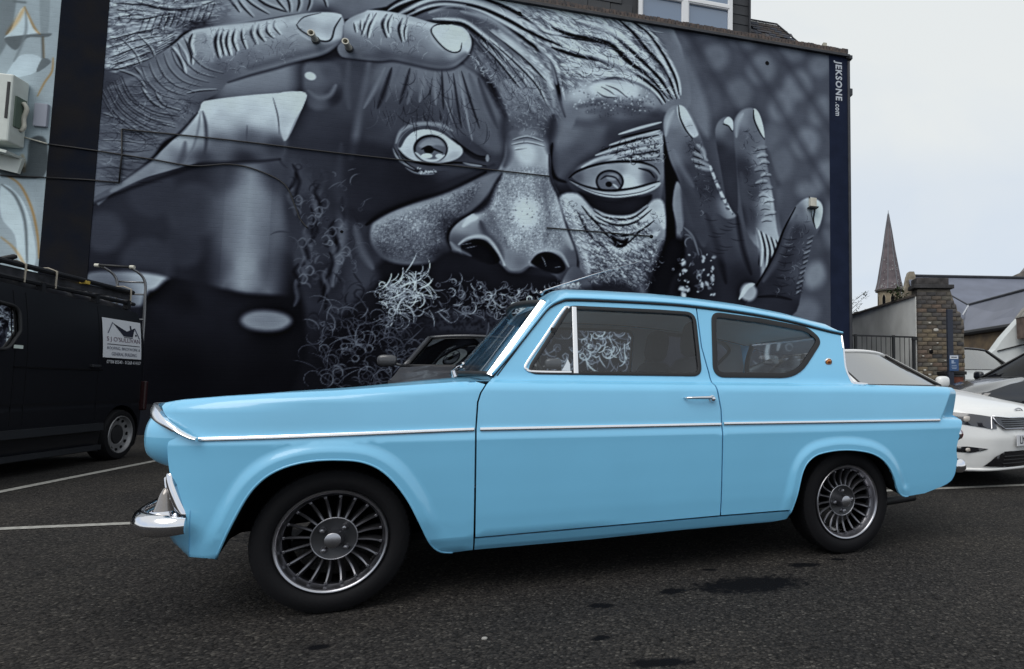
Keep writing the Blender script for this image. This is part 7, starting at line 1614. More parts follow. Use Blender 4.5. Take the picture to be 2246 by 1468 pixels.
gs = [(9.55, 30.1, 5.0), (9.85, 30.1, 6.35), (9.95, 30.1, 6.62), (10.18, 30.1, 6.62), (10.25, 30.1, 6.38), (10.0, 30.1, 5.0), (9.4, 30.1, 3.4), (8.95, 30.1, 3.4)]
MB().prism([(p[0], p[2]) for p in gs], lambda u, v, w: (u, 29.9 + w, v), .4).build("gable_parapet", mat("chapel_stone", (.30, .26, .20), .9, var=.4, var_scale=4, bump=.3, bump_scale=12), ch)
fg = quad("gable", [(16.6, 35, 5), (17.2, 35, 7.21), (18.2, 35, 7.65), (18.5, 35, 8.0), (22, 35, 8.0), (22, 35, 5)], mat("far_gable_stone", (.20, .185, .17), .9, var=.4, var_scale=3), ch, .4)
rg = thing("rendered_extension", "white rendered extension with slanting top under the slate eaves", "building", (0, 0, 0))
wr = mat("white_render", (.66, .69, .69), .85, var=.08, var_scale=2)
MB().prism([(8.95, -.1), (9.0, 1.95), (9.25, 2.15), (9.55, 2.55), (9.92, 2.95), (10.2, 3.25), (12.6, 3.25), (12.6, -.1)], lambda u, v, w: (u, 19.6 + w, v), .5).build("wall", wr, rg)
MB().tube([(9.28, 19.57, 2.08), (10.05, 19.57, 2.28), (10.5, 19.57, 2.33)], .022, 6).build("roof_line", M['black'], rg)
chb = MB(); chb.prism([(9.86, 2.46), (9.84, 3.12), (10.05, 3.38), (11.4, 4.6), (11.4, 2.46)], lambda u, v, w: (u, 19.0 + w, v), .45); chb.build("brick_gable", mat("purple_stock_brick", (.16, .115, .095), .9, var=.4, var_scale=4, bump=.4, bump_scale=14), rg)
MB().prism([(9.82, 3.12), (10.05, 3.42), (11.42, 4.66), (11.42, 4.56), (10.08, 3.34), (9.90, 3.10)], lambda u, v, w: (u, 18.95 + w, v), .55).build("verge", mat("lichen_coping", (.27, .26, .24), .9, var=.4), rg)
ant = MB()
for x in (9.96, 10.08, 10.16): ant.tube([(x, 18.9, 2.45), (x, 18.9, 2.0)], .02, 6)
ant.tube([(9.9, 18.9, 2.38), (10.3, 18.9, 2.42)], .03, 6).box((10.12, 18.88, 2.15), (.12, .06, .2)).build("wall_lantern", iron, rg)
# church spire
spt = thing("church_spire", "distant church tower with slim dark slated spire against the sky", "church", (23.93, 80, 0))
oct_ = lambda r, z: [(r * math.cos(math.pi / 8 + k * math.pi / 4), r * math.sin(math.pi / 8 + k * math.pi / 4), z) for k in range(8)]
lv = [(1.86, 13.75), (1.72, 14.0), (1.50, 14.9), (1.28, 16.2), (.80, 19.0), (.42, 21.7), (.06, 24.0)]
sb = MB()
for (r0, z0), (r1, z1) in zip(lv[:-1], lv[1:]): sb.add(oct_(r0, z0) + oct_(r1, z1), [(k, (k + 1) % 8, 8 + (k + 1) % 8, 8 + k) for k in range(8)])
spm = mat("old_slate_spire", (.085, .070, .078), .8, var=.45, var_scale=1.6, bump=.3, bump_scale=6, col2=(.16, .13, .14))
so = sb.build("spire", spm, spt)
hips = MB()
for k in range(8): hips.tube([oct_(r + .015, z)[k] for r, z in lv], [.055, .055, .05, .05, .045, .04, .03], 5)
hips.build("hip_roll", mat("lead_hip", (.17, .18, .20), .6), so)
MB().tube([(0, 0, 23.9), (0, 0, 24.5)], [.05, .015], 6).build("finial", lead, so)
pts_ = MB()
for k in range(70):
    q = random.random() ** 1.8; z = 13.9 + q * 4.4; r = float(np.interp(z, [b for a, b in lv], [a for a, b in lv])) + .012; a = random.uniform(-2.9, -.25)
    kk = math.cos(math.pi / 8) / math.cos((a % (math.pi / 4)) - math.pi / 8)
    pts_.box((r * kk * math.cos(a), r * kk * math.sin(a), z), (.11, .05, .10), rz=a + math.pi / 2)
pts_.build("slipped_slates", mat("pale_lichen", (.36, .36, .36), .9), so, kind="stuff")
twm = mat("tower_ragstone", (.31, .25, .165), .9, var=.35, var_scale=1.2, bump=.4, bump_scale=4, col2=(.20, .165, .12))
tb = MB(); tb.add(oct_(1.52, -.1) + oct_(1.52, 11.8) + oct_(1.50, 13.5) + oct_(1.78, 13.6) + oct_(1.80, 13.75), [(k + 8 * j, (k + 1) % 8 + 8 * j, 8 + (k + 1) % 8 + 8 * j, 8 + k + 8 * j) for j in range(4) for k in range(8)])
to = tb.build("tower", twm, spt)
for k in range(8):
    a = k * math.pi / 4 - math.pi / 2 + .10 - .10
    rr = 1.50 * math.cos(math.pi / 8)
    o_ = MB().prism([(-.24, 10.2), (.24, 10.2), (.24, 12.6), (.12, 12.95), (0, 13.1), (-.12, 12.95), (-.24, 12.6)], lambda u, v, w: (u, -rr - .02 - w * .0 + w, v), .05).build("louvre_opening", M['void'], to); o_.rotation_euler = (0, 0, k * math.pi / 4)
    MB().prism([(-.32, 10.1), (-.24, 10.1), (-.24, 12.6), (-.12, 12.95), (0, 13.1), (.12, 12.95), (.24, 12.6), (.24, 10.1), (.32, 10.1), (.32, 12.65), (.16, 13.08), (0, 13.26), (-.16, 13.08), (-.32, 12.65)], lambda u, v, w: (u, -rr - .06 + w, v), .06).build("arch_moulding", mat("pale_dressing", (.36, .31, .23), .9), o_)
cor = MB()
for k in range(8):
    p, q = Vector(oct_(1.74, 13.62)[k]), Vector(oct_(1.74, 13.62)[(k + 1) % 8])
    for j in range(5): cor.box(tuple(p.lerp(q, (j + .5) / 5)), (.14, .14, .16), rz=math.atan2((q - p).y, (q - p).x))
cor.build("corbels", lead, to)
MB().box((0, 6, 4), (9, 8, 8)).prism([(-4.5, 8), (4.5, 8), (0, 12)], lambda u, v, w: (u, 2 + w, v), 8).build("nave", twm, spt)
# small litter on the tarmac
tag(superq(MB(), (-.735, 2.12, .004), (.010, .007, .005), .8, 12, 6).build("pebble", mat("white_pebble", (.32, .31, .29), .8), None, smooth=True), "small white pebble lying on the tarmac in the foreground", "stone")
# ================================================================== the pale blue two-door saloon
# local frame: x towards the tail from the front axle, y across (near side is -y), z up
BX, BY, BR = -1.3925 - 0.645 * math.sin(0.3953), 2.3449 + 0.645 * math.cos(0.3953), 0.3953
bcar = thing("blue_saloon_car", "vintage pale blue two-door saloon with tail fins and turbine alloy wheels", "car", (BX, BY, 0), BR)

_sz = [.17, .185, .20, .235, .25, .32, .40, .52, .60, .634, .648, .664, .680, .72, .76, .80, .90]
_ss = [.632, .650, .664, .684, .692, .703, .711, .720, .7245, .727, .7235, .7185, .7155, .7135, .7105, .7065, .694]
_tx = [-.62, -.55, -.5, -.36, -.2, 0, .2, .4, .5, 2.35, 2.9, 3.1]
_tz = [.772, .778, .789, .803, .815, .827, .845, .862, .868, .868, .864, .858]
ARCH_F = catmull([(-.350, .236), (-.300, .358), (-.259, .448), (-.223, .500), (-.180, .536), (-.125, .560), (-.062, .572), (.010, .5735), (.085, .565), (.142, .541), (.187, .503), (.226, .454), (.262, .396), (.295, .327), (.322, .264), (.345, .219), (.376, .191), (.418, .182)], 4)
ARCH_R = catmull([(1.932, .206), (1.943, .245), (1.958, .306), (1.975, .39), (1.988, .440), (2.015, .486), (2.066, .520), (2.145, .535), (2.21, .539), (2.285, .536), (2.37, .523), (2.43, .503), (2.478, .474), (2.521, .430), (2.553, .375), (2.574, .325), (2.60, .293), (2.632, .279), (2.66, .277)], 4)

def _dist(x, z, line):
    d = np.full(x.shape, 9.0)
    for a, b in zip(line[:-1], line[1:]):
        ab = b - a; L2 = ab @ ab + 1e-12
        t = np.clip(((x - a[0]) * ab[0] + (z - a[1]) * ab[1]) / L2, 0, 1)
        d = np.minimum(d, np.hypot(x - a[0] - ab[0] * t, z - a[1] - ab[1] * t))
    return d

def ss(t):
    t = np.clip(t, 0, 1); return t * t * (3 - 2 * t)

def width_plan(x, z):
    w = np.interp(z, _sz, _ss)
    w = w - .070 * np.clip((-.08 - x) / .42, 0, 2) ** 2.2
    w = w - .028 * np.clip((x - 2.35) / .7, 0, 2) ** 2
    return w

def half_width(x, z, arches=True):
    """half width of the body skin at (x, z)"""
    x = np.asarray(x, float); z = np.asarray(z, float)
    zt = np.interp(x, _tx, _tz)
    w = width_plan(x, np.minimum(z, zt))
    t = np.clip((z - (zt - .045)) / .045, 0, .965)
    w = w - .05 * (1 - np.sqrt(1 - t * t))
    # fin end: the skin turns in behind a slanting edge above the trim
    xc = 2.887 + (z - .681) * .62
    fin = np.clip((x - xc) / .18, 0, 1) * ss((z - .672) / .02)
    w = w - .085 * fin
    if arches:
        for A, lip in ((ARCH_F[:64], .016), (ARCH_R[:66], .0145)):
            if x.size and (x.min() < A[-1, 0] + .2) and (x.max() > A[0, 0] - .2):
                d = _dist(x, z, A)
                k = ss((z - .20) / .16)
                w = w + k * (lip * ss(1 - (d - .024) / .046) ** 1.1)
    # greenhouse above the waist ledge
    g = np.interp(z, [.866, .871, .876, .890, 1.21, 1.255, 1.27], [.655, .645, .640, .632, .546, .534, .528])
    g = g - .022 * ((x - 1.25) / 1.1) ** 2 * ss((z - .9) / .3)
    cab = (z > zt - .002) & (x > .45) & (x < 2.42)
    return np.where(cab, np.minimum(g, w), w)

def panel(name, outline, holes, m, parent, fn=half_width, step=.035, bstep=.016, rows=(), rim=.018, side=-1, off=0.0, extra=None):
    """a skin panel: outline in (x, z), triangulated and laid on the body surface, edges turned in"""
    out = densify(outline, bstep); hs = [densify(h, bstep) for h in holes]
    lo, hi = out.min(0), out.max(0)
    zs = sorted(set([round(z, 4) for z in np.arange(lo[1], hi[1], step)] + [z for z in rows if lo[1] < z < hi[1]]))
    xs = np.arange(lo[0] + step * .5, hi[0], step)
    X, Z = np.meshgrid(xs, zs); P = np.stack([X.ravel(), Z.ravel()], 1)
    keep = inside(out, P)
    for h in hs: keep &= ~inside(h, P)
    P = P[keep]
    if extra is not None:
        extra = extra[inside(out, extra)]
        P = np.concatenate([P[np.array([np.min(np.hypot(extra[:, 0] - p[0], extra[:, 1] - p[1])) for p in P]) > .010], extra])
    B = np.concatenate([out] + hs)
    dm = np.array([np.min(np.hypot(B[:, 0] - p[0], B[:, 1] - p[1])) for p in P]) if len(P) else np.zeros(0)
    P = P[dm > bstep * .6]
    V = [Vector(p) for p in np.concatenate([B, P])]
    E = []; s = 0
    for loop in [out] + hs:
        n = len(loop); E += [(s + i, s + (i + 1) % n) for i in range(n)]; s += n
    vo, eo, fo, *_ = delaunay_2d_cdt(V, E, [], 0, 1e-6)
    vo = np.array([tuple(v) for v in vo]); tri = np.array([f for f in fo if len(f) == 3])
    c = vo[tri].mean(1); k = inside(out, c)
    for h in hs: k &= ~inside(h, c)
    tri = tri[k]
    e = 1e-3
    S = fn(vo[:, 0], vo[:, 1])
    Sx = (fn(vo[:, 0] + e, vo[:, 1]) - fn(vo[:, 0] - e, vo[:, 1])) / (2 * e)
    Sz = (fn(vo[:, 0], vo[:, 1] + e) - fn(vo[:, 0], vo[:, 1] - e)) / (2 * e)
    P3 = np.stack([vo[:, 0], side * (S + off), vo[:, 1]], 1)
    N = np.stack([-Sx, np.full(len(S), float(side)), -Sz], 1); N /= np.linalg.norm(N, axis=1)[:, None]
    a, b, d = P3[tri[:, 0]], P3[tri[:, 1]], P3[tri[:, 2]]
    fl = (np.cross(b - a, d - a)[:, 1] * side) < 0
    tri[fl] = tri[fl][:, ::-1]
    verts = P3.tolist(); norms = N.tolist(); faces = tri.tolist()
    if rim > 0:
        cnt = {}
        for f in faces:
            for i in range(3):
                cnt.setdefault(tuple(sorted((f[i], f[(i + 1) % 3]))), []).append((f[i], f[(i + 1) % 3]))
        m_ = {}
        for es in cnt.values():
            if len(es) == 1:
                i, j = es[0]
                for q in (i, j):
                    if q not in m_:
                        m_[q] = len(verts); p = P3[q]
                        verts.append(list(p)); norms.append([0, 0, 0]); verts.append([p[0], p[1] - side * rim, p[2]]); norms.append([0, 0, 0])
                faces.append([m_[j], m_[i], m_[i] + 1, m_[j] + 1])
    me = make_mesh(name, verts, faces, smooth=True)
    me.normals_split_custom_set_from_vertices([tuple(n) for n in norms])
    return new_obj(name, me, parent, m)

ROWS = [.235, .25, .52, .58, .615, .626, .634, .641, .648, .656, .664, .672, .680, .70, .805, .815, .825, .833, .841, .848, .853, .857, .860, .863, .866, .8685, .871, .8735, .876, .883, .890]
DOORWIN = rpoly([(.672, .897, .035), (1.494, .899, .05), (1.489, 1.217, .055), (1.30, 1.219, 0), (.868, 1.214, .06)])
QWIN = rpoly([(1.548, .895, .06), (2.02, .897, .24), (2.215, 1.105, .085), (2.13, 1.172, .13), (1.85, 1.206, 0), (1.575, 1.225, .05)])
SEAM_F = [(.553, .889), (.520, .852), (.500, .818), (.490, .781), (.486, .673), (.496, .187)]
SEAM_R = [(1.497, 1.248), (1.505, 1.043), (1.530, .915), (1.543, .825), (1.557, .740), (1.559, .635), (1.565, .252)]
GUT_F = [(.553, .889), (.640, 1.015), (.720, 1.125), (.780, 1.203), (.835, 1.238), (.880, 1.249)]
GUT_T = [(.880, 1.249), (1.035, 1.254), (1.316, 1.257), (1.497, 1.252)]
GUT_R = [(1.505, 1.252), (1.777, 1.234), (2.027, 1.205), (2.248, 1.166), (2.342, 1.152)]
CP = [(2.342, 1.152), (2.335, 1.07), (2.322, .99), (2.320, .945), (2.332, .905), (2.350, .872)]
G2 = .0032
def shift(pts, dx, dz=0): return [(p[0] + dx, p[1] + dz) for p in pts]

def fin_end(z): return np.interp(z, [.267, .30, .322, .345, .375, .417, .457, .515, .555, .585, .603, .660, .680, .828, .857], [2.700, 2.840, 2.932, 2.974, 2.995, 3.003, 3.010, 2.998, 3.008, 3.019, 3.019, 3.020, 3.062, 3.072, 3.056])
FRONT_EDGE = [(-.430, .246), (-.436, .375), (-.474, .50), (-.497, .54), (-.504, .58), (-.508, .626), (-.502, .675), (-.510, .715), (-.546, .7655)]

for side in (-1, 1):
    top = [(x, float(np.interp(x, _tx, _tz)) - .0016) for x in np.arange(-.545, .49, .03)]
    wing = top + [(p[0] - G2, p[1]) for p in SEAM_F[1:]] + ARCH_F[::-1].tolist() + FRONT_EDGE
    def arch_pts(A, lo, hi, zmin=.21):
        T = np.gradient(A, axis=0); T /= np.linalg.norm(T, axis=1)[:, None]; N_ = np.stack([-T[:, 1], T[:, 0]], 1)
        out_ = [A[i] + N_[i] * d for d in (.012, .024, .034, .044, .054, .064, .074) for i in range(lo, hi)]
        return np.array([p for p in out_ if p[1] > zmin])
    wg = panel("front_wing", wing, [], M['paint'], bcar, rows=ROWS, side=side, extra=arch_pts(ARCH_F, 2, 62, .30))
    door = shift(SEAM_F[::-1][1:], G2) + GUT_F[1:] + GUT_T[1:-1] + shift(SEAM_R, -G2)
    door = [(.4995, .2445)] + door[:-1] + [(1.5618, .2555)]
    dr = panel("door", door, [DOORWIN], M['paint'], bcar, rows=ROWS, side=side)
    quarter = [(1.565 + G2, .2555)] + shift(SEAM_R[::-1][1:], G2) + GUT_R[1:] + CP[1:]
    quarter += [(2.5, float(np.interp(2.5, _tx, _tz)) - .0016), (2.9, .8624), (3.045, .8576)]
    quarter += [(float(fin_end(z)), z) for z in (.855, .828, .75, .70, .677, .603, .585, .554, .53, .513, .48, .453, .412, .37, .337, .315, .295, .285)]
    quarter += ARCH_R[::-1].tolist()[1:] + [(1.934, .2555)]
    ex = np.array([(2.887 + (z - .681) * .62 + d, z) for z in np.linspace(.665, .852, 22) for d in (-.007, 0, .007)] + [(x, z) for x in np.linspace(2.90, 3.05, 16) for z in (.6725, .682, .692)] + [tuple(p) for p in arch_pts(ARCH_R, 4, 66, .30) if p[1] < .625])
    rq = panel("rear_quarter", quarter, [QWIN], M['paint'], bcar, rows=ROWS, side=side, extra=ex)
    sill = [(.4985, .187), (.963, .187), (1.382, .196), (1.856, .198), (1.928, .206), (1.934, .2475), (1.56, .2475), (.4985, .2375)]
    panel("sill", sill, [], M['paint'], bcar, rows=ROWS, side=side, bstep=.012, step=.012)

    # ---- glazing, seals and bright trim of this side
    y = lambda x, z, off=0: (float(x), float(side * (half_width(np.array([x]), np.array([z]), False)[0] + off)), float(z))
    def band(name, loop, wid, m, parent, off=.004, closed=True, depth=.010):
        """flat strip along a line on the body side, wid to its left, standing proud"""
        Lp = np.asarray(loop, float); n = len(Lp)
        T = np.array([(Lp[(i + 1) % n] - Lp[i - 1]) if closed else Lp[min(i + 1, n - 1)] - Lp[max(i - 1, 0)] for i in range(n)])
        T /= np.linalg.norm(T, axis=1)[:, None] + 1e-12
        Nn = np.stack([-T[:, 1], T[:, 0]], 1)
        ww = wid if hasattr(wid, '__len__') else [wid] * n
        G = []
        for i in range(n):
            a = Lp[i]; b = Lp[i] + Nn[i] * ww[i]; mid = (a + b) / 2
            G.append([y(*a, off - depth), y(*a, off), y(*mid, off + min(abs(ww[i]), .012) * .22), y(*b, off), y(*b, off - depth)])
        if closed: G.append(G[0])
        return MB().grid(G).build(name, m, parent, smooth=True, angle=50)
    def pane(name, loop, m, parent, off):
        lp = densify(loop, .03); c = lp.mean(0)
        V = [y(*p, off) for p in lp] + [y(*c, off)]
        n = len(lp)
        return MB().add(V, [(i, (i + 1) % n, n) for i in range(n)]).build(name, m, parent, smooth=True)
    dl = densify(DOORWIN, .02)
    band("window_seal", dl, .017, M['seal'], dr, off=.003)
    pane("window_pane", DOORWIN, M['glass'], dr, -.008)
    fr = [p for p in dl if p[0] < .86]
    # quarterlight frame (bright) : front leg + foot, and the upright divider
    ql = catmull([(.870, 1.1975), (.850, 1.190), (.760, 1.052), (.688, .940), (.690, .922), (.705, .9145), (.79, .913), (.874, .914)], 6)
    band("quarterlight_frame", ql, -.009, M['bright'], dr, off=.005, closed=False)
    dv = [(.884, z) for z in np.linspace(.905, 1.208, 8)]
    band("window_divider", dv, -.020, M['bright'], dr, off=.006, closed=False)
    MB().box(y(.800, 1.095, .004), (.02, .012, .022)).build("quarterlight_hinge", M['black'], dr) if side else None
    MB().prism([(.835, .915), (.872, .915), (.872, .945), (.862, .968), (.852, .945)], lambda u, v, w: y(u, v, -.012 - w), .006).build("quarterlight_catch", M['bright'], dr)
    ql2 = densify(QWIN, .02)
    band("window_seal", ql2, .026, M['seal'], rq, off=.004)
    pane("window_pane", QWIN, M['glass'], rq, -.006)
    # body trim strips (on wing, door, quarter)
    def trim(x0, x1, par, z0, z1, w=.0125):
        ln = [(x, z0 + (z1 - z0) * (x - x0) / (x1 - x0)) for x in np.linspace(x0, x1, 24)]
        band("trim_strip", ln, w, M['bright'], par, off=.007, closed=False, depth=.012)
    trim(-.413, .480, wg, .6475, .6675)
    trim(.502, 1.553, dr, .6675, .671)
    trim(1.567, 2.876, rq, .6735, .6725)
    # rain gutter along the roof edge, bright strip on the screen pillar
    gl = catmull([(.545, .893)] + GUT_F[1:] + GUT_T[1:-1] + GUT_R + [(2.352, 1.150)], 5)
    MB().tube([y(p[0], p[1], .006) for p in gl], .0065, 6).build("rain_gutter", M['paint'], bcar, smooth=True)
    MB().tube([y(p[0], p[1] - .0105, .003) for p in gl], .0055, 6).build("gutter_seal", M['seal'], bcar, smooth=True)
    for A, par, lo, hi in ((ARCH_F, wg, 0, 69), (ARCH_R, rq, 3, 75)):
        MB().tube([(p[0], side * (float(half_width(np.array([p[0]]), np.array([p[1]]))[0]) - .002), p[1]) for p in A[lo:hi]], .0045, 6).build("arch_bead", M['paint'], par, smooth=True)
    # handle
    hb = MB().tube([y(1.372, .798, .004), y(1.385, .7985, .020), y(1.44, .800, .025), y(1.495, .8005, .024), y(1.515, .800, .010)], [.004, .0055, .0065, .008, .007], 8)
    hb.lathe([(0, .030), (.010, .029), (.014, .022), (.016, .006), (.019, 0)], 16, 'y', (0, 0, 0)) if False else None
    ho = hb.build("handle", M['chrome'], dr, smooth=True)
    p = y(1.512, .7935, 0)
    lk = MB().lathe([(0, -side * -.022), (.008, side * .022), (.0125, side * .016), (.0135, side * .003), (.0175, 0)], 18, 'y', p)
    lk.build("lock_barrel", M['chrome'], dr, smooth=True)
    # inner lining so the far side shows trim, not paint, through the glass
    lin = lambda x, z: half_width(x, z, False) - .03
    big = [(.62, .60)] + [(.62, .88), (.70, 1.03), (.80, 1.17), (.87, 1.232), (1.30, 1.238), (1.85, 1.215), (2.25, 1.14), (2.30, 1.0), (2.30, .60)]
    def grow(poly, k):
        c = poly.mean(0); return c + (poly - c) * k
    panel("door_lining", big, [grow(DOORWIN, .985), grow(QWIN, .96)], M['lining'], bcar, fn=lin, side=side, rim=0, step=.06, bstep=.03)

# ---- roof, bonnet and boot as lofted skins
def loft(name, G, m, parent, smooth=True):
    return MB().grid(G).build(name, m, parent, smooth=True)

GX = [p[0] for p in GUT_F[3:]] + [p[0] for p in GUT_T[1:]] + [p[0] for p in GUT_R[1:]]
GZ = [p[1] for p in GUT_F[3:]] + [p[1] for p in GUT_T[1:]] + [p[1] for p in GUT_R[1:]]
def roof_pt(a, b):
    """a 0..1 front to rear, b -1..1 across"""
    q = abs(b)
    x0 = .775 - .120 * (1 - q ** 2); x1 = 2.350 + .125 * (1 - q ** 2.4)
    x = x0 + (x1 - x0) * a
    zg = float(np.interp(x, GX, GZ)); 
    if x > 2.342: zg -= (x - 2.342) * .18
    if x < .78: zg -= (.78 - x) * .35
    sg = float(half_width(np.array([min(max(x, .78), 2.34)]), np.array([zg - .002]), False)[0]) + .004
    crown = .086 * min(1, (a / .10 + .30)) * min(1, ((1 - a) / .10 + .42))
    z = zg + crown * (1 - q ** 2.6) ** .62
    return (x, b * sg, z)
bb = np.concatenate([-np.sin(np.linspace(math.pi / 2, 0, 18)), np.sin(np.linspace(0, math.pi / 2, 18))[1:]])
aa = np.concatenate([np.linspace(0, .12, 8), np.linspace(.12, .9, 26)[1:], np.linspace(.9, 1, 8)[1:]])
roof = loft("roof", [[roof_pt(a, b) for b in bb] for a in aa], M['paint'], bcar)
# turned-down rear lip and front header
G = [[roof_pt(1, b) for b in bb], [tuple(np.array(roof_pt(1, b)) + (-.004, 0, -.016)) for b in bb], [tuple(np.array(roof_pt(1, b)) + (-.05, 0, -.012)) for b in bb]]
loft("roof_lip", G, M['paint'], bcar)
loft("headlining", [[tuple(np.array(roof_pt(a, b * .97)) + (0, 0, -.03)) for b in bb[::2]] for a in np.linspace(.05, .97, 24)], M['headlining'], bcar)

def top_patch(xs, crown, end_s=None):
    G = []
    for x in xs:
        zt = float(np.interp(x, _tx, _tz)); row = []
        w0 = float(width_plan(np.array([x]), np.array([zt]))[0])
        xc = 2.887 + (zt - .681) * .62
        w0 -= .085 * min(max((x - xc) / .18, 0), 1)
        S = []
        for t in np.linspace(.955, 1, 5): S.append((w0 - .05 * (1 - math.sqrt(1 - t * t)), zt - .045 + .045 * t))
        s0 = S[-1][0]
        for q in np.linspace(1, 0, 14)[1:]: S.append((s0 * q, zt + crown(x, q)))
        full = [(x, -s, z) for s, z in S] + [(x, s, z) for s, z in S[::-1][1:]]
        G.append(full)
    return G
def bonnet_crown(x, q):
    c = float(np.interp(x, [-.6, -.4, 0, .3, .5], [-.004, .0, .012, .022, .026]))
    return c * (1 - q * q) - .010 * math.exp(-((q - .80) / .10) ** 2)
bon = loft("bonnet", top_patch(np.linspace(-.548, .55, 36), bonnet_crown), M['paint'], bcar)
def boot_crown(x, q):
    return (-.020 * ss((1 - q) / .10) + .016 * (1 - q * q) * float(np.interp(x, [2.3, 3.06], [1, .3]))) - .03 * ss((x - 2.9) / .2) * ss((1 - q) / .15)
loft("boot_lid", top_patch(np.linspace(2.30, 3.056, 30), boot_crown), M['paint'], bcar)

# tail and nose faces between the two sides
def face_patch(zs, xf, sf, bulge, n=15):
    G = []
    for z in zs:
        row = []
        for b in np.linspace(-1, 1, n):
            x = xf(z); s = sf(z)
            row.append((x + bulge * (1 - b * b), b * s, z))
        G.append(row)
    return G
zz = np.linspace(.857, .285, 30)
tail_s = lambda z: float(half_width(np.array([fin_end(z)]), np.array([min(z, .8575)]))[0])
loft("tail_panel", face_patch(zz, lambda z: float(fin_end(z)), tail_s, -.01), M['paint'], bcar)
fz = np.array([p[1] for p in FRONT_EDGE]); fx = np.array([p[0] for p in FRONT_EDGE])
nx = lambda z: float(np.interp(z, fz, fx))
nose_s = lambda z: float(half_width(np.array([nx(z)]), np.array([z]))[0])
loft("nose_panel", face_patch(np.linspace(.7655, .50, 22), nx, nose_s, -.055), M['paint'], bcar)
val_x = lambda z: float(np.interp(z, [.236, .246, .28, .32, .37, .41], [-.440, -.462, -.498, -.520, -.508, -.48]))
def valance(zs):
    G = []
    for z in zs:
        row = []
        for b in np.linspace(-1, 1, 31):
            q = abs(b)
            xe = -.430
            k = max(0, 1 - q ** 7)
            row.append((xe + (val_x(z) - xe) * (1 - max(0, (q - .80) / .20) ** 2.0) - .035 * (1 - q * q), b * (float(half_width(np.array([-.43]), np.array([max(z, .23)]))[0]) + .002), z))
        G.append(row)
    return G
loft("front_valance", valance(np.linspace(.41, .243, 14)), M['paint'], bcar)
MB().box((-.43, 0, .45), (.05, 1.10, .15)).build("radiator_void", M['void'], bcar)

# headlamp pods
for side in (-1, 1):
    G = []
    for a in np.linspace(0, 1, 14):
        row = []
        rr_ = math.sqrt(max(0, 1 - (a * .80) ** 2.6))
        for t in np.linspace(0, 2 * math.pi, 41):
            z = .655 + .006 * a + rr_ * (.108 if math.sin(t) > 0 else .116) * math.sin(t)
            row.append((-.462 - .126 * a, side * (.545 - .010 * a + .113 * rr_ * math.cos(t)), min(z, .75)))
        G.append(row)
    cx, yc, zc = -.588, side * .535, .661
    rin = .118 * math.sqrt(1 - .80 ** 2.6)
    G.append([(cx + .012, yc + (p[1] - yc) * .93, zc + (p[2] - zc) * .93) for p in G[-1]])
    pod = MB().grid(G).build("headlamp_pod", M['paint'], bcar, smooth=True)
    MB().lathe([(rin * .92, .010), (rin * .88, .002), (rin * .80, .006)], 36, 'x', (cx, yc, zc)).build("headlamp_ring", M['chrome'], pod, smooth=True)
    MB().lathe([(.0005, -.004), (.03, -.002), (.05, .003), (rin * .82, .010)], 36, 'x', (cx, yc, zc)).build("headlamp_lens", M['lens'], pod, smooth=True)

# bright brow: along the bonnet edge, over each lamp, down to the side trim
def ribbon(path, widths, nrm, thick=.012):
    """path centre line, widths along 'up' made perpendicular to path and normal"""
    G = []; P = [np.array(p, float) for p in path]; n = len(P)
    for i in range(n):
        t = P[min(i + 1, n - 1)] - P[max(i - 1, 0)]; t /= np.linalg.norm(t)
        nn = np.array(nrm[i], float); nn -= t * (nn @ t); nn /= np.linalg.norm(nn)
        up = np.cross(nn, t); w = widths[i] / 2
        G.append([P[i] - up * w - nn * .006, P[i] - up * w + nn * thick * .6, P[i] + nn * thick, P[i] + up * w + nn * thick * .6, P[i] + up * w - nn * .006])
    return G
for side in (-1, 1):
    pth = [(-.625, 0, .752), (-.625, .20, .753), (-.618, .36, .756), (-.606, .46, .757), (-.592, .530, .752), (-.572, .578, .742), (-.548, .615, .728), (-.520, .648, .710), (-.490, .668, .692), (-.460, .684, .674), (-.432, .694, .660), (-.413, .699, .654)]
    nr = [(-1, 0, .1), (-1, 0, .1), (-1, .15, .1), (-1, .4, .1), (-.9, .7, .1), (-.75, .9, .1), (-.6, 1, .1), (-.4, 1, .05), (-.25, 1, 0), (-.2, 1, 0), (-.15, 1, 0), (-.1, 1, 0)]
    wd = [.034, .034, .034, .036, .040, .040, .034, .024, .018, .015, .0135, .0125]
    C2 = catmull([p + n + (w,) for p, n, w in zip(pth, nr, wd)], 5)
    g = ribbon([(p[0], side * p[1], p[2]) for p in C2], C2[:, 6], [(p[3], side * p[4], p[5]) for p in C2])
    MB().grid(g).build("brow_strip", M['bright'], bcar, smooth=True, angle=60)

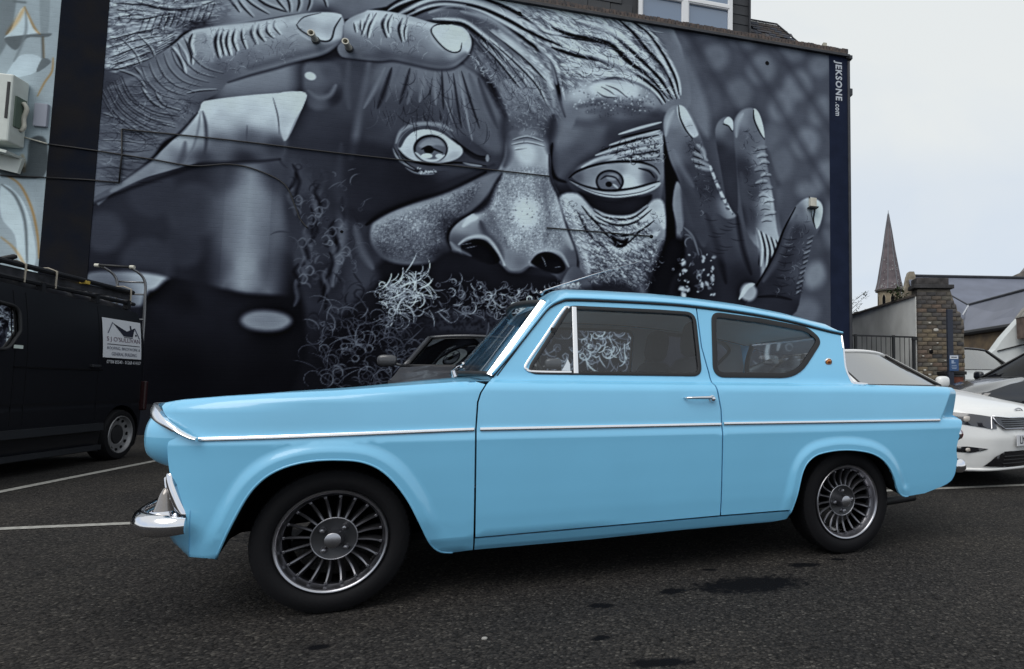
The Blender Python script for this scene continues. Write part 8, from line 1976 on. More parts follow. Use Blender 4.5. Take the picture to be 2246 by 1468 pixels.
# grille, corner lamps, bumper
gr = thing("grille", None, None); gr.parent = bcar
MB().tube([(-.53, -.56, .505), (-.555, -.3, .515), (-.565, 0, .518), (-.555, .3, .515), (-.53, .56, .505), (-.505, .60, .44), (-.50, .585, .395), (-.54, .3, .385), (-.55, 0, .383), (-.54, -.3, .385), (-.50, -.585, .395), (-.505, -.60, .44)], .013, 8, closed=True).build("grille_surround", M['chrome'], gr, smooth=True)
for z in np.linspace(.405, .495, 6):
    MB().tube([(-.505, -.56, z), (-.535, -.3, z), (-.545, 0, z), (-.535, .3, z), (-.505, .56, z)], .005, 6).build("grille_bar", M['bright'], gr, smooth=True)
for side in (-1, 1):
    cl_ = MB()
    cl_.tube(catmull([(-.500, side * .618, .535), (-.497, side * .626, .505), (-.480, side * .640, .46), (-.462, side * .648, .415), (-.449, side * .650, .385)], 4), [.008] + [.017] * 15 + [.014], 8)
    lc = cl_.build("corner_lamp", M['chrome'], bcar, smooth=True, angle=60)
    MB().lathe([(.0005, .482), (.010, .478), (.019, .458), (.028, .422), (.033, .405), (.035, .398)], 24, 'z', (-.520, side * .594, 0)).build("corner_lamp_lens", M['amber_pale'], lc, smooth=True)
    MB().lathe([(.044, .404), (.046, .396), (.052, .388), (.050, .378), (.0005, .374)], 24, 'z', (-.520, side * .594, 0)).cyl((-.50, side * .60, .383), (-.462, side * .628, .381), .020, .016, 10).build("corner_lamp_base", M['chrome'], lc, smooth=True, angle=50)

def bumper_sec(h, d):
    return [(.0, -h * .5), (d * .55, -h * .48), (d, -h * .22), (d * 1.02, .05 * h), (d * .80, h * .36), (d * .35, h * .5), (0, h * .5)]
def bumper(name, path, h, d, parent):
    """path: (x, y, z, outward nx, ny)"""
    G = []
    for (x, y_, z, nx_, ny_, k) in path:
        l = math.hypot(nx_, ny_)
        G.append([(x + nx_ / l * o * k, y_ + ny_ / l * o * k, z + v * (.55 + .45 * k)) for o, v in bumper_sec(h, d)])
    n = len(G[0]); mb = MB().grid(G)
    mb.f.append(tuple(range(n))); mb.f.append(tuple((len(G) - 1) * n + i for i in range(n)))
    return mb.build(name, M['chrome'], parent, smooth=True, angle=70)
hp = [(-.430, .695, .362, -.05, 1, .35), (-.455, .690, .3625, -.15, 1, .62), (-.49, .676, .363, -.35, 1, .9), (-.535, .650, .364, -.8, 1, 1), (-.572, .60, .365, -1, .55, 1), (-.600, .52, .366, -1, .25, 1), (-.622, .40, .366, -1, .12, 1), (-.638, .2, .366, -1, .05, 1), (-.643, 0, .366, -1, 0, 1)]
hp = [tuple(r) for r in catmull(hp, 4)]
bumper("front_bumper", [(x, -y_, z, a, -b, k) for x, y_, z, a, b, k in hp] + hp[::-1][1:], .074, .036, bcar)
rp = [(2.96, .690, .416, .05, 1, .5), (3.01, .692, .416, .15, 1, .8), (3.055, .672, .416, .7, 1, 1), (3.085, .62, .416, 1, .4, 1), (3.10, .5, .416, 1, .15, 1), (3.115, .2, .416, 1, .05, 1), (3.118, 0, .416, 1, 0, 1)]
rp = [(3.005, .676, .416, .8, .7, .5), (3.03, .668, .416, .8, .7, .8), (3.062, .648, .416, 1, .5, 1), (3.085, .60, .416, 1, .25, 1), (3.10, .5, .416, 1, .12, 1), (3.112, .2, .416, 1, .05, 1), (3.115, 0, .416, 1, 0, 1)]
rp = [tuple(r) for r in catmull(rp, 4)]
bumper("rear_bumper", [(x, -y_, z, a, -b, k) for x, y_, z, a, b, k in rp] + rp[::-1][1:], .074, .040, bcar)
# tail lamps
for side in (-1, 1):
    tl = MB().lathe([(.0005, .052), (.018, .048), (.030, .034), (.034, .012), (.036, -.03)], 24, 'x', (3.062, side * .622, .592)).build("tail_lamp", M['red_lens'], bcar, smooth=True)
    MB().lathe([(.036, -.03), (.0375, .010), (.034, .016)], 24, 'x', (3.064, side * .622, .592)).build("tail_lamp_bezel", M['chrome'], tl, smooth=True)
    MB().lathe([(.0005, .045), (.016, .040), (.026, .022), (.030, -.03)], 24, 'x', (3.062, side * .618, .652)).build("tail_lamp_cap", M['chrome'], tl, smooth=True)

# windscreen with its bright pillar strips, rear window
def screen_pt(a, b):
    q = abs(b)
    x0, s0, z0 = .545 - .155 * (1 - q ** 2.2), .600, .893 + .008 * (1 - q * q)
    x1, s1, z1 = .765 - .100 * (1 - q ** 2.2), .515, 1.226 + .026 * (1 - q * q)
    return (x0 + (x1 - x0) * a, b * (s0 + (s1 - s0) * a), z0 + (z1 - z0) * a)
ws = MB().grid([[screen_pt(a, b) for b in np.linspace(-1, 1, 21)] for a in np.linspace(0, 1, 10)]).build("windscreen", M['glass'], bcar, smooth=True)
def edge_line(aa_, b): return [screen_pt(a, b) for a in aa_]
MB().tube([screen_pt(.985, b) for b in np.linspace(-1, 1, 21)], .016, 6).build("windscreen_seal", M['seal'], ws, smooth=True)
MB().tube([screen_pt(.01, b) for b in np.linspace(-1, 1, 21)], .012, 6).build("windscreen_seal", M['seal'], ws, smooth=True)
for side in (-1, 1):
    Pn = edge_line(np.linspace(-.01, 1.0, 14), side * 1.0)
    g = ribbon([(p[0] - .004, p[1] + side * .014, p[2]) for p in Pn], [.030] * 14, [(-.45, side * 1, .25)] * 14, .008)
    MB().grid(g).build("pillar_strip", M['bright'], bcar, smooth=True, angle=60)
    MB().tube([(p[0] + .020, p[1] + side * .020, p[2] + .004) for p in Pn], .012, 6).build("pillar", M['paint'], bcar, smooth=True)
    MB().tube([(p[0] + .0205, p[1] + side * .029, p[2] - .006) for p in Pn[:-2]], .005, 6).build("pillar_seal", M['seal'], bcar, smooth=True)
d_ = MB().lathe([(.0005, .002), (.040, .001), (.040, -.001)], 24, 'x', (0, 0, 0)).build("tax_disc", mat("paper_disc", (.55, .52, .47), .8), ws)
d_.location = (.590, -.520, .965); d_.rotation_euler = (0, R(32), R(28))
# wiper spindles at the scuttle
for yy in (-.42, .05):
    MB().cyl((.405, yy, .885), (.395, yy, .915), .013, .010, 12).tube([(.395, yy, .915), (.41, yy - .12, .93), (.43, yy - .30, .935)], .005, 6).build("wiper", M['chrome'], bcar, smooth=True, angle=40)
def rw_pt(a, b):
    q = abs(b)
    x0, s0, z0 = 2.342 + .06 * (1 - q * q), .565, .876
    x1, s1, z1 = 2.332 + .085 * (1 - q * q), .500, 1.140 + .035 * (1 - q * q)
    xm = -.045 * math.sin(math.pi * a) * (.6)
    return (x0 + (x1 - x0) * a + xm, b * (s0 + (s1 - s0) * a), z0 + (z1 - z0) * a)
rw = MB().grid([[rw_pt(a, b) for b in np.linspace(-1, 1, 15)] for a in np.linspace(0, 1, 9)]).build("rear_window", M['glass'], bcar, smooth=True)
for side in (-1, 1):
    CPs = catmull(CP + [(2.372, .868), (2.44, .8665)], 5)
    g = ribbon([(p[0] + .006, side * (float(half_width(np.array([min(p[0], 2.35)]), np.array([max(p[1], .88)]), False)[0]) - .004), p[1] + (.004 if p[0] > 2.36 else 0)) for p in CPs], list(np.interp(np.linspace(0, 1, len(CPs)), [0, .5, .75, 1], [.010, .014, .026, .010])), [(.35, side, .1)] * len(CPs), .008)
    MB().grid(g).build("rear_window_strip", M['bright'], rw, smooth=True, angle=60)
    MB().tube([rw_pt(a, side * 1.0) for a in np.linspace(0, 1, 9)], .018, 6).build("rear_window_seal", M['seal'], rw, smooth=True)
MB().tube([rw_pt(0, b) for b in np.linspace(-1, 1, 15)], .012, 6).build("rear_window_seal", M['seal'], rw, smooth=True)

# badge on the near rear pillar, aerial
orange = mat("orange_enamel", (.62, .20, .02), .3, coat=1.0)
for side in (-1, 1):
    p = (2.221, side * (float(half_width(np.array([2.221]), np.array([.986]), False)[0])), .986)
    bd = MB().lathe([(.0005, side * .010), (.015, side * .009), (.0155, side * .006)], 24, 'y', (0, 0, 0)).build("pillar_badge", orange, bcar, smooth=True)
    bd.location = p; bd.rotation_euler = (side * R(15) * -1, 0, 0)
    MB().lathe([(.0155, side * .006), (.0185, side * .009), (.022, side * .004), (.022, -.002 * side)], 24, 'y').build("badge_rim", M['bright'], bd, smooth=True)
    for k in range(3):
        MB().box((-.006 + .006 * k, side * .0105, -.001 + .002 * (k % 2)), (.003, .002, .013)).build("badge_mark", M['red_lens'], bd)
MB().tube([(.775, -.34, 1.292), (.790, -.352, 1.305), (1.005, -.400, 1.388), (1.239, -.450, 1.468)], [.006, .0035, .0026, .0018], 6).cyl((.772, -.338, 1.285), (.778, -.343, 1.300), .011, .008, 10).build("aerial", M['satin'], bcar, smooth=True)

# inside: floor, wells, dash, wheel, seats
MB().box((1.20, 0, .235), (2.7, 1.10, .03)).box((1.0, 0, .19), (2.3, .5, .06)).build("underbody", M['void'], bcar)
for cx in (0.0, 2.299):
    for side in (-1, 1):
        lp = [(cx + .37 * math.cos(t), side * .36, .265 + .345 * math.sin(t)) for t in np.linspace(-.35, math.pi + .35, 20)]
        A = ARCH_F if cx == 0 else ARCH_R
        hi_ = [(p[0], side * (float(half_width(np.array([p[0]]), np.array([p[1]]))[0]) - .014), p[1]) for p in A]
        n = 24
        G = []
        for k in range(n):
            i = int(round(k * (len(hi_) - 1) / (n - 1))); q = np.array(hi_[i])
            cen = np.array([cx, 0, .265]); inn = np.array([q[0], side * .36, q[2]]); inn[0] = cx + (inn[0] - cx) * 1.02; inn[2] = inn[2] + .025
            mid = (q + inn) / 2; mid[2] += .02
            G.append([q, mid, inn])
        mb = MB().grid(G)
        ci = len(mb.v); mb.v.append((cx, side * .36, .30))
        for k in range(n - 1): mb.f.append((k * 3 + 2, (k + 1) * 3 + 2, ci))
        mb.build("wheel_well", M['void'], bcar, smooth=False)
MB().cbox((.62, 0, .80), (.20, 1.10, .13), .03).build("dashboard", M['lining'], bcar, smooth=True, angle=40)
st = MB().lathe([(.185 + .011 * math.cos(t), .011 * math.sin(t)) for t in np.linspace(0, 2 * math.pi, 9)], 36, 'x').build("steering_wheel", M['black'], bcar, smooth=True)
st.location = (.90, .33, .86); st.rotation_euler = (0, R(-28), 0)
MB().cyl((-.05, 0, 0), (.02, 0, 0), .03, .045, 14).box((0, 0, 0), (.01, .36, .03)).box((0, 0, -.09), (.01, .03, .18)).build("wheel_hub", M['black'], st)
for yy in (-.33, .33):
    s_ = superq(MB(), (1.50, yy, .68), (.085, .24, .33), .5, tilt=.22)
    superq(s_, (1.28, yy, .45), (.28, .24, .10), .5)
    so = s_.build("front_seat", M['seat'], bcar, smooth=True)
    superq(MB(), (1.575, yy, 1.10), (.055, .125, .098), .6, tilt=.15).cyl((1.565, yy - .05, .92), (1.572, yy - .05, 1.05), .007).cyl((1.565, yy + .05, .92), (1.572, yy + .05, 1.05), .007).build("headrest", M['seat'], so, smooth=True)
s_ = superq(MB(), (2.16, 0, .66), (.09, .56, .26), .4, tilt=.2); superq(s_, (1.95, 0, .45), (.25, .56, .10), .4)
s_.build("rear_seat", M['seat'], bcar, smooth=True)
MB().box((2.22, 0, .868), (.20, 1.08, .012)).build("parcel_shelf", M['lining'], bcar)
cb = mat("cream_belt", (.42, .40, .34), .8)
MB().cbox((2.03, .53, 1.02), (.05, .04, .10), .012).tube([(2.03, .50, .98), (1.98, .48, .90), (1.90, .45, .80)], .016, 6).build("seat_belt", cb, bcar, smooth=True, angle=40)
MB().tube([(2.60, -.30, .172), (2.83, -.30, .172), (3.04, -.30, .186)], .024, 12).build("exhaust_pipe", M['black'], bcar, smooth=True, angle=60)

# ---- wheels: tyre, turbine rim, twenty blades, hub
TR = .2647
def wheel_parts():
    root = bpy.data.objects.new("wheel", None); COL.objects.link(root)
    # y < 0 is outboard
    tp = [(.172, .075), (.186, .088), (.215, .098), (.240, .094), (.2575, .082), (.2632, .066), (TR, .04), (TR, -.04), (.2632, -.066), (.2575, -.084), (.240, -.096), (.220, -.100), (.203, -.097), (.193, -.088), (.187, -.078), (.172, -.070)]
    ty = MB().lathe(tp, 72, 'y')
    for k in range(72):                                   # tread blocks on the shoulders
        t = 2 * math.pi * k / 72
        for sy in (-1, 1):
            a0, a1 = t - .030, t + .030
            P = []
            for (r, yy, da) in ((.2600, .082, .015), (.2662, .060, .0), (.2664, .030, -.02)):
                for a in (a0 + da, a1 + da): P.append((r * math.cos(a), sy * yy, r * math.sin(a)))
            for (r, yy, da) in ((.2575, .082, .015), (.2615, .060, .0), (.2615, .030, -.02)):
                for a in (a0 + da, a1 + da): P.append((r * math.cos(a), sy * yy, r * math.sin(a)))
            ty.add(P, [(0, 1, 3, 2), (2, 3, 5, 4), (0, 2, 8, 6), (2, 4, 10, 8), (1, 7, 9, 3), (3, 9, 11, 5), (0, 6, 7, 1), (4, 5, 11, 10)])
    ty.build("tyre", M['rubber'], root, smooth=True, angle=32)
    MB().lathe([(.1735, .07), (.1735, -.058), (.1760, -.066)], 72, 'y').lathe([(.158, .06), (.158, -.02), (.1615, -.052), (.1650, -.058)], 72, 'y').build("barrel", M['barrel'], root, smooth=True, angle=50)
    MB().lathe([(.1650, -.058), (.1700, -.066), (.1740, -.080), (.1765, -.090), (.1800, -.0945), (.1845, -.0955), (.1885, -.092), (.1890, -.084), (.187, -.075)], 96, 'y').build("rim", M['satin'], root, smooth=True, angle=50)
    MB().lathe([(.0005, -.030), (.030, -.031), (.060, -.036), (.0720, -.041), (.0775, -.043), (.079, -.040), (.079, -.02), (.0005, -.015)], 60, 'y').build("hub_disc", M['alloy_dark'], root, smooth=True, angle=40)
    MB().lathe([(.0752, -.0425), (.0775, -.0452), (.0800, -.0425), (.0795, -.038)], 60, 'y').build("hub_ring", M['satin'], root, smooth=True)
    MB().lathe([(.0005, -.082), (.024, -.082), (.0275, -.080), (.0285, -.075), (.0285, -.058), (.033, -.046), (.034, -.03)], 36, 'y').build("centre_cap", M['satin'], root, smooth=True, angle=35)
    nut = MB().lathe([(.0005, -.060), (.007, -.059), (.0105, -.054), (.0105, -.040), (.013, -.036)], 6, 'y').build("wheel_nut", M['satin'], root, smooth=False)
    for k in range(4):
        n_ = nut if k == 0 else nut.copy()
        if k: COL.objects.link(n_)
        t = math.pi / 4 + k * math.pi / 2 + .1
        n_.location = (.052 * math.cos(t), 0, .052 * math.sin(t))
    # a blade: thin curved vane, polished outer edge, foot at the rim
    bl = MB(); G = []
    for q in np.linspace(0, 1, 9):
        r = .076 + q * .086
        yo = -.0435 - .020 * q + .012 * math.sin(math.pi * q)
        w = .0044 + .0012 * math.sin(math.pi * q)
        sw = .0022 * math.sin(math.pi * q * .9)
        G.append([(r, yo + .030, sw + .010), (r, yo + .004, sw - w), (r, yo, sw - w * .5), (r, yo, sw + w * .5), (r, yo + .004, sw + w), (r, yo + .030, sw + .0125)])
    bl.grid(G)
    blo = bl.build("spoke", M['spoke'], root, smooth=True, angle=40)
    ft = MB().cbox((.1600, -.060, .0015), (.010, .013, .011), .002).build("spoke_foot", M['spoke'], root)
    for o_ in (blo, ft):
        for k in range(20):
            c = o_ if k == 0 else o_.copy()
            if k: COL.objects.link(c)
            c.rotation_euler = (0, 2 * math.pi * k / 20 + .12, 0)
    return root
w0 = wheel_parts()
for i, (x, side, rot) in enumerate(((0, -1, 0.0), (2.299, -1, 0.78), (0, 1, .3), (2.299, 1, .2))):
    w_ = w0 if i == 0 else copy_tree(w0)
    w_.parent = bcar
    w_.location = (x, side * .566, TR)
    w_.rotation_euler = (0, rot, 0) if side < 0 else (0, rot, math.pi)
# ================================================================== parked cars of today (white saloon, grey hatch, black and silver cars)
def patch(name, poly, fn, m, parent, step=.05, bstep=.03, rim=0.0, smooth=True, rows=()):
    """closed outline (a, b) triangulated and carried by fn(a, b) -> point"""
    out = densify(poly, bstep); lo, hi = out.min(0), out.max(0)
    X, Z = np.meshgrid(np.arange(lo[0] + step / 2, hi[0], step), sorted(list(np.arange(lo[1] + step / 2, hi[1], step)) + list(rows)))
    P = np.stack([X.ravel(), Z.ravel()], 1); P = P[inside(out, P)]
    if len(P):
        dm = np.array([np.min(np.hypot(out[:, 0] - p[0], out[:, 1] - p[1])) for p in P]); P = P[dm > bstep * .5]
    V = [Vector(p) for p in (np.concatenate([out, P]) if len(P) else out)]
    n = len(out)
    vo, eo, fo, *_ = delaunay_2d_cdt(V, [(i, (i + 1) % n) for i in range(n)], [], 0, 1e-6)
    vo = np.array([tuple(v) for v in vo]); tri = [f for f in fo if len(f) == 3]
    c = np.array([vo[list(f)].mean(0) for f in tri]); k = inside(out, c)
    tri = [f for f, kk in zip(tri, k) if kk]
    return MB().add([fn(a, b) for a, b in vo], tri).build(name, m, parent, smooth=smooth)

def modern_car(name, label, loc, rot, scale, paint, L=4.8, Wd=.92, H=1.46, hood=.80, scut=1.0, ws0=1.42, ws1=2.15, rf=3.3, rw=4.25, grille=True, group=None, gl=None, roofp=None):
    """x rearward from the nose, y across, z up"""
    t = thing(name, label, "car", loc, rot, group); t.scale = (scale,) * 3
    gl = gl or M['glass_dark']
    nx_ = lambda z: float(np.interp(z, [.16, .22, .35, .5, .62, .70, hood - .04, hood], [.10, .05, .015, 0, .02, .045, .085, .14]))
    cs = lambda s: .05 * (abs(s) / .5) ** 2 * min(1, abs(s) / .5 + .3) * .8 + .42 * max(0, (abs(s) - .50) / (Wd - .50)) ** 2.1
    def front(s, z, off=0.0): return (nx_(z) + cs(s) - off, s, z)
    ss_ = np.linspace(-Wd + .01, Wd - .01, 33)
    MB().grid([[front(s, z) for s in ss_] for z in np.linspace(.18, hood, 22)]).build("front_bumper", paint, t, smooth=True)
    xe = cs(Wd - .01)
    def side_w(x, z):
        x = np.asarray(x, float); z = np.asarray(z, float)
        w = Wd + .012 - .10 * np.clip((z - .62) / .4, 0, 2) ** 2 * .8 - .06 * np.clip((.45 - z) / .3, 0, 1) ** 2 + .0 * x
        w = w - .06 * np.clip((xe + .55 - x) / .6, 0, 1) ** 2 - .10 * np.clip((x - L + .7) / .7, 0, 1) ** 2
        w = w + .012 * np.exp(-((z - .70) / .03) ** 2)
        return w
    bz = lambda x: float(np.interp(x, [xe, 1.0, ws0, L - .5, L], [hood - .015, scut - .085, scut - .01, scut + .05, scut]))
    def arch(cx, r=.355): return [(cx + r * math.cos(a), .31 + r * math.sin(a)) for a in np.linspace(math.pi + .32, -.32, 22)]
    top = [(x, bz(x)) for x in np.linspace(xe + .02, L - .06, 30)]
    ol = top + [(L - .02, .8), (L - .04, .4), (L - .12, .24)] + arch(L - 1.0)[::-1] + [(L - 1.4, .19), (1.40, .19)] + arch(.98)[::-1] + [(xe + .06, .24), (xe + .02, .45)]
    for sd in (-1, 1):
        panel("side_panel", ol, [], paint, t, fn=side_w, side=sd, step=.09, bstep=.05, rows=(.62, .66, .70, .74, .78, .84, .9), rim=.03)
    # bonnet
    yw = lambda x, z: float(side_w(np.array([x]), np.array([z]))[0])
    G = []
    for a in np.linspace(0, 1, 16):
        row = []
        for b in np.linspace(-1, 1, 25):
            s0 = b * (Wd - .03); x0 = nx_(hood) + cs(s0); x1 = ws0 - .10 + .17 * b * b
            x = x0 + (x1 - x0) * a; s = s0 + (b * (yw(max(x, xe + .05), bz(x)) - .0) - s0) * min(1, a * 2.2)
            ze = bz(x); zc = hood + (scut + .02 - hood) * a ** .8
            row.append((x, s, zc + (ze - zc) * abs(b) ** 3 + .012 * math.exp(-((abs(b) - .62) / .08) ** 2) * a))
        G.append(row)
    MB().grid(G).build("bonnet", paint, t, smooth=True)
    # glasshouse
    wt, wb = .60 * Wd / .92, .79 * Wd / .92
    def gh(x, b, lvl):   # lvl 0 belt, 1 roof
        w = wb + (wt - wb) * lvl
        return w * b
    def ws_pt(a, b): return (ws0 - .10 + .20 * b * b + (ws1 - ws0 + .05 - .06 * b * b) * a, b * (wb + (wt - wb) * a), scut + .015 + (H - .055 - scut) * a + .030 * a * (1 - b * b))
    MB().grid([[ws_pt(a, b) for b in np.linspace(-1, 1, 17)] for a in np.linspace(0, 1, 8)]).build("windscreen", gl, t, smooth=True)
    rpt = lambda a, b: (ws1 - .05 + .14 * b * b * (1 - a) + (rf - ws1) * a, b * (wt + .015), H - .045 + .045 * math.sin(math.pi * min(1, .25 + a * .7)) * 1.0 * (1 - b * b) ** .7 + .012 * math.sin(math.pi * a) - .03 * a * a)
    MB().grid([[rpt(a, b) for b in np.linspace(-1, 1, 17)] for a in np.linspace(0, 1, 12)]).build("roof", roofp or paint, t, smooth=True)
    MB().tube([tuple(np.array(ws_pt(1.0, b)) + (.02, 0, .018)) for b in np.linspace(-1, 1, 17)], .022, 8).build("roof_header", roofp or paint, t, smooth=True)
    r1 = [rpt(1, b) for b in np.linspace(-1, 1, 17)]
    r2 = [(rw - .12 * b * b, b * (wb - .02), scut + .05) for b in np.linspace(-1, 1, 17)]
    MB().grid([r1, [tuple((np.array(p) * .5 + np.array(q) * .5) + (0.03, 0, .03)) for p, q in zip(r1, r2)], r2]).build("rear_window", gl, t, smooth=True)
    r3 = [(L - .08 - .1 * b * b, b * (Wd - .08), scut + .03) for b in np.linspace(-1, 1, 17)]
    MB().grid([r2, r3, [(L - .02 - .1 * b * b, b * (Wd - .08), .75) for b in np.linspace(-1, 1, 17)], [(L - .06 - .1 * b * b, b * (Wd - .10), .24) for b in np.linspace(-1, 1, 17)]]).build("tailgate", paint, t, smooth=True, angle=40)
    for sd in (-1, 1):
        lo_ = [(ws0 + .10, scut), (rw - .12, scut + .05)]
        a0, a1 = np.array(ws_pt(0, sd)), np.array(ws_pt(1, sd)); e0, e1 = np.array(rpt(1, sd)), np.array(r2[-1 if sd > 0 else 0])
        n = 14; G = []
        for k in range(n + 1):
            q = k / n; lo_p = a0 + (e1 - a0) * q; hi_p = a1 + (e0 - a1) * q; hi_p = hi_p + np.array([0, 0, .02 * math.sin(math.pi * q)])
            G.append([lo_p + (hi_p - lo_p) * w for w in np.linspace(0, 1, 5)])
        MB().grid(G).build("side_windows", gl, t, smooth=True)
        MB().tube([tuple(a0 + (a1 - a0) * q + np.array([.01, sd * .012, .004])) for q in np.linspace(0, 1, 8)], .032, 8).build("pillar", roofp or paint, t, smooth=True)
        MB().tube([tuple(a0 + (a1 - a0) * q + np.array([-.02, -sd * .015, .012])) for q in np.linspace(0, 1, 8)], .016, 6).build("windscreen_seal", M['seal'], t, smooth=True)
        for q in (.36, .68):
            lo_p = a0 + (e1 - a0) * q; hi_p = a1 + (e0 - a1) * q
            MB().tube([tuple(lo_p + np.array([0, sd * .006, 0])), tuple(hi_p + np.array([0, sd * .006, .01]))], .028, 6).build("pillar", M['seal'], t, smooth=True)
        # mirror
        mp = np.array([ws0 + .22, sd * (Wd - .02), scut + .03])
        mm = superq(MB(), tuple(mp + (0, sd * .13, .05)), (.06, .115, .075), .65).tube([tuple(mp + (0, sd * -.06, -.02)), tuple(mp + (0, sd * .06, .02))], .02, 6).build("door_mirror", paint, t, smooth=True)
    MB().tube([ws_pt(0, b) for b in np.linspace(-1, 1, 17)], .018, 6).build("windscreen_seal", M['seal'], t, smooth=True)
    MB().box((L / 2 + .3, 0, .55), (L - 1.6, 1.2, .5)).box((ws0 + .3, 0, scut - .09), (.5, 1.2, .08)).build("cabin_floor", M['void'], t)
    for sd in (-1, 1):
        so = superq(MB(), (ws1 + .45, sd * .36, .80), (.09, .24, .34), .5, tilt=.2); superq(so, (ws1 + .53, sd * .36, 1.19), (.05, .13, .09), .6)
        so.build("front_seat", M['seat'], t, smooth=True)
    for cx in (.98, L - 1.0):
        for sd in (-1, 1):
            w_ = MB().lathe([(.20, .09), (.29, .10), (.315, .06), (.315, -.06), (.29, -.10), (.225, -.10), (.215, -.085)], 40, 'y').build("wheel", M['rubber'], t, smooth=True, angle=40)
            w_.location = (cx, sd * (Wd - .09), .315)
            if sd > 0: w_.rotation_euler = (0, 0, math.pi)
            rm = MB().lathe([(.215, -.085), (.21, -.05), (.0005, -.03)], 40, 'y')
            for k in range(5):
                a = 2 * math.pi * k / 5
                rm.tube([(.03 * math.cos(a), -.075, .03 * math.sin(a)), (.205 * math.cos(a), -.082, .205 * math.sin(a))], [.03, .02], 6)
            rm.build("rim", M['satin'], w_, smooth=True, angle=50)
            MB().box((cx, sd * (Wd - .40), .45), (.76, .10, .50)).build("wheel_well", M['void'], t)
    MB().box((L / 2, 0, .22), (L - .6, 1.4, .04)).build("underbody", M['void'], t)
    t["front"] = 1
    return t, front, nx_

white = mat("white_car_paint", (.78, .78, .77), .35, coat=.6)
sky_glass = glass_mat("sky_catching_glass", (.32, .37, .38), .52, rough=.06, maxr=.95)
wc, front, nx_ = modern_car("white_saloon_car", "white modern saloon parked nose outwards behind the blue car's tail", (2.835, 5.449, 0), 2.193, .865, white, gl=sky_glass, group=None)
del wc["front"]
dark = mat("gloss_black_trim", (.010, .010, .013), .25, coat=.6)
lampg = mat("headlamp_glass", (.035, .036, .045), .12, coat=1.0)
def fpatch(name, pts, m, off, mirror=True, parent=wc, step=.05):
    out = []
    for sg in ((1, -1) if mirror else (1,)):
        out.append(patch(name, [(sg * a, b) for a, b in pts], lambda a, b: front(a, b, off), m, parent, step=step))
    return out
fpatch("grille", [(-.50, .71), (-.30, .695), (0, .690), (.30, .695), (.50, .71), (.50, .66), (.40, .60), (.12, .60), (0, .585), (-.12, .60), (-.40, .60), (-.50, .66)], dark, .012, False)
for yy in (-1, 1):
    MB().tube([front(yy * s, z, .02) for s, z in ((.52, .715), (.50, .655), (.40, .594), (.12, .594), (.0, .578))], .009, 6).build("grille_strip", M['satin'], wc, smooth=True)
    MB().tube([front(yy * s, z, .02) for s, z in ((.52, .720), (.30, .702), (.0, .696))], .008, 6).build("grille_strip", M['bright'], wc, smooth=True)
for k in range(4):
    MB().tube([front(s, .615 + k * .021, .018) for s in np.linspace(-.40, .40, 15)], .004, 5).build("grille_bar", M['black'], wc, smooth=True)
for o_ in fpatch("headlamp", [(.53, .715), (.70, .745), (.86, .765), (.89, .735), (.84, .66), (.70, .625), (.57, .60), (.50, .60), (.505, .66)], lampg, .010):
    sg = 1 if max(v.co.y for v in o_.data.vertices) > 0 else -1
    superq(MB(), front(sg * .72, .69, .006), (.02, .055, .03), .7).build("headlamp_bulb", M['lens'], o_, smooth=True)
    MB().tube([front(sg * s, z, .016) for s, z in ((.53, .715), (.57, .60))], .006, 5).build("headlamp_edge", M['satin'], o_)
fpatch("lower_intake", [(-.62, .235), (-.52, .33), (-.40, .375), (.40, .375), (.52, .33), (.62, .235), (.3, .215), (-.3, .215)], dark, .010, False)
for k in range(3):
    MB().tube([front(s, .255 + k * .035, .015) for s in np.linspace(-.40, .40, 15)], .006, 5).build("intake_bar", M['black'], wc, smooth=True)
for o_ in fpatch("fog_lamp", [(.60, .405), (.74, .425), (.80, .42), (.80, .37), (.72, .365)], dark, .010):
    sg = 1 if max(v.co.y for v in o_.data.vertices) > 0 else -1
    superq(MB(), front(sg * .735, .395, .012), (.012, .045, .018), .7).build("fog_lamp_lens", M['lens'], o_, smooth=True)
MB().tube([front(s, .200, .012) for s in np.linspace(-.80, .80, 21)], .016, 6).build("splitter", white, wc, smooth=True)
plate = mat("white_plate", (.62, .63, .66), .35)
po = MB().cbox((nx_(.475) - .022, 0, .478), (.012, .52, .112), .004).build("number_plate", plate, wc)
tm = text_mesh("LM1", .105, .0015, 'LEFT', width=.86)
o_ = new_obj("lettering", tm, po, M['black']); o_.matrix_local = Matrix.Translation((nx_(.475) - .0295, .215, .478)) @ Matrix.Rotation(R(-90), 4, 'Z') @ Matrix.Rotation(R(90), 4, 'X')
em = MB().tube([(nx_(hood_ := .775) + .0 - .012 + .0 * a, .080 * math.cos(a), .755 + .036 * math.sin(a)) for a in np.linspace(0, 2 * math.pi, 25)[:-1]], .006, 6, closed=True).build("emblem", M['satin'], wc, smooth=True)
tm = text_mesh("KIA", .055, .002, 'CENTER')
o_ = new_obj("lettering", tm, em, M['satin']); o_.matrix_local = Matrix.Translation((nx_(.775) - .012, 0, .755)) @ Matrix.Rotation(R(-90), 4, 'Z') @ Matrix.Rotation(R(90), 4, 'X')

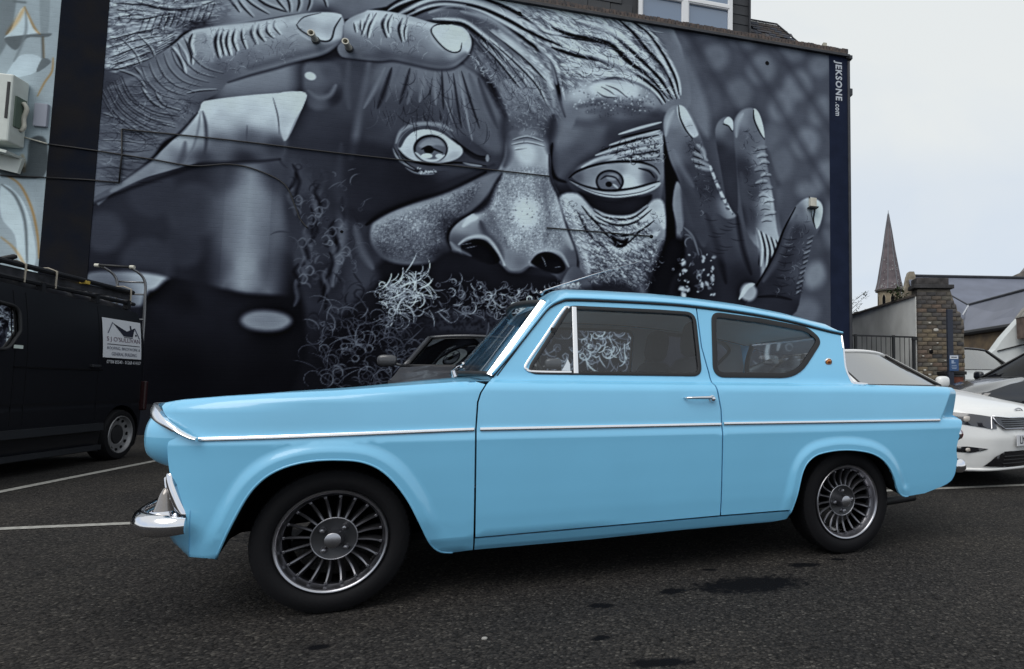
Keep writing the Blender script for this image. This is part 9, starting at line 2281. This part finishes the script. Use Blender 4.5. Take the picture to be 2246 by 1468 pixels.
greyp = mat("dark_grey_paint", (.060, .062, .070), .35, metal=.2, coat=.6)
gc, front, nx_ = modern_car("grey_hatchback_car", "dark grey hatchback parked against the mural behind the blue car's bonnet", (-2.78, 7.22, 0), 1.905, 1.047, greyp, L=4.0, H=1.50, hood=.86, scut=1.04, ws0=1.12, ws1=1.90, rf=3.2, rw=3.75, gl=glass_mat("grey_car_glass", (.10, .15, .15), .10, maxr=.6))
del gc["front"]
fpatch("headlamp", [(.48, .74), (.70, .79), (.84, .79), (.84, .70), (.60, .66)], lampg, .010, True, gc)
fpatch("grille", [(-.44, .72), (.44, .72), (.36, .60), (-.36, .60)], dark, .010, False, gc)
silver_trim = mat("mirror_silver", (.50, .51, .52), .35, metal=.5)
blackpaint = mat("black_car_paint", (.008, .009, .014), .25, coat=.8)
kc, front, nx_ = modern_car("black_saloon_car", "glossy black car turned sideways behind the white saloon at the right edge", (3.35, 9.75, 0), .12, 1.0, blackpaint, L=4.5, H=1.50, scut=1.02, gl=glass_mat("black_car_glass", (.06, .07, .10), .02, maxr=.22))
del kc["front"]
silverp = mat("pale_silver_paint", (.50, .52, .53), .35, metal=.35, coat=.6)
sc_, front, nx_ = modern_car("silver_estate_car", "pale silver car with black roof and pillars beside the white rendered gable", (7.32, 14.3, 0), 1.72, 1.3, silverp, L=4.3, H=1.50, hood=.84, scut=1.02, ws0=1.2, ws1=1.85, rf=3.4, rw=4.0, gl=glass_mat("silver_car_glass", (.45, .55, .53), .40), roofp=dark)
del sc_["front"]
fpatch("headlamp", [(.48, .74), (.70, .79), (.84, .79), (.84, .70), (.60, .66)], lampg, .010, True, sc_)
fpatch("grille", [(-.44, .72), (.44, .72), (.36, .60), (-.36, .60)], dark, .010, False, sc_)

# ================================================================== black builder's van
van = thing("black_van", "black panel van with white builder's sign and loaded roof rack", "van", (-6.50, 6.90, 0), math.pi / 2 + ph)
vb = mat("black_van_paint", (.004, .0045, .007), .45, coat=.25, coat_rough=.2, spec=.3)
def van_w(x, z):
    z = np.asarray(z, float); x = np.asarray(x, float)
    w = -.02 - .06 * np.clip((z - 1.0) / .7, 0, 1.2) ** 2 - .03 * np.clip((.45 - z) / .3, 0, 1) ** 2 - .006 * np.exp(-((z - .62) / .02) ** 2)
    return w - .05 * np.clip((x - .30) / .12, 0, 1) ** 2
va = [(.325 * math.cos(a), .275 + .325 * math.sin(a)) for a in np.linspace(math.pi + .5, -.5, 24)]
va2 = [(-2.65 + x, z) for x, z in va]
vo_ = rpoly([(-3.10, 1.00), (-2.70, 1.05), (-2.05, 1.66, .25), (-1.75, 1.715), (.26, 1.665, .06), (.385, 1.2, .1), (.42, .55, .1), (.40, .16)], 5).tolist() + va[::-1] + [(-.4, .13), (-2.2, .13)] + va2[::-1] + [(-3.2, .2), (-3.45, .4), (-3.4, .8)]
VW = rpoly([(-2.55, 1.12), (-1.60, 1.13, .12), (-1.47, 1.30, .05), (-1.47, 1.52, .10), (-1.98, 1.56, .06)], 6)
# flank facing the yard is at local -y
for sd in (-1, 1):
    fn = van_w
    so_ = panel("side_panel", vo_, [VW], vb, van, fn=fn, side=-1, step=.09, bstep=.04, rows=(.58, .60, .62, .64, .66), rim=.02)
    if sd > 0: so_.scale = (1, -1, 1); so_.location = (0, 1.70, 0)
    nm = "side_window"
    lp = VW; V = [(x, float(-(van_w(np.array([x]), np.array([z]))[0] - .012)) if sd < 0 else 1.70 + float(van_w(np.array([x]), np.array([z]))[0] - .012), z) for x, z in lp]
    wo_ = MB().add(V, [tuple(range(len(V)))]).build(nm, M['glass_dark'], van)
    if sd < 0:
        lp2 = densify(VW, .06)
        MB().tube([(x, -float(van_w(np.array([x]), np.array([z]))[0]) - .004, z) for x, z in lp2], .014, 6, closed=True).build("window_seal", M['black'], wo_, smooth=True)
        MB().box((-1.50, .012, 1.16), (.10, .004, .03)).build("window_sticker", mat("pale_sticker", (.55, .62, .58), .6), wo_)
Y = np.linspace(0, 1.70, 13)
def vx_sec(x): return [(x, .09 + (y_ - .0) * (1.70 - .18) / 1.70, (1.715 - .05 * (x + 1.75) / 2.01) + .16 * (1 - (2 * y_ / 1.70 - 1) ** 4) - .01) for y_ in Y]
MB().grid([vx_sec(x) for x in np.linspace(-2.0, .24, 14)] + [[(.36, p[1], p[2] - .20) for p in vx_sec(.24)], [(.41, p[1], .9) for p in vx_sec(.24)], [(.42, p[1], .18) for p in vx_sec(.24)]]).build("roof", vb, van, smooth=True, angle=50)
MB().grid([vx_sec(-2.0), [(-2.72, p[1], 1.06) for p in vx_sec(-2)]]).build("windscreen", M['glass_dark'], van, smooth=True)
MB().grid([[(-2.70, p[1], 1.05) for p in vx_sec(-2)], [(-3.30, p[1], .95) for p in vx_sec(-2)], [(-3.46, p[1], .6) for p in vx_sec(-2)], [(-3.42, p[1], .2) for p in vx_sec(-2)]]).build("front_panel", vb, van, smooth=True)
MB().box((-1.5, .85, .22), (3.5, 1.4, .06)).build("underbody", M['void'], van)
trimgrey = mat("van_side_moulding", (.016, .018, .022), .6, spec=.3)
MB().box((-1.22, -.0, .385), (1.72, .05, .075)).box((-1.2, .01, .17), (1.7, .04, .05)).build("side_moulding", trimgrey, van)
def vpt(x, z, o=0.0): return (x, -float(van_w(np.array([x]), np.array([z]))[0]) - o, z)
for x in (-.43, -1.52, -1.38): MB().tube([vpt(x, z, -.001) for z in np.linspace(.46, 1.66, 14)], .004, 5).build("door_seam", M['void'], van)
MB().box((-.95, .020, .98), (1.15, .02, .014)).build("slide_rail", M['void'], van)
MB().cbox((-.50, .010, 1.02), (.13, .04, .03), .008).build("handle", trimgrey, van)
MB().cbox((.36, .02, .70), (.05, .08, .34), .015).build("tail_lamp", mat("smoked_lens", (.02, .003, .004), .4), van)
steel = mat("grey_steel_wheel", (.30, .30, .31), .45, metal=.6, var=.3)
vwh = bpy.data.objects.new("wheel", None); COL.objects.link(vwh); vwh.parent = van; vwh.location = (0, .10, .275)
MB().lathe([(.20, .08), (.265, .09), (.275, .06), (.275, -.06), (.262, -.085), (.225, -.092), (.208, -.085)], 48, 'y').build("tyre", M['rubber'], vwh, smooth=True, angle=40)
MB().lathe([(.208, -.082), (.203, -.092), (.195, -.090), (.185, -.06), (.150, -.048), (.115, -.058), (.105, -.052), (.100, -.03)], 48, 'y').build("rim", steel, vwh, smooth=True, angle=50)
MB().lathe([(.10, -.03), (.095, -.06), (.06, -.066), (.0005, -.066)], 32, 'y').build("hub_cap", M['black'], vwh, smooth=True, angle=40)
ho_ = None
for k in range(12):
    a = 2 * math.pi * k / 12
    if ho_ is None: ho_ = MB().lathe([(.0005, -.056), (.019, -.056), (.021, -.050)], 12, 'y').build("rim_hole", M['void'], vwh); c_ = ho_
    else: c_ = ho_.copy(); COL.objects.link(c_)
    c_.location = (.168 * math.cos(a), -.002, .168 * math.sin(a))
w2 = copy_tree(vwh, van); w2.location = (-2.65, .10, .275)
for x, y_ in ((0, 1.60), (-2.65, 1.60)):
    w2 = copy_tree(vwh, van); w2.location = (x, y_, .275); w2.rotation_euler = (0, 0, math.pi)
for x in (0, -2.65): MB().box((x, .34, .42), (.70, .2, .5)).build("wheel_well", M['void'], van)
# the sign
pw = mat("sign_white", (.66, .68, .72), .5); ink = mat("sign_ink", (.012, .014, .03), .6); inkg = mat("sign_grey", (.10, .11, .16), .6); inkp = mat("sign_plum", (.16, .10, .14), .6)
def vs_(x, z, o=0.0): return (x, -float(van_w(np.array([x]), np.array([z]))[0]) - .006 - o, z)
SX0, SX1, SZ0, SZ1 = -.385, .272, 1.118, 1.545
sg_ = MB().grid([[vs_(x, z) for z in np.linspace(SZ0, SZ1, 10)] for x in np.linspace(SX0, SX1, 12)]).build("sign", pw, van, smooth=True)
def sp(name, pts, m, o=.003): return MB().add([vs_(SX0 + a * (SX1 - SX0), SZ1 - b * (SZ1 - SZ0), o) for a, b in pts], [tuple(range(len(pts)))]).build(name, m, sg_)
def thick(p, q, w):
    p, q = np.array(p), np.array(q); d = (q - p) / np.linalg.norm(q - p); n = np.array([-d[1], d[0]]) * w / 2
    return [tuple(p - n), tuple(q - n), tuple(q + n), tuple(p + n)]
sp("emblem", [(.25, .10), (.55, .26), (.60, .28), (.66, .26), (.83, .17), (.76, .42), (.52, .42)], ink)
sp("emblem", thick((.25, .09), (.12, .38), .022), inkg); sp("emblem", thick((.82, .17), (.95, .45), .026), inkg)
sp("emblem", [(.69, .12), (.73, .12), (.74, .24), (.70, .25)], ink); sp("emblem", thick((.53, .445), (.76, .445), .016), ink); sp("emblem", [(.83, .34), (.87, .34), (.87, .39), (.83, .39)], ink)
sp("rule", thick((.10, .655), (.95, .655), .018), ink)
def stext(body, a, b, w, h, m):
    tm = text_mesh(body, 1.0, .0, 'LEFT'); xs = [v.co.x for v in tm.vertices]; ys = [v.co.y for v in tm.vertices]
    for v in tm.vertices:
        u_ = (v.co.x - min(xs)) / (max(xs) - min(xs)); t_ = (v.co.y - min(ys)) / (max(ys) - min(ys))
        v.co = Vector(vs_(SX0 + (a + w * u_) * (SX1 - SX0), SZ1 - (b + h * (1 - t_)) * (SZ1 - SZ0), .003))
    return new_obj("lettering", tm, sg_, m)
stext("S J O'SULLIVAN", .09, .46, .87, .15, inkp)
stext("ROOFING, BRICKWORK &", .10, .715, .86, .085, inkg)
stext("GENERAL BUILDING", .21, .855, .66, .085, inkg)
stext("07784 85540 - 01268 414107", .09, 1.06, .90, .085, pw)
# roof rack (part of the van) and what it carries
rk = bpy.data.objects.new("roof_rack", None); COL.objects.link(rk); rk.parent = van
darkst = mat("dark_rack_steel", (.02, .021, .025), .5, metal=.4)
galv = mat("galvanised_tube", (.26, .26, .27), .4, metal=.8)
for y_ in (.14, 1.55):
    MB().tube([(-2.1, y_, 1.79), (.30, y_, 1.765)], .022, 6).build("rail", darkst, rk)
    for x in (-1.9, -1.1, -.35, .18): MB().box((x, y_, 1.745), (.05, .05, .10)).build("rail_foot", darkst, rk)
for x in (-1.95, -1.6, -1.25, -.9, -.5, -.15, .18): MB().tube([(x, .13, 1.785), (x, 1.56, 1.785)], .016, 6).build("crossbar", galv if x > -1.3 else darkst, rk)
ld = bpy.data.objects.new("rear_ladder", None); COL.objects.link(ld); ld.parent = van
for y_ in (.10, .375):
    MB().tube(catmull([(.44, y_, .9), (.44, y_, 1.60), (.425, y_, 1.85), (.41, y_, 2.03), (.37, y_ + .03, 2.13), (.28, y_ + .09, 2.195)], 5), .014, 8).build("upright", galv, ld, smooth=True)
for z in (1.30, 1.60, 1.90, 2.045): MB().tube([(.425, .10, z), (.425, .375, z)], .011, 8).build("rung", galv, ld, smooth=True)
MB().tube([(.27, .17, 2.198), (.27, .50, 2.205)], .015, 8).build("roller", M['black'], ld, smooth=True)
for y_ in (.165, .50): MB().cyl((.27, y_ - .02, 2.2), (.27, y_ + .02, 2.2), .022, n=10).build("roller_cap", cream, ld, smooth=True, angle=40)
def carried(name, label, cat, mb, m, group=None):
    o = mb.build(name, m, None, smooth=True, angle=40); tag(o, label, cat, group)
    o.matrix_world = Matrix.Translation((-6.50, 6.90, 0)) @ Matrix.Rotation(math.pi / 2 + ph, 4, 'Z')
    return o
alu = mat("dirty_aluminium", (.085, .085, .095), .5, metal=.6, var=.5, var_scale=9)
lt = MB()
for y_ in (.22, .60): lt.box((-.88, y_, 1.855), (2.5, .03, .075))
for k in range(9): lt.tube([(-2.0 + k * .28, .22, 1.855), (-2.0 + k * .28, .60, 1.855)], .014, 6)
carried("ladder", "dirty aluminium ladder lying on the black van's roof rack", "ladder", lt, alu)
carried("pole", "long dark pipe strapped along the outer edge of the van's roof rack", "pole", MB().tube([(-2.3, .17, 1.935), (.32, .17, 1.905)], .026, 8), darkst)
timber = mat("weathered_timber", (.34, .31, .25), .8, var=.4, var_scale=12)
for k, (x0, x1, y_, lb_) in enumerate(((-2.2, -.75, .85, "longest pale timber plank in the middle of the van's roof rack"), (-2.2, -1.2, 1.12, "short pale timber plank near the front of the van's roof rack"), (-1.1, .1, 1.35, "pale timber plank at the far side of the van's roof rack"))):
    carried("plank", lb_, "plank", MB().cbox(((x0 + x1) / 2, y_, 1.815), (x1 - x0, .16, .028), .004), timber, "timber planks on the van's rack")
strapm = mat("tan_strap", (.30, .27, .22), .7)
for x in (-1.33, -.95, .20):
    MB().tube([(x, .12, 1.76), (x + .02, .13, 1.93), (x + .05, .22, 1.965), (x + .06, .40, 1.95)], .008, 5).build("strap", strapm, rk)
MB().tube(catmull([(-1.42, .30, 1.93), (-1.36, .20, 1.99), (-1.25, .28, 1.99), (-1.22, .40, 1.96), (-1.32, .45, 1.96), (-1.42, .38, 1.95)], 5), .02, 6).build("coiled_rope", M['black'], rk, smooth=True)
MB().cbox((-.48, .165, 1.895), (.06, .06, .035), .004).build("tape_mark", mat("yellow_tape", (.55, .38, .06), .6), rk)
